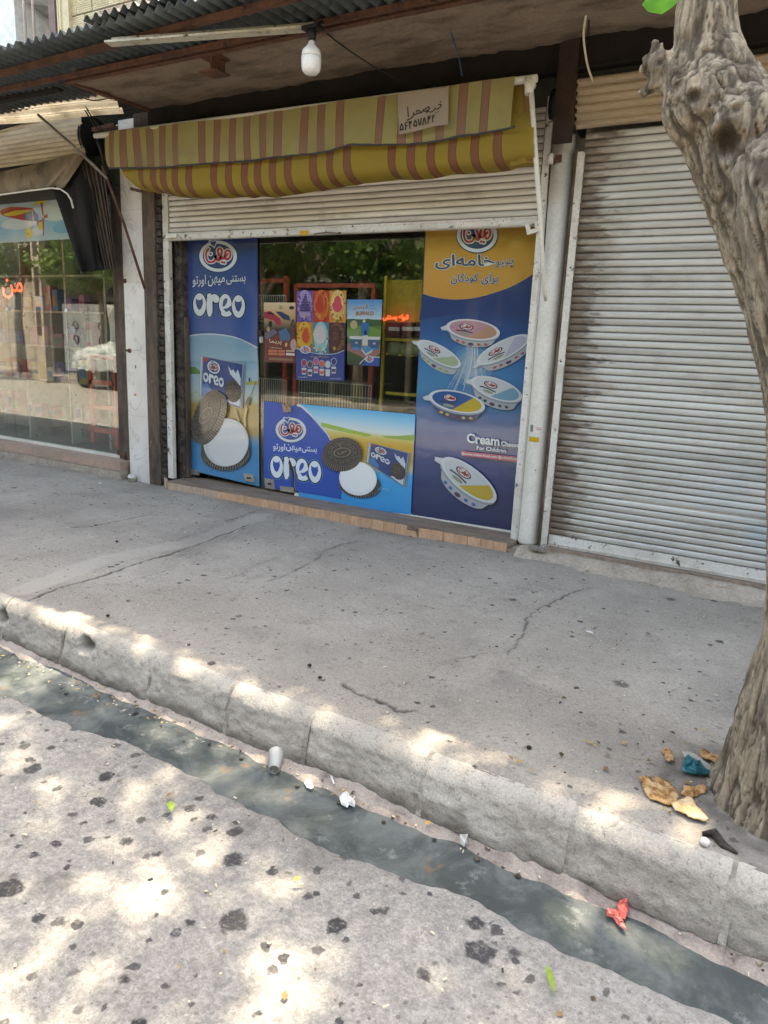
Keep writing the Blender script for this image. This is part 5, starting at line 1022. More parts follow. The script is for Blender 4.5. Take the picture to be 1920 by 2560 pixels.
for k, (x, y, cc) in enumerate(((985,824,(.09,.03,.03)), (1020,824,(.10,.03,.03)), (1046,824,(.09,.03,.03)))):
    p = PX(x, y, .53); m = MB(); m.box(p.x-.07, p.x+.07, .53, .58, p.z-.06, p.z+.055); m.box(p.x-.05, p.x+.05, .527, .5295, p.z-.01, p.z+.02, 1)
    tag(m.make('snack_packet', [plain('dark_red_packet', C(cc[0]*2,cc[1]*2,cc[2]*2), .4), M['white']]), ('leftmost', 'middle', 'rightmost')[k]+' dark red snack packet on the yellow rack', 'packet', 'dark red packets on the yellow rack')
    m = MB(); m.lathe((p.x, .57, p.z-.21), [(.03,0),(.07,.02),(.075,.07),(.05,.11),(.02,.12)], 12); tag(m.make('nut_bag', plain('pale_green_bag', C(.30,.30,.16), .4)), 'clear bag of pale nuts below the '+('leftmost', 'middle', 'rightmost')[k]+' dark red packet', 'bag', 'bags of nuts on the yellow rack')
cN = MB(); chars, (x0, x1, y0, y1) = text_polys('انواع بستنی', .012)
for k, (v, f_) in enumerate(chars):
    a, b = PX(957,804,.5), PX(1021,786,.5); cN.add([(a.x+(p[0]-x0)/(x1-x0)*(b.x-a.x), .5-k*.0004, a.z+(p[1]-y0)/(y1-y0)*(b.z-a.z)) for p in v], f_)
tag(cN.make('neon_sign', M['neon']), 'small glowing red neon lettering in front of the yellow sheet', 'neon sign')
for k in range(14):                  # goods on the wall at the back
    x = -4.6+.22*k; h_ = random.uniform(.12, .22); cc = random.choice([(.25,.05,.04),(.05,.12,.3),(.4,.3,.05),(.08,.2,.08),(.35,.33,.3),(.03,.1,.22)])
    m = MB(); m.slab([(x-.08,2.2,1.90),(x+.08,2.2,1.90),(x+.07,2.2,1.90+h_),(x-.07,2.2,1.90+h_)], (0,.06,0)); tag(m.make('snack_packet', plain('goods', C(*cc), .5)), 'bright packet in the row high at the back of the shop', 'packet', 'packets in the row at the back')
wsh = thing('wall_shelf', 'long shelf at the back of the shop carrying a row of packets', 'shelf', (-3.2, 2.3, 1.9)); MB().box(-4.8,-1.7,2.1,2.5,1.88,1.90).make('board', M['inwall'], wsh); MB().box(-4.8,-1.7,2.1,2.5,1.45,1.47).make('board', M['inwall'], wsh)
for xx in (-4.5,-3.2,-1.9): MB().box(xx,xx+.03,2.47,2.50,.07,2.1).make('upright', M['inwall'], wsh)
# ================================================================ LEFT SHOP
LY = .20
ls = thing('toy_shop', 'neighbouring toy shop with a wide glass window over a pink stone sill', 'shop', (-7.4, LY, 0))
MB().box(-11, -5.62, LY+.02, LY+.1, 2.62, 3.2).make('window_head', M['dark'], ls)
for (a, b) in (((-30,560),(62,560)), ):
    pass
gx = [(-260, -100), (-98, 40), (42, 183), (185, 296)]     # panes by their foot
def gl(px_t, px_b): return px_t
foot_y = lambda px: 1084+(px)*.187
PZs = LY
xj = [PX(-430, 1004, LY).x, PX(40, 1092, LY).x, PX(184, 1118, LY).x, PX(305, 1141, LY).x]
zb0 = PX(184, 1118, LY).z
for a, b in zip(xj[:-1], xj[1:]): MB().box(a+.002, b-.002, LY, LY+.008, zb0-.0, 2.62).make('window_pane', M['glassl'], ls)
zs = zb0
MB().box(-11, xj[-1]+.02, LY-.02, LY+.03, zs-.03, zs).make('bottom_rail', M['whitepaint'], ls)
m = MB(); y0s = .02
xe = PX(300, 1160, y0s).x; m.box(-11, xe, y0s, LY+.1, .085, zs-.031); m.make('sill_slab', M['sill'], ls)
MB().box(-11, xe-.004, y0s+.006, LY+.1, -.05, .084).make('sill_wall', M['render'], ls)
MB().box(xj[-1]+.004, xj[-1]+.034, LY-.03, LY+.05, .03, 2.75).make('window_jamb', M['peel'], ls)
MB().box(xj[-1]+.045, -5.622, .16, .40, -.02, 3.0).make('jamb_wall', M['peel'], ls)
m = MB(); p = PX(292, 1139, LY-.05); m.slab([p+Vector((0,0,.012)), p+Vector((.10,0,-.002)), p+Vector((.10,0,.035)), p+Vector((0,0,.05))], (0,.012,0)); m.tube([p+Vector((.115,.01,-.03)), p+Vector((.115,.01,.05))], .018, 10); m.make('hinge', M['rust'], ls)
for (x, y) in ((303,702),(315,876)): p = PX(x, y, LY-.1); m = MB(); m.tube([p+Vector((-.03,.05,0)), p, p+Vector((.05,.0,.0))], .010, 8); m.lathe(p+Vector((.05,0,0)), [(.01,-.02),(.02,-.01),(.02,.01),(.01,.02)], 10, axis=(1,0,0)); m.make('hinge_pin', M['rust'], ls)
for x, y in ((19,773),(166,776)): p = PX(x, y, LY); MB().lathe(p, [(.020,.0),(.020,.006),(.014,.010)], 14, axis=(0,-1,0)).make('glass_button', M['white'], ls)
MB().box(-11, -5.45, .6, 4.2, .0, .06).make('floor', M['infloor'], ls); MB().box(-11, -5.36, 3.6, 3.7, 0, 3.2).make('back_wall', M['inwall'], ls); MB().box(-11, -5.36, .35, 4.0, 2.9, 3.0).make('ceiling', M['inwall'], ls)
MB().box(-11.1, -11.0, 0, 4, -.1, 3.3).make('end_wall', M['inwall'], ls)
xr_s = np.arange(-11.2, -5.05, .02); XX, YY = np.meshgrid(xr_s, np.linspace(-.40, .9, 4)); put('sun_block_sheet', fast_mesh('sun_block_sheet', np.stack([XX.ravel(), YY.ravel(), 3.47+.015*np.sin(XX.ravel()*75)], 1), grid_faces(len(xr_s), 4), M['zinc']), ls)  # unseen sheet above the canopy, added to keep sun off the pavement
# hood of its shutter
hd = thing('shutter_hood', 'dusty tan ribbed shutter hood above the toy shop window', 'shutter hood', (-7, 0, 3))
ribbed('hood_sheet', -9.6, PX(208,340,0).x, PX(100,405,0).z, PX(100,303,0).z, .03, 9, .007, M['tanribs2'], hd, .03, -.05, 4)
m = MB(); c = PX(222, 340, .06); m.lathe((c.x-.05, .14, c.z), [(.02,0),(.15,0),(.17,.008),(.15,.02),(.17,.03),(.17,.05)], 22, axis=(1,0,0)); m.make('spring_drum', M['black'], hd)
m = MB(); c = PX(255, 315, 0); m.obox(c+Vector((-.12,0,-.02)), c+Vector((.14,.02,.0)), .03, .03); m.make('hood_arm', M['rust'], hd)
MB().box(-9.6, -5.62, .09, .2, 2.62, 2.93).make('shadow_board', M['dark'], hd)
# bright ribbed sheet and black bar above
sh = thing('ribbed_canopy_sheet', 'bright stained ribbed metal sheet above the toy shop', 'canopy', (-6, -.3, 3.2))
n = 46; V = []; xe0, xe1 = -7.6, PX(331,280,-.16).x
for j in range(n):
    t = j/(n-1); prof_y = -.42+.30*t; 
    for k in range(40):
        u = k/39; x = xe0+(xe1-xe0)*u; amp = .018; sag = .010*math.sin(u*9)
        V.append((x, -.44+.06*u+.13*t, 3.37-.14*u-(.145-.035*u)*t+amp*math.sin(t*2*math.pi*2.6)+sag*.6))
put('sheet', fast_mesh('sheet', V, grid_faces(40, n), M['zinc_l']), sh)
m = MB(); m.obox((-8.6,-.62,3.245), (PX(150,205,-.62).x,-.62,3.245), .05, .075); m.obox(PX(150,205,-.62), PX(222,238,-.30)+Vector((.0,0,.02)), .05, .07); m.make('black_bar', M['beam'], sh)
m = MB(); m.obox(PX(-40,330,-.05), PX(75,298,-.05), .03, .03); m.obox(PX(-40,312,-.02), PX(90,290,-.02), .02, .02); m.make('thin_bar', M['beam'], sh)
# rods of the toy shop awning
rod = thing('awning_rod', 'slanting grey and brown iron rod in front of the marble pilaster', 'rod', PX(262,440,-.25))
m = MB(); m.tube([PX(95,287,-.40), PX(180,362,-.33), PX(268,446,-.26)], .012, 8); m.make('upper_rod', worn('dull_grey_iron', C(.20,.18,.15), C(.13,.11,.09), 8, .7), rod)
m = MB(); m.tube([PX(255,415,-.27), PX(268,447,-.25), PX(310,560,-.15), PX(362,722,.0)], .012, 8); m.make('lower_rod', M['rust'], rod)
# leathercloth cover
def ruled(name, A, B, y, nu, nv, fold, mat, parent):
    V = []
    def at(L, t):
        s = t*(len(L)-1); i = min(int(s), len(L)-2); f = s-i; return Vector(L[i])*(1-f)+Vector(L[i+1])*f
    for j in range(nv):
        v = j/(nv-1)
        for k in range(nu):
            u = k/(nu-1); a, b = at(A, u), at(B, u); p = a*(1-v)+b*v; yy = y + fold(u, v); q = PX(p.x, p.y, yy); V.append(tuple(q))
    return put(name, fast_mesh(name, V, grid_faces(nu, nv), mat), parent)
cov = thing('leathercloth_cover', 'folded brown and black leathercloth awning hanging over the toy shop window', 'awning', (-6, -.1, 2.6))
ruled('tan_cover', [(-60,440),(0,430),(80,412),(150,393),(185,386),(215,388)], [(-60,500),(0,488),(60,478),(110,471),(136,470),(160,470)], -.06, 40, 16, lambda u, v: -.035*math.sin(v*3.0)+.015*math.sin(u*22+v*3), M['tarp'], cov)
ruled('hanging_cloth', [(132,472),(150,440),(168,405),(187,386),(206,390),(222,400)], [(203,683),(212,679),(222,677),(236,676),(250,674),(264,674)], -.05, 40, 26, lambda u, v: -.03*math.sin(u*11+1)*(.4+v*.5)-.05*v*(1-u)+.02*math.sin(v*5+u*3), M['tarpd'], cov)
cl2 = ruled('hanging_cloth', [(138,471),(160,480),(172,500),(178,520)], [(150,470),(170,466),(190,470),(200,500)], -.03, 8, 8, lambda u, v: 0, M['tarpd'], cov)
ruled('hanging_cloth', [(160,478),(177,505),(183,535),(177,560),(183,585),(196,598),(203,640),(203,683)], [(225,440),(232,480),(236,520),(238,560),(240,590),(244,620),(250,650),(262,675)], -.04, 30, 12, lambda u, v: -.02*math.sin(v*6+u*4), M['tarpd'], cov)
ruled('pleats', [(196,388),(215,392),(240,412),(262,440)], [(262,676),(272,672),(284,662),(292,680)], -.035, 60, 20, lambda u, v: -.018*abs(math.sin(u*math.pi*5.5)), M['pleat'], cov)
m = MB(); m.tube([PX(x, y, -.09) for x, y in ((-60,496),(0,487),(70,477),(128,470),(150,472),(168,484),(178,500),(183,520))], .008, 8); m.tube([PX(x, y, -.03) for x, y in ((197,600),(199,625),(202,650),(204,682))], .009, 8); m.make('white_edge', M['white'], cov)
# print on the window: toy plane in the sky (plain, no figures)
c = Canvas(LY-.006)
k1 = lambda *k: srgb(*k, k=.62)
c.rows([(-80,500), (-80,545), (-80,580), (-80,612)], [(205,455), (205,500), (205,550), (205,596)], [k1(150,190,206), k1(186,206,210), k1(136,186,210), k1(190,206,206)])
q_ = lambda x, y: (x/3.95, 200+y/3.95)
for cx, cy, a, b, cc in ((180,1420,170,60,(206,214,212)),(560,1300,160,90,(206,214,214)),(640,1450,120,60,(120,176,206)),(120,1150,200,30,(206,212,210)),(350,1500,90,40,(206,214,212)),(600,1200,100,50,(196,210,212)),(60,1500,90,30,(150,190,206))):
    for g in (1.0, .8, .6): c.ell(q_(cx, cy), (a*g/3.95, -4), (0, b*g/3.95), k1(*[int(v*(1-(1-g)*.0)-(1-g)*(-6)) for v in cc]), 22)
c.poly([q_(*p) for p in [(0,1300),(20,1275),(110,1250),(320,1262),(340,1290),(370,1390),(320,1396),(200,1380),(60,1350),(15,1330)]], k1(180,44,38)); c.poly([q_(*p) for p in [(30,1325),(150,1290),(310,1285),(230,1320),(140,1342),(60,1345)]], k1(214,186,40))
c.poly([q_(*p) for p in [(245,1310),(340,1295),(375,1330),(380,1390),(330,1396),(235,1370)]], k1(44,76,130)); c.poly([q_(*p) for p in [(255,1310),(315,1290),(310,1330),(260,1345)]], k1(60,120,60)); c.stroke([q_(322,1290), q_(330,1395)], 1.5, k1(190,200,206))
c.poly([q_(*p) for p in [(358,1180),(468,1175),(430,1230),(400,1215),(330,1250)]], k1(214,196,50)); c.poly([q_(*p) for p in [(400,1215),(420,1208),(434,1340),(420,1342)]], k1(176,40,36)); c.poly([q_(*p) for p in [(420,1360),(434,1360),(434,1540),(427,1540)]], k1(176,40,36)); c.poly([q_(*p) for p in [(430,1345),(468,1322),(475,1360),(440,1365)]], k1(190,44,40)); c.poly([q_(*p) for p in [(365,1395),(415,1378),(415,1410),(372,1450)]], k1(190,44,40))
c.ell(q_(400,1440), (6,0), (0,11), k1(214,190,60), 16); c.ell(q_(285,1510), (8.5,0), (0,14), k1(220,200,60), 18); c.ell(q_(282,1520), (2,0), (0,3.5), k1(196,140,30), 10); c.stroke([q_(320,1400), q_(318,1470), q_(300,1490)], 1.2, k1(170,170,170))
me = c.mesh('window_print', [(-80,500),(205,455),(205,596),(-80,612)], k1(150,190,206), M['film']); tag(put('window_print', me), 'sky blue print of a red toy plane high on the toy shop window', 'poster')
p = MB(); p.slab([PX(*q_(x, y), LY-.006) for x, y in ((1055,1030),(1095,1030),(1112,1420),(1100,1430))], (0,.002,0)); tag(p.make('window_print', plain('sky_print', C(.18,.36,.46), .4)), 'narrow strip of sky blue print showing right of the pleats', 'poster')
# neon
cN = MB(); chars, (x0, x1, y0, y1) = text_polys('من و تو', .0)
nx0 = [PX(-62,706,.42), PX(57,688,.42), PX(-62,640,.42)]; a0 = PX(-62,742,.42); a1 = PX(58,742,.42); zt = PX(20,690,.42).z; zb_ = PX(20,745,.42).z
for k, (v, f_) in enumerate(chars): cN.add([(a0.x+(p[0]-x0)/(x1-x0)*(a1.x-a0.x), .42-k*.0004, zb_+(p[1]-y0)/(y1-y0)*(zt-zb_)) for p in v], f_)
tag(cN.make('neon_sign', M['neon']), 'glowing red neon lettering inside the toy shop window', 'neon sign')
# red open rack inside and toys on shelves
rk = rack('red_rack', 'open red steel rack standing inside the toy shop window', .34, [(226,890,236,1104),(286,893,290,1120),(222,891,290,893),(226,954,290,957),(226,1014,290,1018),(226,1072,290,1076)], M['red'], .045)
tsf = thing('toy_shelf', 'pale wall shelves filled with toys inside the toy shop', 'shelf', (-8, 1.9, .06))
for zz in (.35, .8, 1.2, 1.6, 2.0): MB().box(-10.5, -6.9, .95, 1.25, zz-.02, zz).make('shelf_board', M['whitepost'], tsf)
for xx in (-10.4,-9.4,-8.4,-7.6,-6.93): MB().box(xx, xx+.03, .95, 1.25, .06, 2.4).make('upright', M['whitepost'], tsf)
rt2 = random.Random(9); tc = [(.40,.06,.10),(.06,.22,.45),(.45,.32,.08),(.12,.30,.18),(.48,.22,.32),(.5,.46,.42),(.16,.12,.32)]
tm = [plain('toy_colour', C(*k), .45) for k in tc]
for zz in (.35,.8,1.2,1.6):
    x = -10.2
    while x < -7.1:
        w = rt2.uniform(.10, .2); h = rt2.uniform(.14, .3)
        m = MB(); m.slab([(x,0.92,zz+.001),(x+w*.9,0.92,zz+.001),(x+w*.85,0.92,zz+h),(x+w*.05,0.92,zz+h*.96)], (0,.1,0), rt2.randrange(7)); m.slab([(x+w*.15,0.916,zz+h*.2),(x+w*.7,0.916,zz+h*.25),(x+w*.6,0.916,zz+h*.7),(x+w*.2,0.916,zz+h*.65)], (0,.003,0), rt2.randrange(7))
        tag(m.make('toy_box', tm), 'small bright toy box standing on the shelves of the toy shop', 'toy box', 'toy boxes on the toy shop shelves'); x += w+rt2.uniform(.0, .16)
# sign cloth on the striped awning
c = Canvas(YV-.055)
q = [(995,237),(1040,229),(1080,223),(1121,217),(1121,260),(1120,311),(1080,316),(1040,328),(998,336),(996,290)]
IN = srgb(66,60,56,k=.6)
def hand(strokes, o, w, h, sl=-.26, wd=3.4):      # ink strokes in a unit box, y down, slanting with the cloth
    for st_ in strokes: c.stroke([(o[0]+x*w, o[1]+y*h+x*w*sl) for x, y in st_], wd, IN, sm=3)
hand([[(.02,.0),(.05,.95)], [(.0,1.25),(.22,1.12),(.30,.80),(.27,.72)], [(.27,.95),(.45,.92),(.62,.88),(.48,.62),(.40,.72)], [(.45,.9),(.66,.92),(.74,.70),(.78,.92),(.98,.82),(.96,.58),(.80,.72)]], (1018,268), 56, 26, -.30)
hand([[(.0,.95),(.10,.80),(.22,.95),(.30,1.0),(.50,.92),(.58,.70),(.66,.92),(.86,.85),(.98,.55),(.80,.45)], [(.92,.18),(.93,.24)], [(.62,1.25),(.64,1.30)], [(.78,1.22),(.80,1.27)]], (1066,262), 38, 22, -.34, 3.0)
DG = {'۵': [[(.5,.1),(.12,.55),(.15,.92),(.48,.78),(.85,.95),(.9,.55),(.5,.1)]], '۶': [[(.85,.1),(.35,.12),(.2,.45),(.75,.5)], [(.45,.5),(.3,1.0)]], '۳': [[(.0,.05),(.12,.38),(.3,.1),(.5,.36),(.72,.1)], [(.12,.2),(.3,1.0)]], '۷': [[(.05,.1),(.5,1.0),(.95,.1)]], '۸': [[(.05,1.0),(.5,.05),(.95,1.0)]], '۴': [[(.25,.1),(.3,1.0)], [(.28,.42),(.7,.45),(.85,.12),(.45,.15),(.4,.4)]], '۲': [[(.2,.1),(.32,1.0)], [(.22,.1),(.35,.42),(.8,.12)]]}
for i, ch in enumerate('۵۶۳۵۷۸۴۲'): hand(DG[ch], (1000+i*11.4, 309-i*3.1), 8.6, 19, -.26, 3.0)
me = c.mesh('sign_cloth', q, srgb(176,162,146,k=.62), M['signcloth'], .002); tag(put('sign_cloth', me), 'off-white cloth sign with black handwriting and digits on the striped awning', 'sign')

# ================================================================ BUILDINGS BEHIND, LEFT
BY = 1.5
bb = thing('brick_storey', 'unfinished upper storey of hollow cream clay blocks behind the canopy', 'building', (-5, BY, 3.4))
CB = [worn('clay_block', C(.78,.66,.46), C(.66,.54,.37), 4, .9, 40, .2, .3, .003), worn('pink_clay_block', C(.74,.56,.44), C(.62,.47,.36), 4, .9, 40, .2, .3, .003)]
m = MB(); ht = .20; w = .26
def block_mesh(i, w, h):
    b = MB(); n = 9; V = []
    for j in range(n*4+1):
        t = j/(n*4); y = -.006 if (j % 4) in (1,2) else 0
        for k in (0, 1): V.append((-w/2+w*k, y, -h/2+h*t))
    b.add(V, [(2*j, 2*j+1, 2*j+3, 2*j+2) for j in range(n*4)]); b.box(-w/2, w/2, .001, .12, -h/2, h/2); return b.mesh('clay_block', CB[i])
bmm = [block_mesh(0, .25, .19), block_mesh(1, .25, .19)]
for r in range(10):
    for k in range(18):
        x = -7.98+.13*(r % 2)+k*.262; z = 4.15+r*.205
        if x > -3.6 or (r in (5,6) and k == 0) : continue
        o = put('clay_block', bmm[1 if random.random() < .25 else 0], bb); o.location = Vector((x, BY+random.uniform(-.006,.006), z))
MB().box(-8.1, -3.4, BY+.015, 6, 3.2, 6.3).make('block_joints', M['mortar'], bb)
m = MB(); m.box(-8.24, -8.13, BY-.08, BY+.02, 3.2, 6.4); m.make('steel_column', plain('dusty_red_column', C(.24,.16,.14), .7), bb)
m = MB(); x = PX(392, 20, BY-.1).x; m.box(x-.05, x+.05, BY-.12, BY-.02, 3.3, 6.3); m.make('steel_column', bpy.data.materials['dusty_red_column'], bb)
# hollow block on end
m = MB()
for z0 in (4.62, 4.78, 4.94, 5.10): m.box(-8.1, -8.07, BY-.06, BY, z0, z0+.02)
m.box(-8.105, -8.085, BY-.07, BY-.01, 4.6, 5.3); m.box(-8.07, -8.05, BY-.07, BY-.01, 4.6, 5.3); m.box(-8.05, -7.93, BY-.05, BY, 4.62, 5.2); m.make('hollow_block', CB[0], bb)
wb = thing('white_building', 'white plastered upper storey with an open window and two thin posts', 'building', (-11, 1.6, 3))
WP = plain('white_plaster', C(.85,.84,.82), .9); GP = plain('grey_plaster', C(.42,.40,.38), .9)
a, b = PX(40,90,1.6), PX(132,90,1.6)
MB().box(-16, a.x, 1.6, 4, 0, 7).make('wall', WP, wb); MB().box(b.x, -8.26, 1.6, 4, 0, 7).make('wall', WP, wb); MB().box(a.x, b.x, 1.6, 1.8, 3.0, PX(60,122,1.6).z).make('sill_wall', WP, wb)
MB().box(a.x, b.x, 1.6, 2.2, 5.3, 7).make('lintel', WP, wb)
m = MB(); m.box(a.x, b.x, 3.0, 3.1, 3, 7); m.make('inner_wall', GP, wb); MB().box(b.x-.5, b.x, 2.4, 2.5, 3, 4.95).make('inner_bricks', CB[1], wb)
m = MB(); m.obox((a.x, 1.9, 5.35), (b.x, 2.6, 5.0), .2, .15); m.make('inner_beam', GP, wb)
for px in (62, 84): p = PX(px+3, 100, 1.55); MB().tube([(p.x-.0, 1.55, 4.3), (p.x-.0, 1.55, 5.6)], .017, 8).make('thin_post', plain('pale_pink_pipe', C(.55,.42,.38), .6), wb)
MB().box(-40, -5.36, .3, 8, -.5, 0.0).make('far_plot', M['render'], kind='structure')
lb2 = thing('left_shop_block', 'plain rendered shop block continuing to the left', 'building', (-13, 1, 0)); MB().box(-30, -11.1, .1, 8, -.5, 4.2).make('wall', M['render'], lb2)

# ================================================================ STREET TREE
def bark_mat():
    t = NT('grey_brown_bark'); v = t.map((14,14,2.6)); n1 = t.noise(1.6, 6, .65, v, .8); vo = t.voro(1.5, t.map((16,16,3.0)))
    col = t.mix(t.ramp(n1, .36, .62), C(.145,.112,.08), C(.37,.305,.22)); col = t.mix(t.ramp(t.noise(2.4, 4), .4, .7, 0, .5), col, C(.27,.24,.19)); col = t.mix(t.math('MULTIPLY', t.attr('knot'), .9), col, C(.045,.033,.024)); col = t.mix(t.math('MULTIPLY', t.ramp(t.attr('ridge'), .12, .8), .75), col, C(.05,.038,.028))
    vc = t.voro(1.0, t.map((26,26,3.4), src=None), 'DISTANCE_TO_EDGE'); col = t.mix(t.ramp(vc.outputs['Distance'], .08, .0, 0, .3), col, C(.05,.04,.03)); f = t.noise(70, 6, .75); col = t.mix(.45, col, t.mix(t.ramp(f, .3, .7), (.65,.65,.65,1), (1.4,1.4,1.4,1)), 'MULTIPLY'); t.bump(t.math('ADD', t.math('ADD', n1, t.math('MULTIPLY', f, .7)), t.ramp(vc.outputs['Distance'], 0, .12, 0, .3)), 1.0, .010); return t.fin(col, .9, 0, .2)
M['bark'] = bark_mat()
TYB = -2.30
def tree_mesh(name, limbs, blobs, voxel, bark=.010):
    m = MB()
    for pts, rs in limbs:
        P = [Vector(p) for p in pts]; out = []; ro = []
        for i in range(len(P)-1):
            p0, p1, p2, p3 = P[max(i-1,0)], P[i], P[i+1], P[min(i+2, len(P)-1)]
            for k in range(6):
                t = k/6; out.append(.5*((2*p1)+(-p0+p2)*t+(2*p0-5*p1+4*p2-p3)*t*t+(-p0+3*p1-3*p2+p3)*t**3)); ro.append(rs[i]*(1-t)+rs[i+1]*t)
        out.append(P[-1]); ro.append(rs[-1]); m.tube(out, ro, 18)
    for cpos, r, sq in blobs:
        m.lathe(Vector(cpos)-Vector((0,0,r*sq)), [(max(.002, r*math.sin(math.pi*k/8)), r*sq*(1-math.cos(math.pi*k/8))) for k in range(9)], 14)
    me = m.mesh(name, M['bark']); o = bpy.data.objects.new('tmp', me); COL.objects.link(o); md = o.modifiers.new('r', 'REMESH'); md.mode = 'VOXEL'; md.voxel_size = voxel
    sm_ = o.modifiers.new('s', 'SMOOTH'); sm_.iterations = 6
    dg = bpy.context.evaluated_depsgraph_get(); ev = o.evaluated_get(dg); nm = bpy.data.meshes.new_from_object(ev); bpy.data.objects.remove(o)
    n = len(nm.vertices); co = np.empty(n*3, np.float32); nm.vertices.foreach_get('co', co); co = co.reshape(-1, 3); no = np.empty(n*3, np.float32); nm.vertices.foreach_get('normal', no) if hasattr(nm.vertices[0], 'normal') else None; no = no.reshape(-1, 3)
    q = co.astype(float); sx = q[:,0]+.5*np.clip(q[:,2]-1.2, 0, .9)*.9   # ridges follow the leaning trunk
    wv = fbm(q*2.5, 2, 3)*.05
    s = np.stack([(sx+wv)*20, (q[:,1]+wv)*20, q[:,2]*2.3], 1); fb = fbm(s, 3, 61, .5); f2 = fbm(s*2.1+7, 3, 65, .55); rdg = np.clip(np.maximum(1-np.abs(fb)*3.4, .75-np.abs(f2)*3.2), 0, 1); h = -rdg*bark*1.2 + fbm(q*50, 2, 62)*bark*.22 + fbm(q*6, 3, 63)*bark*.4 + f2*bark*.2
    co2 = q + no*h[:,None]; nm.vertices.foreach_set('co', co2.astype(np.float32).ravel()); nm.materials.clear(); nm.materials.append(M['bark']); nm.polygons.foreach_set('use_smooth', np.ones(len(nm.polygons), bool))
    return nm, q, rdg
limbs = [([(.18,-2.24,-.14),(.175,-2.245,.0),(.165,-2.26,.10),(.165,-2.28,.36),(.175,TYB,.62),(.12,TYB,1.18),(-.02,TYB,1.58),(-.215,TYB,1.92),(-.35,TYB,2.10),(-.41,TYB,2.27),(-.42,TYB,2.5),(-.40,TYB,3.3),(-.36,TYB,4.6),(-.5,TYB+.5,6.6)], [.40,.335,.255,.225,.205,.225,.20,.175,.135,.090,.085,.08,.07,.05]),
         ([(.1,-2.36,1.2),(-.03,-2.44,1.55),(-.12,-2.50,1.82),(-.13,-2.52,1.92)], [.17,.16,.13,.09]), ([(.05,-2.36,1.45),(-.12,-2.36,1.8),(-.24,-2.34,2.0)], [.17,.14,.09]),
         ([(.16,TYB,1.1),(.30,TYB-.05,1.7),(.5,TYB-.05,2.4),(.7,TYB,3.4),(.9,TYB+.3,5.0),(1.1,TYB+.6,6.6)], [.22,.18,.13,.10,.08,.05]), ([(-.05,-2.48,1.75),(.05,-2.52,1.98),(.18,-2.50,2.12)], [.12,.10,.07]),
         ([(-.40,TYB-.02,2.13),(-.50,TYB-.02,2.20),(-.575,TYB-.02,2.235)], [.075,.05,.032]), ([(-.51,TYB-.02,2.20),(-.545,TYB-.01,2.26),(-.54,TYB-.01,2.29)], [.026,.024,.022]), ([(-.50,TYB-.03,2.19),(-.555,TYB-.03,2.155),(-.575,TYB-.03,2.14)], [.03,.022,.016])]
blobs = [((-.37,TYB-.03,2.09), .135, .9), ((-.27,TYB-.08,2.02), .11, .9), ((-.16,-2.46,1.88), .115, .85), ((-.03,-2.42,1.62), .15, 1), ((.03,-2.40,1.35), .16, 1.1), ((-.42,TYB-.03,2.16), .085, .8), ((-.08,-2.52,1.92), .085, .9), ((.1,-2.40,1.1), .13, 1)]
tr = thing('street_tree', 'old knotted tree leaning over the kerb at the right edge', 'tree', (.18, TYB, 0))
nm, q, rdg = tree_mesh('trunk', limbs, blobs, .0075, .009)
kn = np.zeros(len(q)); co = np.empty(len(q)*3, np.float32); nm.vertices.foreach_get('co', co); co = co.reshape(-1, 3).astype(float)
for px, py, r in ((1686,205,.030),(1732,240,.024),(1810,355,.045),(1890,457,.014),(1838,268,.022),(1650,155,.012),(1760,300,.03),(1858,400,.02)):
    # knot holes and pruning scars are pressed into the bark
    d0 = ray(px, py).normalized(); rel = co-np.array(CAM); t = rel@np.array(d0); dist = np.linalg.norm(rel-t[:,None]*np.array(d0), axis=1); near = t[dist < r*.8]
    if len(near) == 0: continue
    tm_ = near.min(); cpt = np.array(CAM)+tm_*np.array(d0); d = np.linalg.norm(co-cpt, axis=1); k = np.clip(1-d/r, 0, 1); kn = np.maximum(kn, np.clip(k*2.2, 0, 1)); co += (np.array(d0)[None,:])*(np.clip(k, 0, 1)**.7*r*.9)[:,None]; rim = np.exp(-((d-r*1.15)/(r*.35))**2); co -= np.array(d0)[None,:]*(rim*r*.16)[:,None]
nm.vertices.foreach_set('co', co.astype(np.float32).ravel())
for nme, arr in (('knot', kn), ('ridge', rdg)): at = nm.attributes.new(nme, 'FLOAT', 'POINT'); at.data.foreach_set('value', arr.astype(np.float32))
put('trunk', nm, tr)
def leaf_mat(name, a, b):
    t = NT(name); col = t.mix(t.ramp(t.noise(1.2, 3), .35, .65), a, b); col = t.mix(.5, col, t.mix(t.ramp(t.noise(40, 2), .3, .7), (.7,.7,.7,1), (1.3,1.3,1.3,1)), 'MULTIPLY'); t.fin(col, .55, 0, .3)
    tl_ = t.n.new('ShaderNodeBsdfTranslucent'); t.link(col, tl_.inputs[0]); mx = t.n.new('ShaderNodeMixShader'); mx.inputs[0].default_value = .35; t.link(t.b.outputs[0], mx.inputs[1]); t.link(tl_.outputs[0], mx.inputs[2]); t.link(mx.outputs[0], t.n['Material Output'].inputs[0]); return t.m
LM = leaf_mat('green_leaves', C(.055,.12,.022), C(.10,.18,.035))
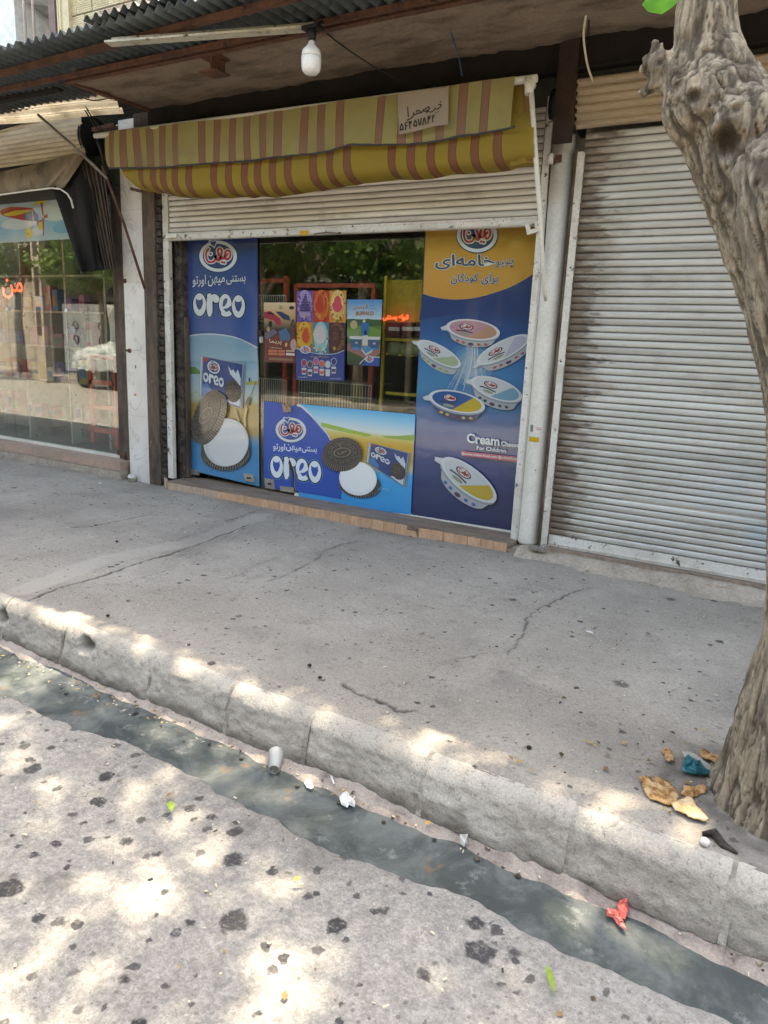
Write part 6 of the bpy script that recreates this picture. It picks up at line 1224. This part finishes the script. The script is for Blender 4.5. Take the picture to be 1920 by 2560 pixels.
SUNNY = [tuple(PZ(x, y, z)[:2])+(r,) for x, y, z, r in
  [(30,1480,0,.10),(110,1490,0,.10),(215,1545,0,.06),(250,1565,0,.05)] + [(v[0]*1.1573, v[1]*1.1573, 0, r) for v, r in (((390,1440),.08),((450,1462),.09),((510,1482),.09),((570,1500),.07),((615,1508),.05),((1290,1780),.12),((1350,1830),.12),((1420,1860),.08))]
  + [(x/1.728, 1850+y/1.728, -.17, r) for x, y, r in ((100,50,.12),(260,120,.12),(30,-80,.10),(660,140,.08),(470,540,.12),(600,450,.08),(700,630,.11),(880,250,.09),(960,410,.10),(1300,900,.16),(1210,550,.08),(1400,500,.10),(1460,560,.10),(1640,950,.08),(50,1150,.14),(860,50,.10))]
  + [(960+x/1.728, 1850+y/1.728, -.17, r) for x, y, r in ((370,720,.09),(30,900,.09),(270,920,.09),(450,1060,.10),(640,1000,.09),(740,1170,.10),(60,360,.05),(840,620,.07),(700,580,.06),(1000,740,.06))]]
_g = random.Random(31)
SUNNY += [(_g.uniform(-3.2,.6), _g.uniform(-4.5,-2.9), _g.uniform(.02,.055)) for _ in range(60)]
def crown(name, centres, n, size, parent, rg, mat=LM, gaps=None):
    cs = np.array([c[:3] for c in centres], float); rs = np.array([c[3] for c in centres]); sqz = np.array([c[4] for c in centres])
    w = rs**2; idx = rg.choice(len(cs), n, p=w/w.sum()); d = rg.normal(size=(n,3)); d /= np.linalg.norm(d, axis=1)[:,None]; r = rg.uniform(.35, 1, n)**.5
    P = cs[idx] + d*(rs[idx]*r)[:,None]*np.stack([np.ones(n), np.ones(n), sqz[idx]], 1)
    keep = fbm(P*1.6, 2, 5) > -.32
    if gaps:                         # gaps in the foliage where the sun comes through
        for gx_, gy_, gr_ in gaps:
            d_ = np.hypot(P[:,0]-sd.x/sd.z*P[:,2]-gx_, P[:,1]-sd.y/sd.z*P[:,2]-gy_); keep &= ~(d_ < gr_*(.82+.75*fbm(P*9, 2, 9)))
    P = P[keep]; n = len(P)
    a = rg.normal(size=(n,3)); a[:,2] -= .3; a /= np.linalg.norm(a, axis=1)[:,None]; b = np.cross(a, rg.normal(size=(n,3))); b /= np.linalg.norm(b, axis=1)[:,None]; nn = np.cross(a, b); s = size*rg.uniform(.7, 1.25, n)[:,None]
    V = np.stack([P, P+a*s*.45+b*s*.36+nn*s*.06, P+a*s, P+a*s*.45-b*s*.36+nn*s*.06], 1).reshape(-1, 3); return put(name, fast_mesh(name, V, np.arange(4*n).reshape(n, 4), mat, False), parent)
rg = np.random.default_rng(12)
crown('crown', [(-.3,-.9,7.6,1.1,.6),(.8,-1.0,7.3,1.2,.6),(-1.3,-.8,7.5,1.0,.6),(1.9,-.6,7.4,1.3,.6),(.2,-1.7,7.9,1.2,.5),(-1.9,-.6,8.3,1.0,.5),(.3,.2,8.2,1.2,.6),(-.9,.1,8.3,1.0,.6),(-2.4,-.3,7.6,.9,.5)], 26000, .12, tr, rg, gaps=SUNNY)
tr2 = thing('street_tree', 'second street tree on the kerb out of the picture to the left', 'tree', (-6.9, -2.3, 0))
nm2, _, _ = tree_mesh('trunk', [([(-7.6,-2.3,-.1),(-7.6,-2.3,1),(-7.5,-2.3,2.4),(-7.0,-2.2,4.8),(-6.2,-1.6,7.0)], [.26,.2,.17,.13,.07]), ([(-7.5,-2.3,2.4),(-8.2,-2.5,4.6),(-8.4,-2.0,6.8)], [.15,.11,.06])], [], .03, .01); put('trunk', nm2, tr2)
crown('crown', [(-5.6,-1.0,7.6,1.1,.6),(-6.8,-1.2,7.5,1.3,.6),(-4.6,-.7,7.6,1.1,.5),(-3.6,-.6,7.4,1.0,.5),(-8.2,-1.3,7.3,1.4,.6),(-5.2,0,8.3,1.0,.5),(-3.2,-1.3,7.9,1.0,.5),(-6.2,-.3,8.3,1.0,.6),(-7.2,1.9,8.0,1.3,.5),(-8.6,1.6,8.2,1.2,.5),(-5.9,1.5,8.3,1.1,.45)], 30000, .12, tr2, rg, gaps=SUNNY)  # rear leaf clumps over the roofs are added to shade the left pavement
# the one bright leaf hanging into the picture
m = MB(); o = PX(1660, -40, -3.0); ax_ = (PX(1654, 36, -3.0)-o); sd_ = Vector((.5,.15,.1)).normalized()*.034
pts = [o, o+ax_*.25+sd_*.9, o+ax_*.6+sd_*1.1, o+ax_*.85+sd_*.6, o+ax_, o+ax_*.8-sd_*.8, o+ax_*.5-sd_*1.2, o+ax_*.2-sd_*.8]; mid = o+ax_*.5+Vector((0,-.006,0))
m.add([tuple(p) for p in pts]+[tuple(mid)], [(i, (i+1) % 8, 8) for i in range(8)], 0, True); m.tube([o+Vector((0,0,.3)), o], .002, 5)
tag(m.make('leaf', leaf_mat('fresh_leaf', C(.09,.30,.03), C(.12,.36,.04))), 'bright green leaf hanging at the top edge beside the tree', 'leaf')
# ================================================================ LITTER
def crumple(name, outline, z, mat, label, cat, group=None, amp=.012, th=.006, lift=.01, seed=0, ragged=0.0):
    """a crumpled sheet: ragged outline on the ground, filled with an uneven fan of facets"""
    P0 = [PZ(x, y, z) for x, y in outline]; r = random.Random(seed); P = []; n0 = len(P0)
    sub_ = 3 if ragged else 1
    for i in range(n0):
        for k in range(sub_): q = P0[i].lerp(P0[(i+1) % n0], k/sub_); P.append(q+Vector((r.uniform(-1,1), r.uniform(-1,1), 0))*ragged)
    c = sum(P, Vector())/len(P); V = []; F_ = []; k = len(P); rings = 7 if ragged else 4
    for j in range(rings):
        s = 1-j/rings
        for i, p in enumerate(P):
            q = c+(p-c)*s; w = float(fbm(np.array([[q.x*34, q.y*34, seed*1.7]]), 3, seed)[0]) if ragged else abs(r.gauss(0, .6))
            jit = amp*.4*(j > 0)*(0 if ragged else 1); V.append(q+Vector((r.uniform(-1,1)*jit, r.uniform(-1,1)*jit, lift*(1-s)**.5+(w*.5+.5)*amp*.9*(1 if ragged else .8)+.001)))
    V.append(c+Vector((0,0,lift)))
    for j in range(rings-1):
        for i in range(k): F_.append((j*k+i, j*k+(i+1) % k, (j+1)*k+(i+1) % k, (j+1)*k+i))
    for i in range(k): F_.append(((rings-1)*k+i, (rings-1)*k+(i+1) % k, rings*k))
    m = MB(); m.add(V, F_, 0, ragged > 0); me = m.mesh(name, mat); o = put(name, me); s_ = o.modifiers.new('t', 'SOLIDIFY'); s_.thickness = th; s_.offset = 1
    return tag(o, label, cat, group)
def Q5(*p): return [(900+x/1.6265, 1300+y/1.6265) for x, y in p]
def Q7(*p): return [(960+x/1.728, 1850+y/1.728) for x, y in p]
def Q6(*p): return [(x/1.728, 1850+y/1.728) for x, y in p]
tb = NT('torn_flatbread'); cc_ = tb.mix(tb.ramp(tb.noise(45, 5, .7), .38, .62), C(.46,.28,.13), C(.22,.105,.04)); cc_ = tb.mix(tb.ramp(tb.noise(16, 3), .5, .7), cc_, C(.56,.40,.22)); tb.bump(tb.noise(70, 4, .7), .8, .006); bread = tb.fin(cc_, .9, 0, .1)
bread2 = worn('pale_flatbread', C(.58,.42,.25), C(.44,.27,.12), 26, .9, 90, .3, .6, .004)
def fine(o, lv=2):
    s = o.modifiers.new('sub', 'SUBSURF'); s.levels = lv; s.render_levels = lv; return o
crumple('flatbread_piece', Q7((1102,175),(1130,168),(1160,180),(1200,172),(1240,195),(1268,225),(1270,255),(1250,285),(1215,285),(1180,272),(1150,262),(1125,235),(1115,200)), .008, bread, 'largest torn piece of brown flatbread, near the foot of the tree', 'bread', None, .016, .004, .004, 1, ragged=.0042)
crumple('flatbread_piece', Q7((1235,290),(1262,262),(1310,255),(1345,275),(1370,310),(1408,355),(1370,358),(1320,345),(1285,325),(1255,318)), .010, bread2, 'pale folded flap of flatbread lying against the largest piece', 'bread', None, .016, .004, .004, 2, ragged=.0042)
crumple('flatbread_piece', Q7((1283,235),(1295,212),(1330,208),(1370,196),(1393,215),(1385,238),(1350,245),(1325,262),(1300,255)), .006, bread, 'small torn flatbread piece between the pale flap and the trunk', 'bread', None, .016, .004, .004, 3, ragged=.0042)
crumple('flatbread_piece', Q7((1200,45),(1225,38),(1248,65),(1245,100),(1225,108),(1212,85)), .006, bread, 'small flatbread scrap standing apart, left of the teal plastic', 'bread', None, .016, .004, .004, 4, ragged=.0042)
crumple('flatbread_piece', Q7((1362,45),(1390,50),(1420,72),(1465,75),(1475,100),(1440,115),(1405,98),(1375,80)), .006, bread, 'long flatbread scrap touching the trunk, above the teal plastic', 'bread', None, .016, .004, .004, 5, ragged=.0042)
teal = worn('teal_plastic_film', C(.01,.12,.15), C(.006,.06,.08), 20, .2, 60, .3, .5, .004)
crumple('plastic_scrap', Q7((1298,85),(1330,105),(1370,130),(1405,150),(1400,162),(1345,162),(1300,155),(1280,145),(1288,115)), .006, teal, 'crumpled teal plastic scrap beside the tree foot', 'plastic scrap', None, .022, .001, .028, 6)
crumple('plastic_scrap', Q7((1285,60),(1310,55),(1350,95),(1400,120),(1430,140),(1390,135),(1340,110),(1300,85)), .006, plain('clear_film', C(.34,.34,.30), .2), 'clear plastic film behind the teal scrap', 'plastic scrap', None, .012, .001, .02, 7)
m = MB(); p = PZ(960+1382/1.728, 1850+436/1.728, .02); m.lathe(p-Vector((0,0,.012)), [(.008,0),(.013,.003),(.013,.016),(.010,.019)], 14, axis=(.3,.1,1)); tag(m.make('bottle_cap', M['white']), 'white bottle cap lying by the tree root', 'bottle cap')
m = MB(); a, b = PZ(*Q7((1375,405))[0], .012), PZ(*Q7((1528,490))[0], .012); m.tube([a, a.lerp(b,.3)+Vector((0,.02,.012)), a.lerp(b,.6), b], [.006,.014,.013,.004], 8); tag(m.make('dark_stick', M['tar']), 'dark stick lying under the white cap at the tree root', 'stick')
# plastic cup, papers, red bag in the gutter
WZ = -.232
a, b = PZ(*Q6((1195,68))[0], -.21), PZ(*Q6((1183,146))[0], WZ+.004); d = (b-a); L = d.length
tcup = NT('milky_plastic'); tcup.fin(C(.62,.62,.58), .25, 0, .6); tcup.b.inputs['Transmission Weight'].default_value = .55
m = MB(); m.lathe(a+Vector((0,0,.012)), [(.030,0),(.033,.002),(.031,.004),(.021,L),(.018,L),(.020,L-.003),(.028,.006)], 22, axis=(d+Vector((0,0,.006)))); tag(m.make('plastic_cup', tcup.m), 'crushed milky plastic cup half in the gutter water', 'cup')
wpap = worn('wet_white_paper', C(.66,.66,.62), C(.50,.48,.44), 20, .8, 60, .2, .6, .004)
crumple('crumpled_paper', Q6((1465,265),(1480,238),(1500,240),(1512,262),(1535,280),(1532,298),(1508,292),(1500,302),(1475,290)), WZ+.004, wpap, 'crumpled white paper at the water edge, larger of the two', 'paper', None, .018, .001, .022, 8)
crumple('crumpled_paper', Q6((1312,190),(1325,180),(1345,185),(1356,210),(1345,220),(1325,212)), WZ+.004, wpap, 'small crumpled white and brown paper just right of the cup', 'paper', None, .012, .001, .016, 9)
crumple('crumpled_paper', Q6((1425,160),(1434,157),(1440,185),(1448,192),(1440,195),(1430,178)), -.215, wpap, 'tiny curl of white paper on the pink ledge', 'paper', None, .006, .001, .01, 10)
crumple('plastic_scrap', Q7((322,430),(345,415),(362,430),(360,455),(345,470),(328,455)), WZ+.004, tcup.m, 'clear crumpled wrapper at the water edge right of the white papers', 'plastic scrap', None, .014, .001, .02, 11)
redp = worn('red_thin_plastic', C(.50,.10,.08), C(.60,.22,.18), 14, .35, 60, .2, .4, .004)
bag = thing('red_plastic_bag', 'knotted thin red plastic bag lying in the gutter', 'plastic bag', PZ(*Q7((1025,770))[0], WZ))
for k, (ol, lf, sd) in enumerate((([(1003,740),(1010,712),(1035,700),(1055,715),(1058,745),(1040,782),(1018,775)], .03, 21), ([(958,748),(975,745),(1000,755),(1018,765),(1012,780),(985,775),(962,768)], .016, 22), ([(985,768),(1010,775),(1030,790),(1048,835),(1030,825),(1005,800)], .014, 23))):
    o = crumple('crumpled_bag' if k == 0 else 'bag_handle', Q7(*ol), WZ+.006, redp, None, None, None, .012, .001, lf, sd)
    o.parent = bag; o.matrix_parent_inverse = Matrix.Translation(-bag.location)
m = MB(); r = random.Random(2)
def leaf(p, ang, L, w, mat, label, name='leaf', cat='leaf'):
    d = Vector((math.cos(ang), math.sin(ang), 0)); s = Vector((-d.y, d.x, 0)); z = Vector((0,0,.004)); P = Vector(p)
    vs = [P, P+d*L*.3+s*w+z, P+d*L*.7+s*w*.8+z*1.6, P+d*L+z, P+d*L*.7-s*w*.8+z*1.6, P+d*L*.3-s*w+z, P+d*L*.5+z*.2]
    return tag(MB().add(vs, [(0,1,6),(1,2,6),(2,3,6),(3,4,6),(4,5,6),(5,0,6)], 0, True).make(name, mat), label, cat)
gl_ = leaf_mat('fallen_green_leaf', C(.22,.32,.05), C(.28,.38,.08))
a, b = PZ(*Q6((735,262))[0], -.165), PZ(*Q6((740,298))[0], -.165); leaf(a, math.atan2(b.y-a.y, b.x-a.x), (b-a).length+.02, .013, gl_, 'small fresh green leaf lying on the road')
a, b = PZ(*Q7((703,968))[0], -.165), PZ(*Q7((735,1105))[0], -.165); m = b-a; leaf(a, math.atan2(m.y, m.x), m.length, .009, gl_, 'long narrow green blade lying on the road near the bottom', 'leaf')
yl = plain('dry_orange_leaf', C(.60,.30,.06), .7)
for (x, y), z, lb_ in ((Q6((1266,606))[0], -.165, 'tiny orange dry leaf on the road'), (Q7((178,362))[0], -.205, 'small orange scrap standing on the pink ledge'), ): leaf(PZ(x, y, z), .8, .022, .008, yl, lb_)
leaf(PZ(*Z5([(918,450)])[0], .012), -.55, .055, .011, M['white'], 'small white feather shaped paper scrap on the pavement', 'paper_scrap', 'paper')
leaf(PZ(*Z4([(422,48)])[0], .012), .1, .045, .02, M['white'], 'white paper scrap on the pavement before the marble pilaster', 'paper_scrap', 'paper')
# seeds, chips and bits of dry stem scattered on the pavement and the road
def scatter(name, n, area, zf, make, mats, label, seed):
    r = random.Random(seed); m = MB()
    for k in range(n):
        x = r.uniform(area[0], area[1]); y = r.uniform(area[2], area[3]); make(m, r, x, y, zf(x, y))
    return tag(m.make(name, mats), label, 'litter', kind='stuff')
def chip(m, r, x, y, z):
    a = r.uniform(0, 6.28); L = r.uniform(.004, .016); w = r.uniform(.0012, .003); mi = r.choice((0,0,0,1,2)); d = Vector((math.cos(a), math.sin(a), r.uniform(-.1,.1))); m.obox(Vector((x,y,z)), Vector((x,y,z))+d*L, w*2, w, mi)
lm = [plain('pale_straw', C(.52,.45,.32), .8), plain('dark_bits', C(.03,.026,.022), .8), plain('brown_bits', C(.14,.09,.05), .8)]
scatter('chaff', 330, (-4.6, .6, -2.5, -.1), lambda x, y: .007, chip, lm, 'pale and dark chaff scattered over the pavement', 3)
scatter('chaff', 160, (-3.2, .4, -4.6, -3.0), lambda x, y: -.178, chip, lm, 'pale and dark chaff scattered over the road', 4)
scatter('chaff', 120, (-4.0, .2, -2.77, -2.66), lambda x, y: -.218+random.uniform(-.01,.002), chip, lm, 'chaff caught along the pink gutter ledge', 5)
def dry(m, r, x, y, z):
    a = r.uniform(0, 6.28); L = r.uniform(.012, .032); d = Vector((math.cos(a), math.sin(a), 0)); n_ = Vector((-d.y, d.x, 0))*L*r.uniform(.2, .4); P = Vector((x, y, z)); u = Vector((0, 0, r.uniform(.002, .009)))
    m.add([P, P+d*L*.4+n_+u, P+d*L+u*.6, P+d*L*.4-n_+u*.7, P+d*L*.45], [(0,1,4),(1,2,4),(2,3,4),(3,0,4)], r.choice((0,0,1,2)))
dm = [plain('dry_leaf', C(.22,.14,.06), .8), plain('dark_dry_leaf', C(.09,.06,.035), .8), plain('yellow_dry_leaf', C(.40,.30,.10), .8)]
scatter('dry_leaf_bits', 70, (-4.2, .3, -2.76, -2.66), lambda x, y: -.217, dry, dm, 'dry leaf bits caught along the pink gutter ledge', 15)
scatter('dry_leaf_bits', 34, (-.75, .0, -2.55, -1.9), lambda x, y: .012, dry, dm, 'dry leaf bits around the foot of the tree', 16)
scatter('dry_leaf_bits', 26, (-4.9, .3, -.16, -.02), lambda x, y: .012, dry, dm, 'dry leaf bits swept against the doorstep', 17)
scatter('dry_leaf_bits', 16, (-2.6, .3, -4.2, -3.0), lambda x, y: -.176, dry, dm, 'dry leaf bits lying on the road', 18)
def clod(m, r, x, y, z):
    s = r.uniform(.004, .012); m.lathe((x, y, z-s*.5), [(s*.5,0),(s,s*.4),(s*.9,s*.8),(s*.3,s*1.1)], 7)
scatter('black_clods', 16, (-3.8, .2, -2.78, -2.72), lambda x, y: WZ+.004, clod, M['tar'], 'black clods of wet muck along the water edge', 6)
for k, (x, y) in enumerate((Z4([(505,300)])[0], Z4([(466,621)])[0], Z4([(1337,836)])[0], Z5([(687,926)])[0], Z4([(1382,889)])[0])):
    p = PZ(x, y, .006); m = MB(); m.lathe(p-Vector((0,0,.004)), [(.005,0),(.010,.004),(.009,.009),(.003,.012)], 8); tag(m.make('mulberry', M['black']), 'single black fallen mulberry '+('on the upper left pavement by the long crack', 'close behind the left stretch of the kerb', 'in mid pavement behind the short dark crack', 'on the right pavement below the curved crack', 'nearest the kerb below the mid pavement crack')[k], 'fruit', 'fallen black mulberries on the pavement')

# ================================================================ ACROSS THE STREET (seen mirrored in the glass)
far = MB().box(-34, 20, -11.2, -9.2, -.5, .0).make('opposite_pavement', M['walk'], kind='structure')
ob = thing('opposite_building', 'low beige brick building across the street, seen as a reflection', 'building', (-6, -11, 0))
OBW = worn('mauve_brick_facade', C(.26,.22,.19), C(.20,.17,.15), 2, .9, 30, .25, .2, .003)
MB().box(-40, 16, -15, -11.0, 3.0, 6.6).make('upper_wall', OBW, ob); MB().box(-40, -22.3, -15, -11.05, -.2, 3.0).make('wall', M['render'], ob); MB().box(-18.6, -14.5, -15, -11.05, -.2, 3.0).make('wall', M['render'], ob); MB().box(-14.5, 16, -15, -11.3, -.2, 3.0).make('dark_shop_fronts', M['dark'], ob); MB().box(-22.3, -18.6, -15, -11.2, 2.3, 3.0).make('wall_over_gate', M['tar'], ob)
for x in (-30, -25, -16.5, -12.5, -9, -5.5, -2, 1.5):
    f_ = MB().box(x-.7, x+.7, -11.03, -10.97, 4.0, 5.4).make('window_frame', M['whitepaint'], ob); MB().box(x-.62, x+.62, -10.968, -10.96, 4.08, 5.32).make('window_glass', M['dark'], f_)
m = MB(); m.box(-14.5, 16, -11.0, -10.1, 2.95, 3.0); m.box(-14.5, 16, -10.12, -10.1, 2.8, 2.95); m.make('awning_sheet', M['zinc_l'], ob)
for x in (-13.5, -11.2, -8.9, -6.6, -4.3, -2.0, .3): MB().box(x-.06, x+.06, -11.3, -11.18, -.2, 2.95).make('shop_pier', M['render'], ob)
GX = -20.45
gate = thing('white_gate', 'white double metal gate with scroll ornaments across the street', 'gate', (GX, -11.0, 0))
for s in (-1, 1):
    lf = MB().box(GX+min(0,s)*1.25+.02*(s>0), GX+max(0,s)*1.25-.02*(s<0), -11.08, -11.02, .05, 2.2).make('gate_leaf', M['white'], gate)
    for zc in (1.05, 1.5):
        pts = [Vector((GX+s*(.6+.16*math.cos(t)*(1-t/9)), -11.0, zc+.2*math.sin(t)*(1-t/9))) for t in np.linspace(0, 7, 24)]; MB().tube(pts, .016, 6).make('scroll', M['black'], lf)
MX = -17.0
m_ = thing('covered_motorbike', 'parked motorbike under a striped grey cover across the street', 'motorbike', (MX, -8.6, -.17))
for sx in (-.62, .62): MB().lathe((MX+sx, -8.63, .12), [(.20,0),(.29,.01),(.31,.05),(.29,.09),(.20,.10)], 24, axis=(0,1,0)).make('wheel', M['black'], m_)
V = []; nu, nv = 50, 22
for j in range(nv):
    t = j/(nv-1)*math.pi
    for k in range(nu):
        u = k/(nu-1); x = MX-.95+1.9*u; top = .72+.22*math.sin(u*math.pi)+.18*math.exp(-((u-.75)/.12)**2); yy = -8.6+.34*math.cos(t)*(.5+.5*math.sin(u*math.pi))+.02*math.sin(u*30+j); V.append((x, yy, .34+(top-.28)*math.sin(t)**.6+.02*math.sin(u*24+t*5)))
tc_ = NT('striped_grey_cover'); tc_.fin(tc_.mix(tc_.ramp(tc_.math('SINE', tc_.noise(9, 2, .5, tc_.map((.4,2,2)))), .3, .5), C(.10,.12,.12), C(.38,.41,.40)), .6); put('cover', fast_mesh('cover', V, grid_faces(nu, nv), tc_.m), m_)
MB().box(MX-.1, MX+.1, -8.68, -8.52, .0, .4).make('engine', M['steel'], m_)
pole = thing('concrete_pole', 'pale concrete utility pole across the street', 'utility pole', (-19.8, -8.9, 0))
m = MB(); m.box(-20.0, -19.6, -9.0, -8.8, -.2, 7.5); m.make('shaft', M['render'], pole); m = MB()
for zz in (1.2, 2.3, 3.4, 4.5): m.box(-19.9, -19.7, -8.798, -8.79, zz, zz+.8)
m.make('recess_shade', M['tar'], pole)  # dark plates on the pole face paint in the shade of recesses
OL = leaf_mat('far_leaves', C(.05,.11,.025), C(.14,.21,.05)); proto = None
rg2 = np.random.default_rng(5)
for i, (x, y, sc_) in enumerate(((-18.1,-9.7,1.0), (-21.9,-9.6,1.05), (-12.2,-9.4,1.0), (-9.3,-9.5,.95), (-6.4,-9.4,1.0), (-3.2,-9.5,1.0), (-15.3,-9.7,.95))):
    lbl = ['tree right of the white gate across the street', 'tree left of the white gate across the street', 'tree third from the white gate along the street', 'tree mirrored in the middle of the door glass', 'tree mirrored beside the yellow rack in the glass', 'outermost tree on the right across the street', 'tree second from the white gate along the street'][i]
    if proto is None:
        proto = thing('roadside_tree', 'leafy '+lbl, 'tree', (x, y, 0), 'trees across the street')
        tk = MB().tube([(x,y,-.2),(x+.05,y,1.5),(x-.1,y,2.6),(x+.2,y+.1,4.2)], [.16,.12,.10,.05], 12); tk.tube([(x-.1,y,2.4),(x-.9,y+.2,3.6)], [.08,.04], 8); tk.tube([(x-.05,y,2.2),(x+.9,y+.3,3.5)], [.08,.04], 8); t_ = tk.make('trunk', M['bark'], proto)
        cr_ = crown('crown', [(x,y,4.2,1.5,.8),(x-1.2,y+.3,3.5,1.1,.75),(x+1.2,y+.4,3.4,1.1,.75),(x,y+.9,3.1,1.0,.7),(x+.5,y-.6,5.0,1.2,.8)], 9000, .15, proto, rg2, OL)
        parts_ = [t_, cr_]
    else:
        o = proto.copy(); COL.objects.link(o); o.location = (x, y, 0); o.rotation_euler = (0, 0, i*1.3); o.scale = (sc_,)*3; o['label'] = 'leafy '+lbl
        for ch in parts_:
            c_ = ch.copy(); COL.objects.link(c_); c_.parent = o; c_.matrix_parent_inverse = ch.matrix_parent_inverse.copy()
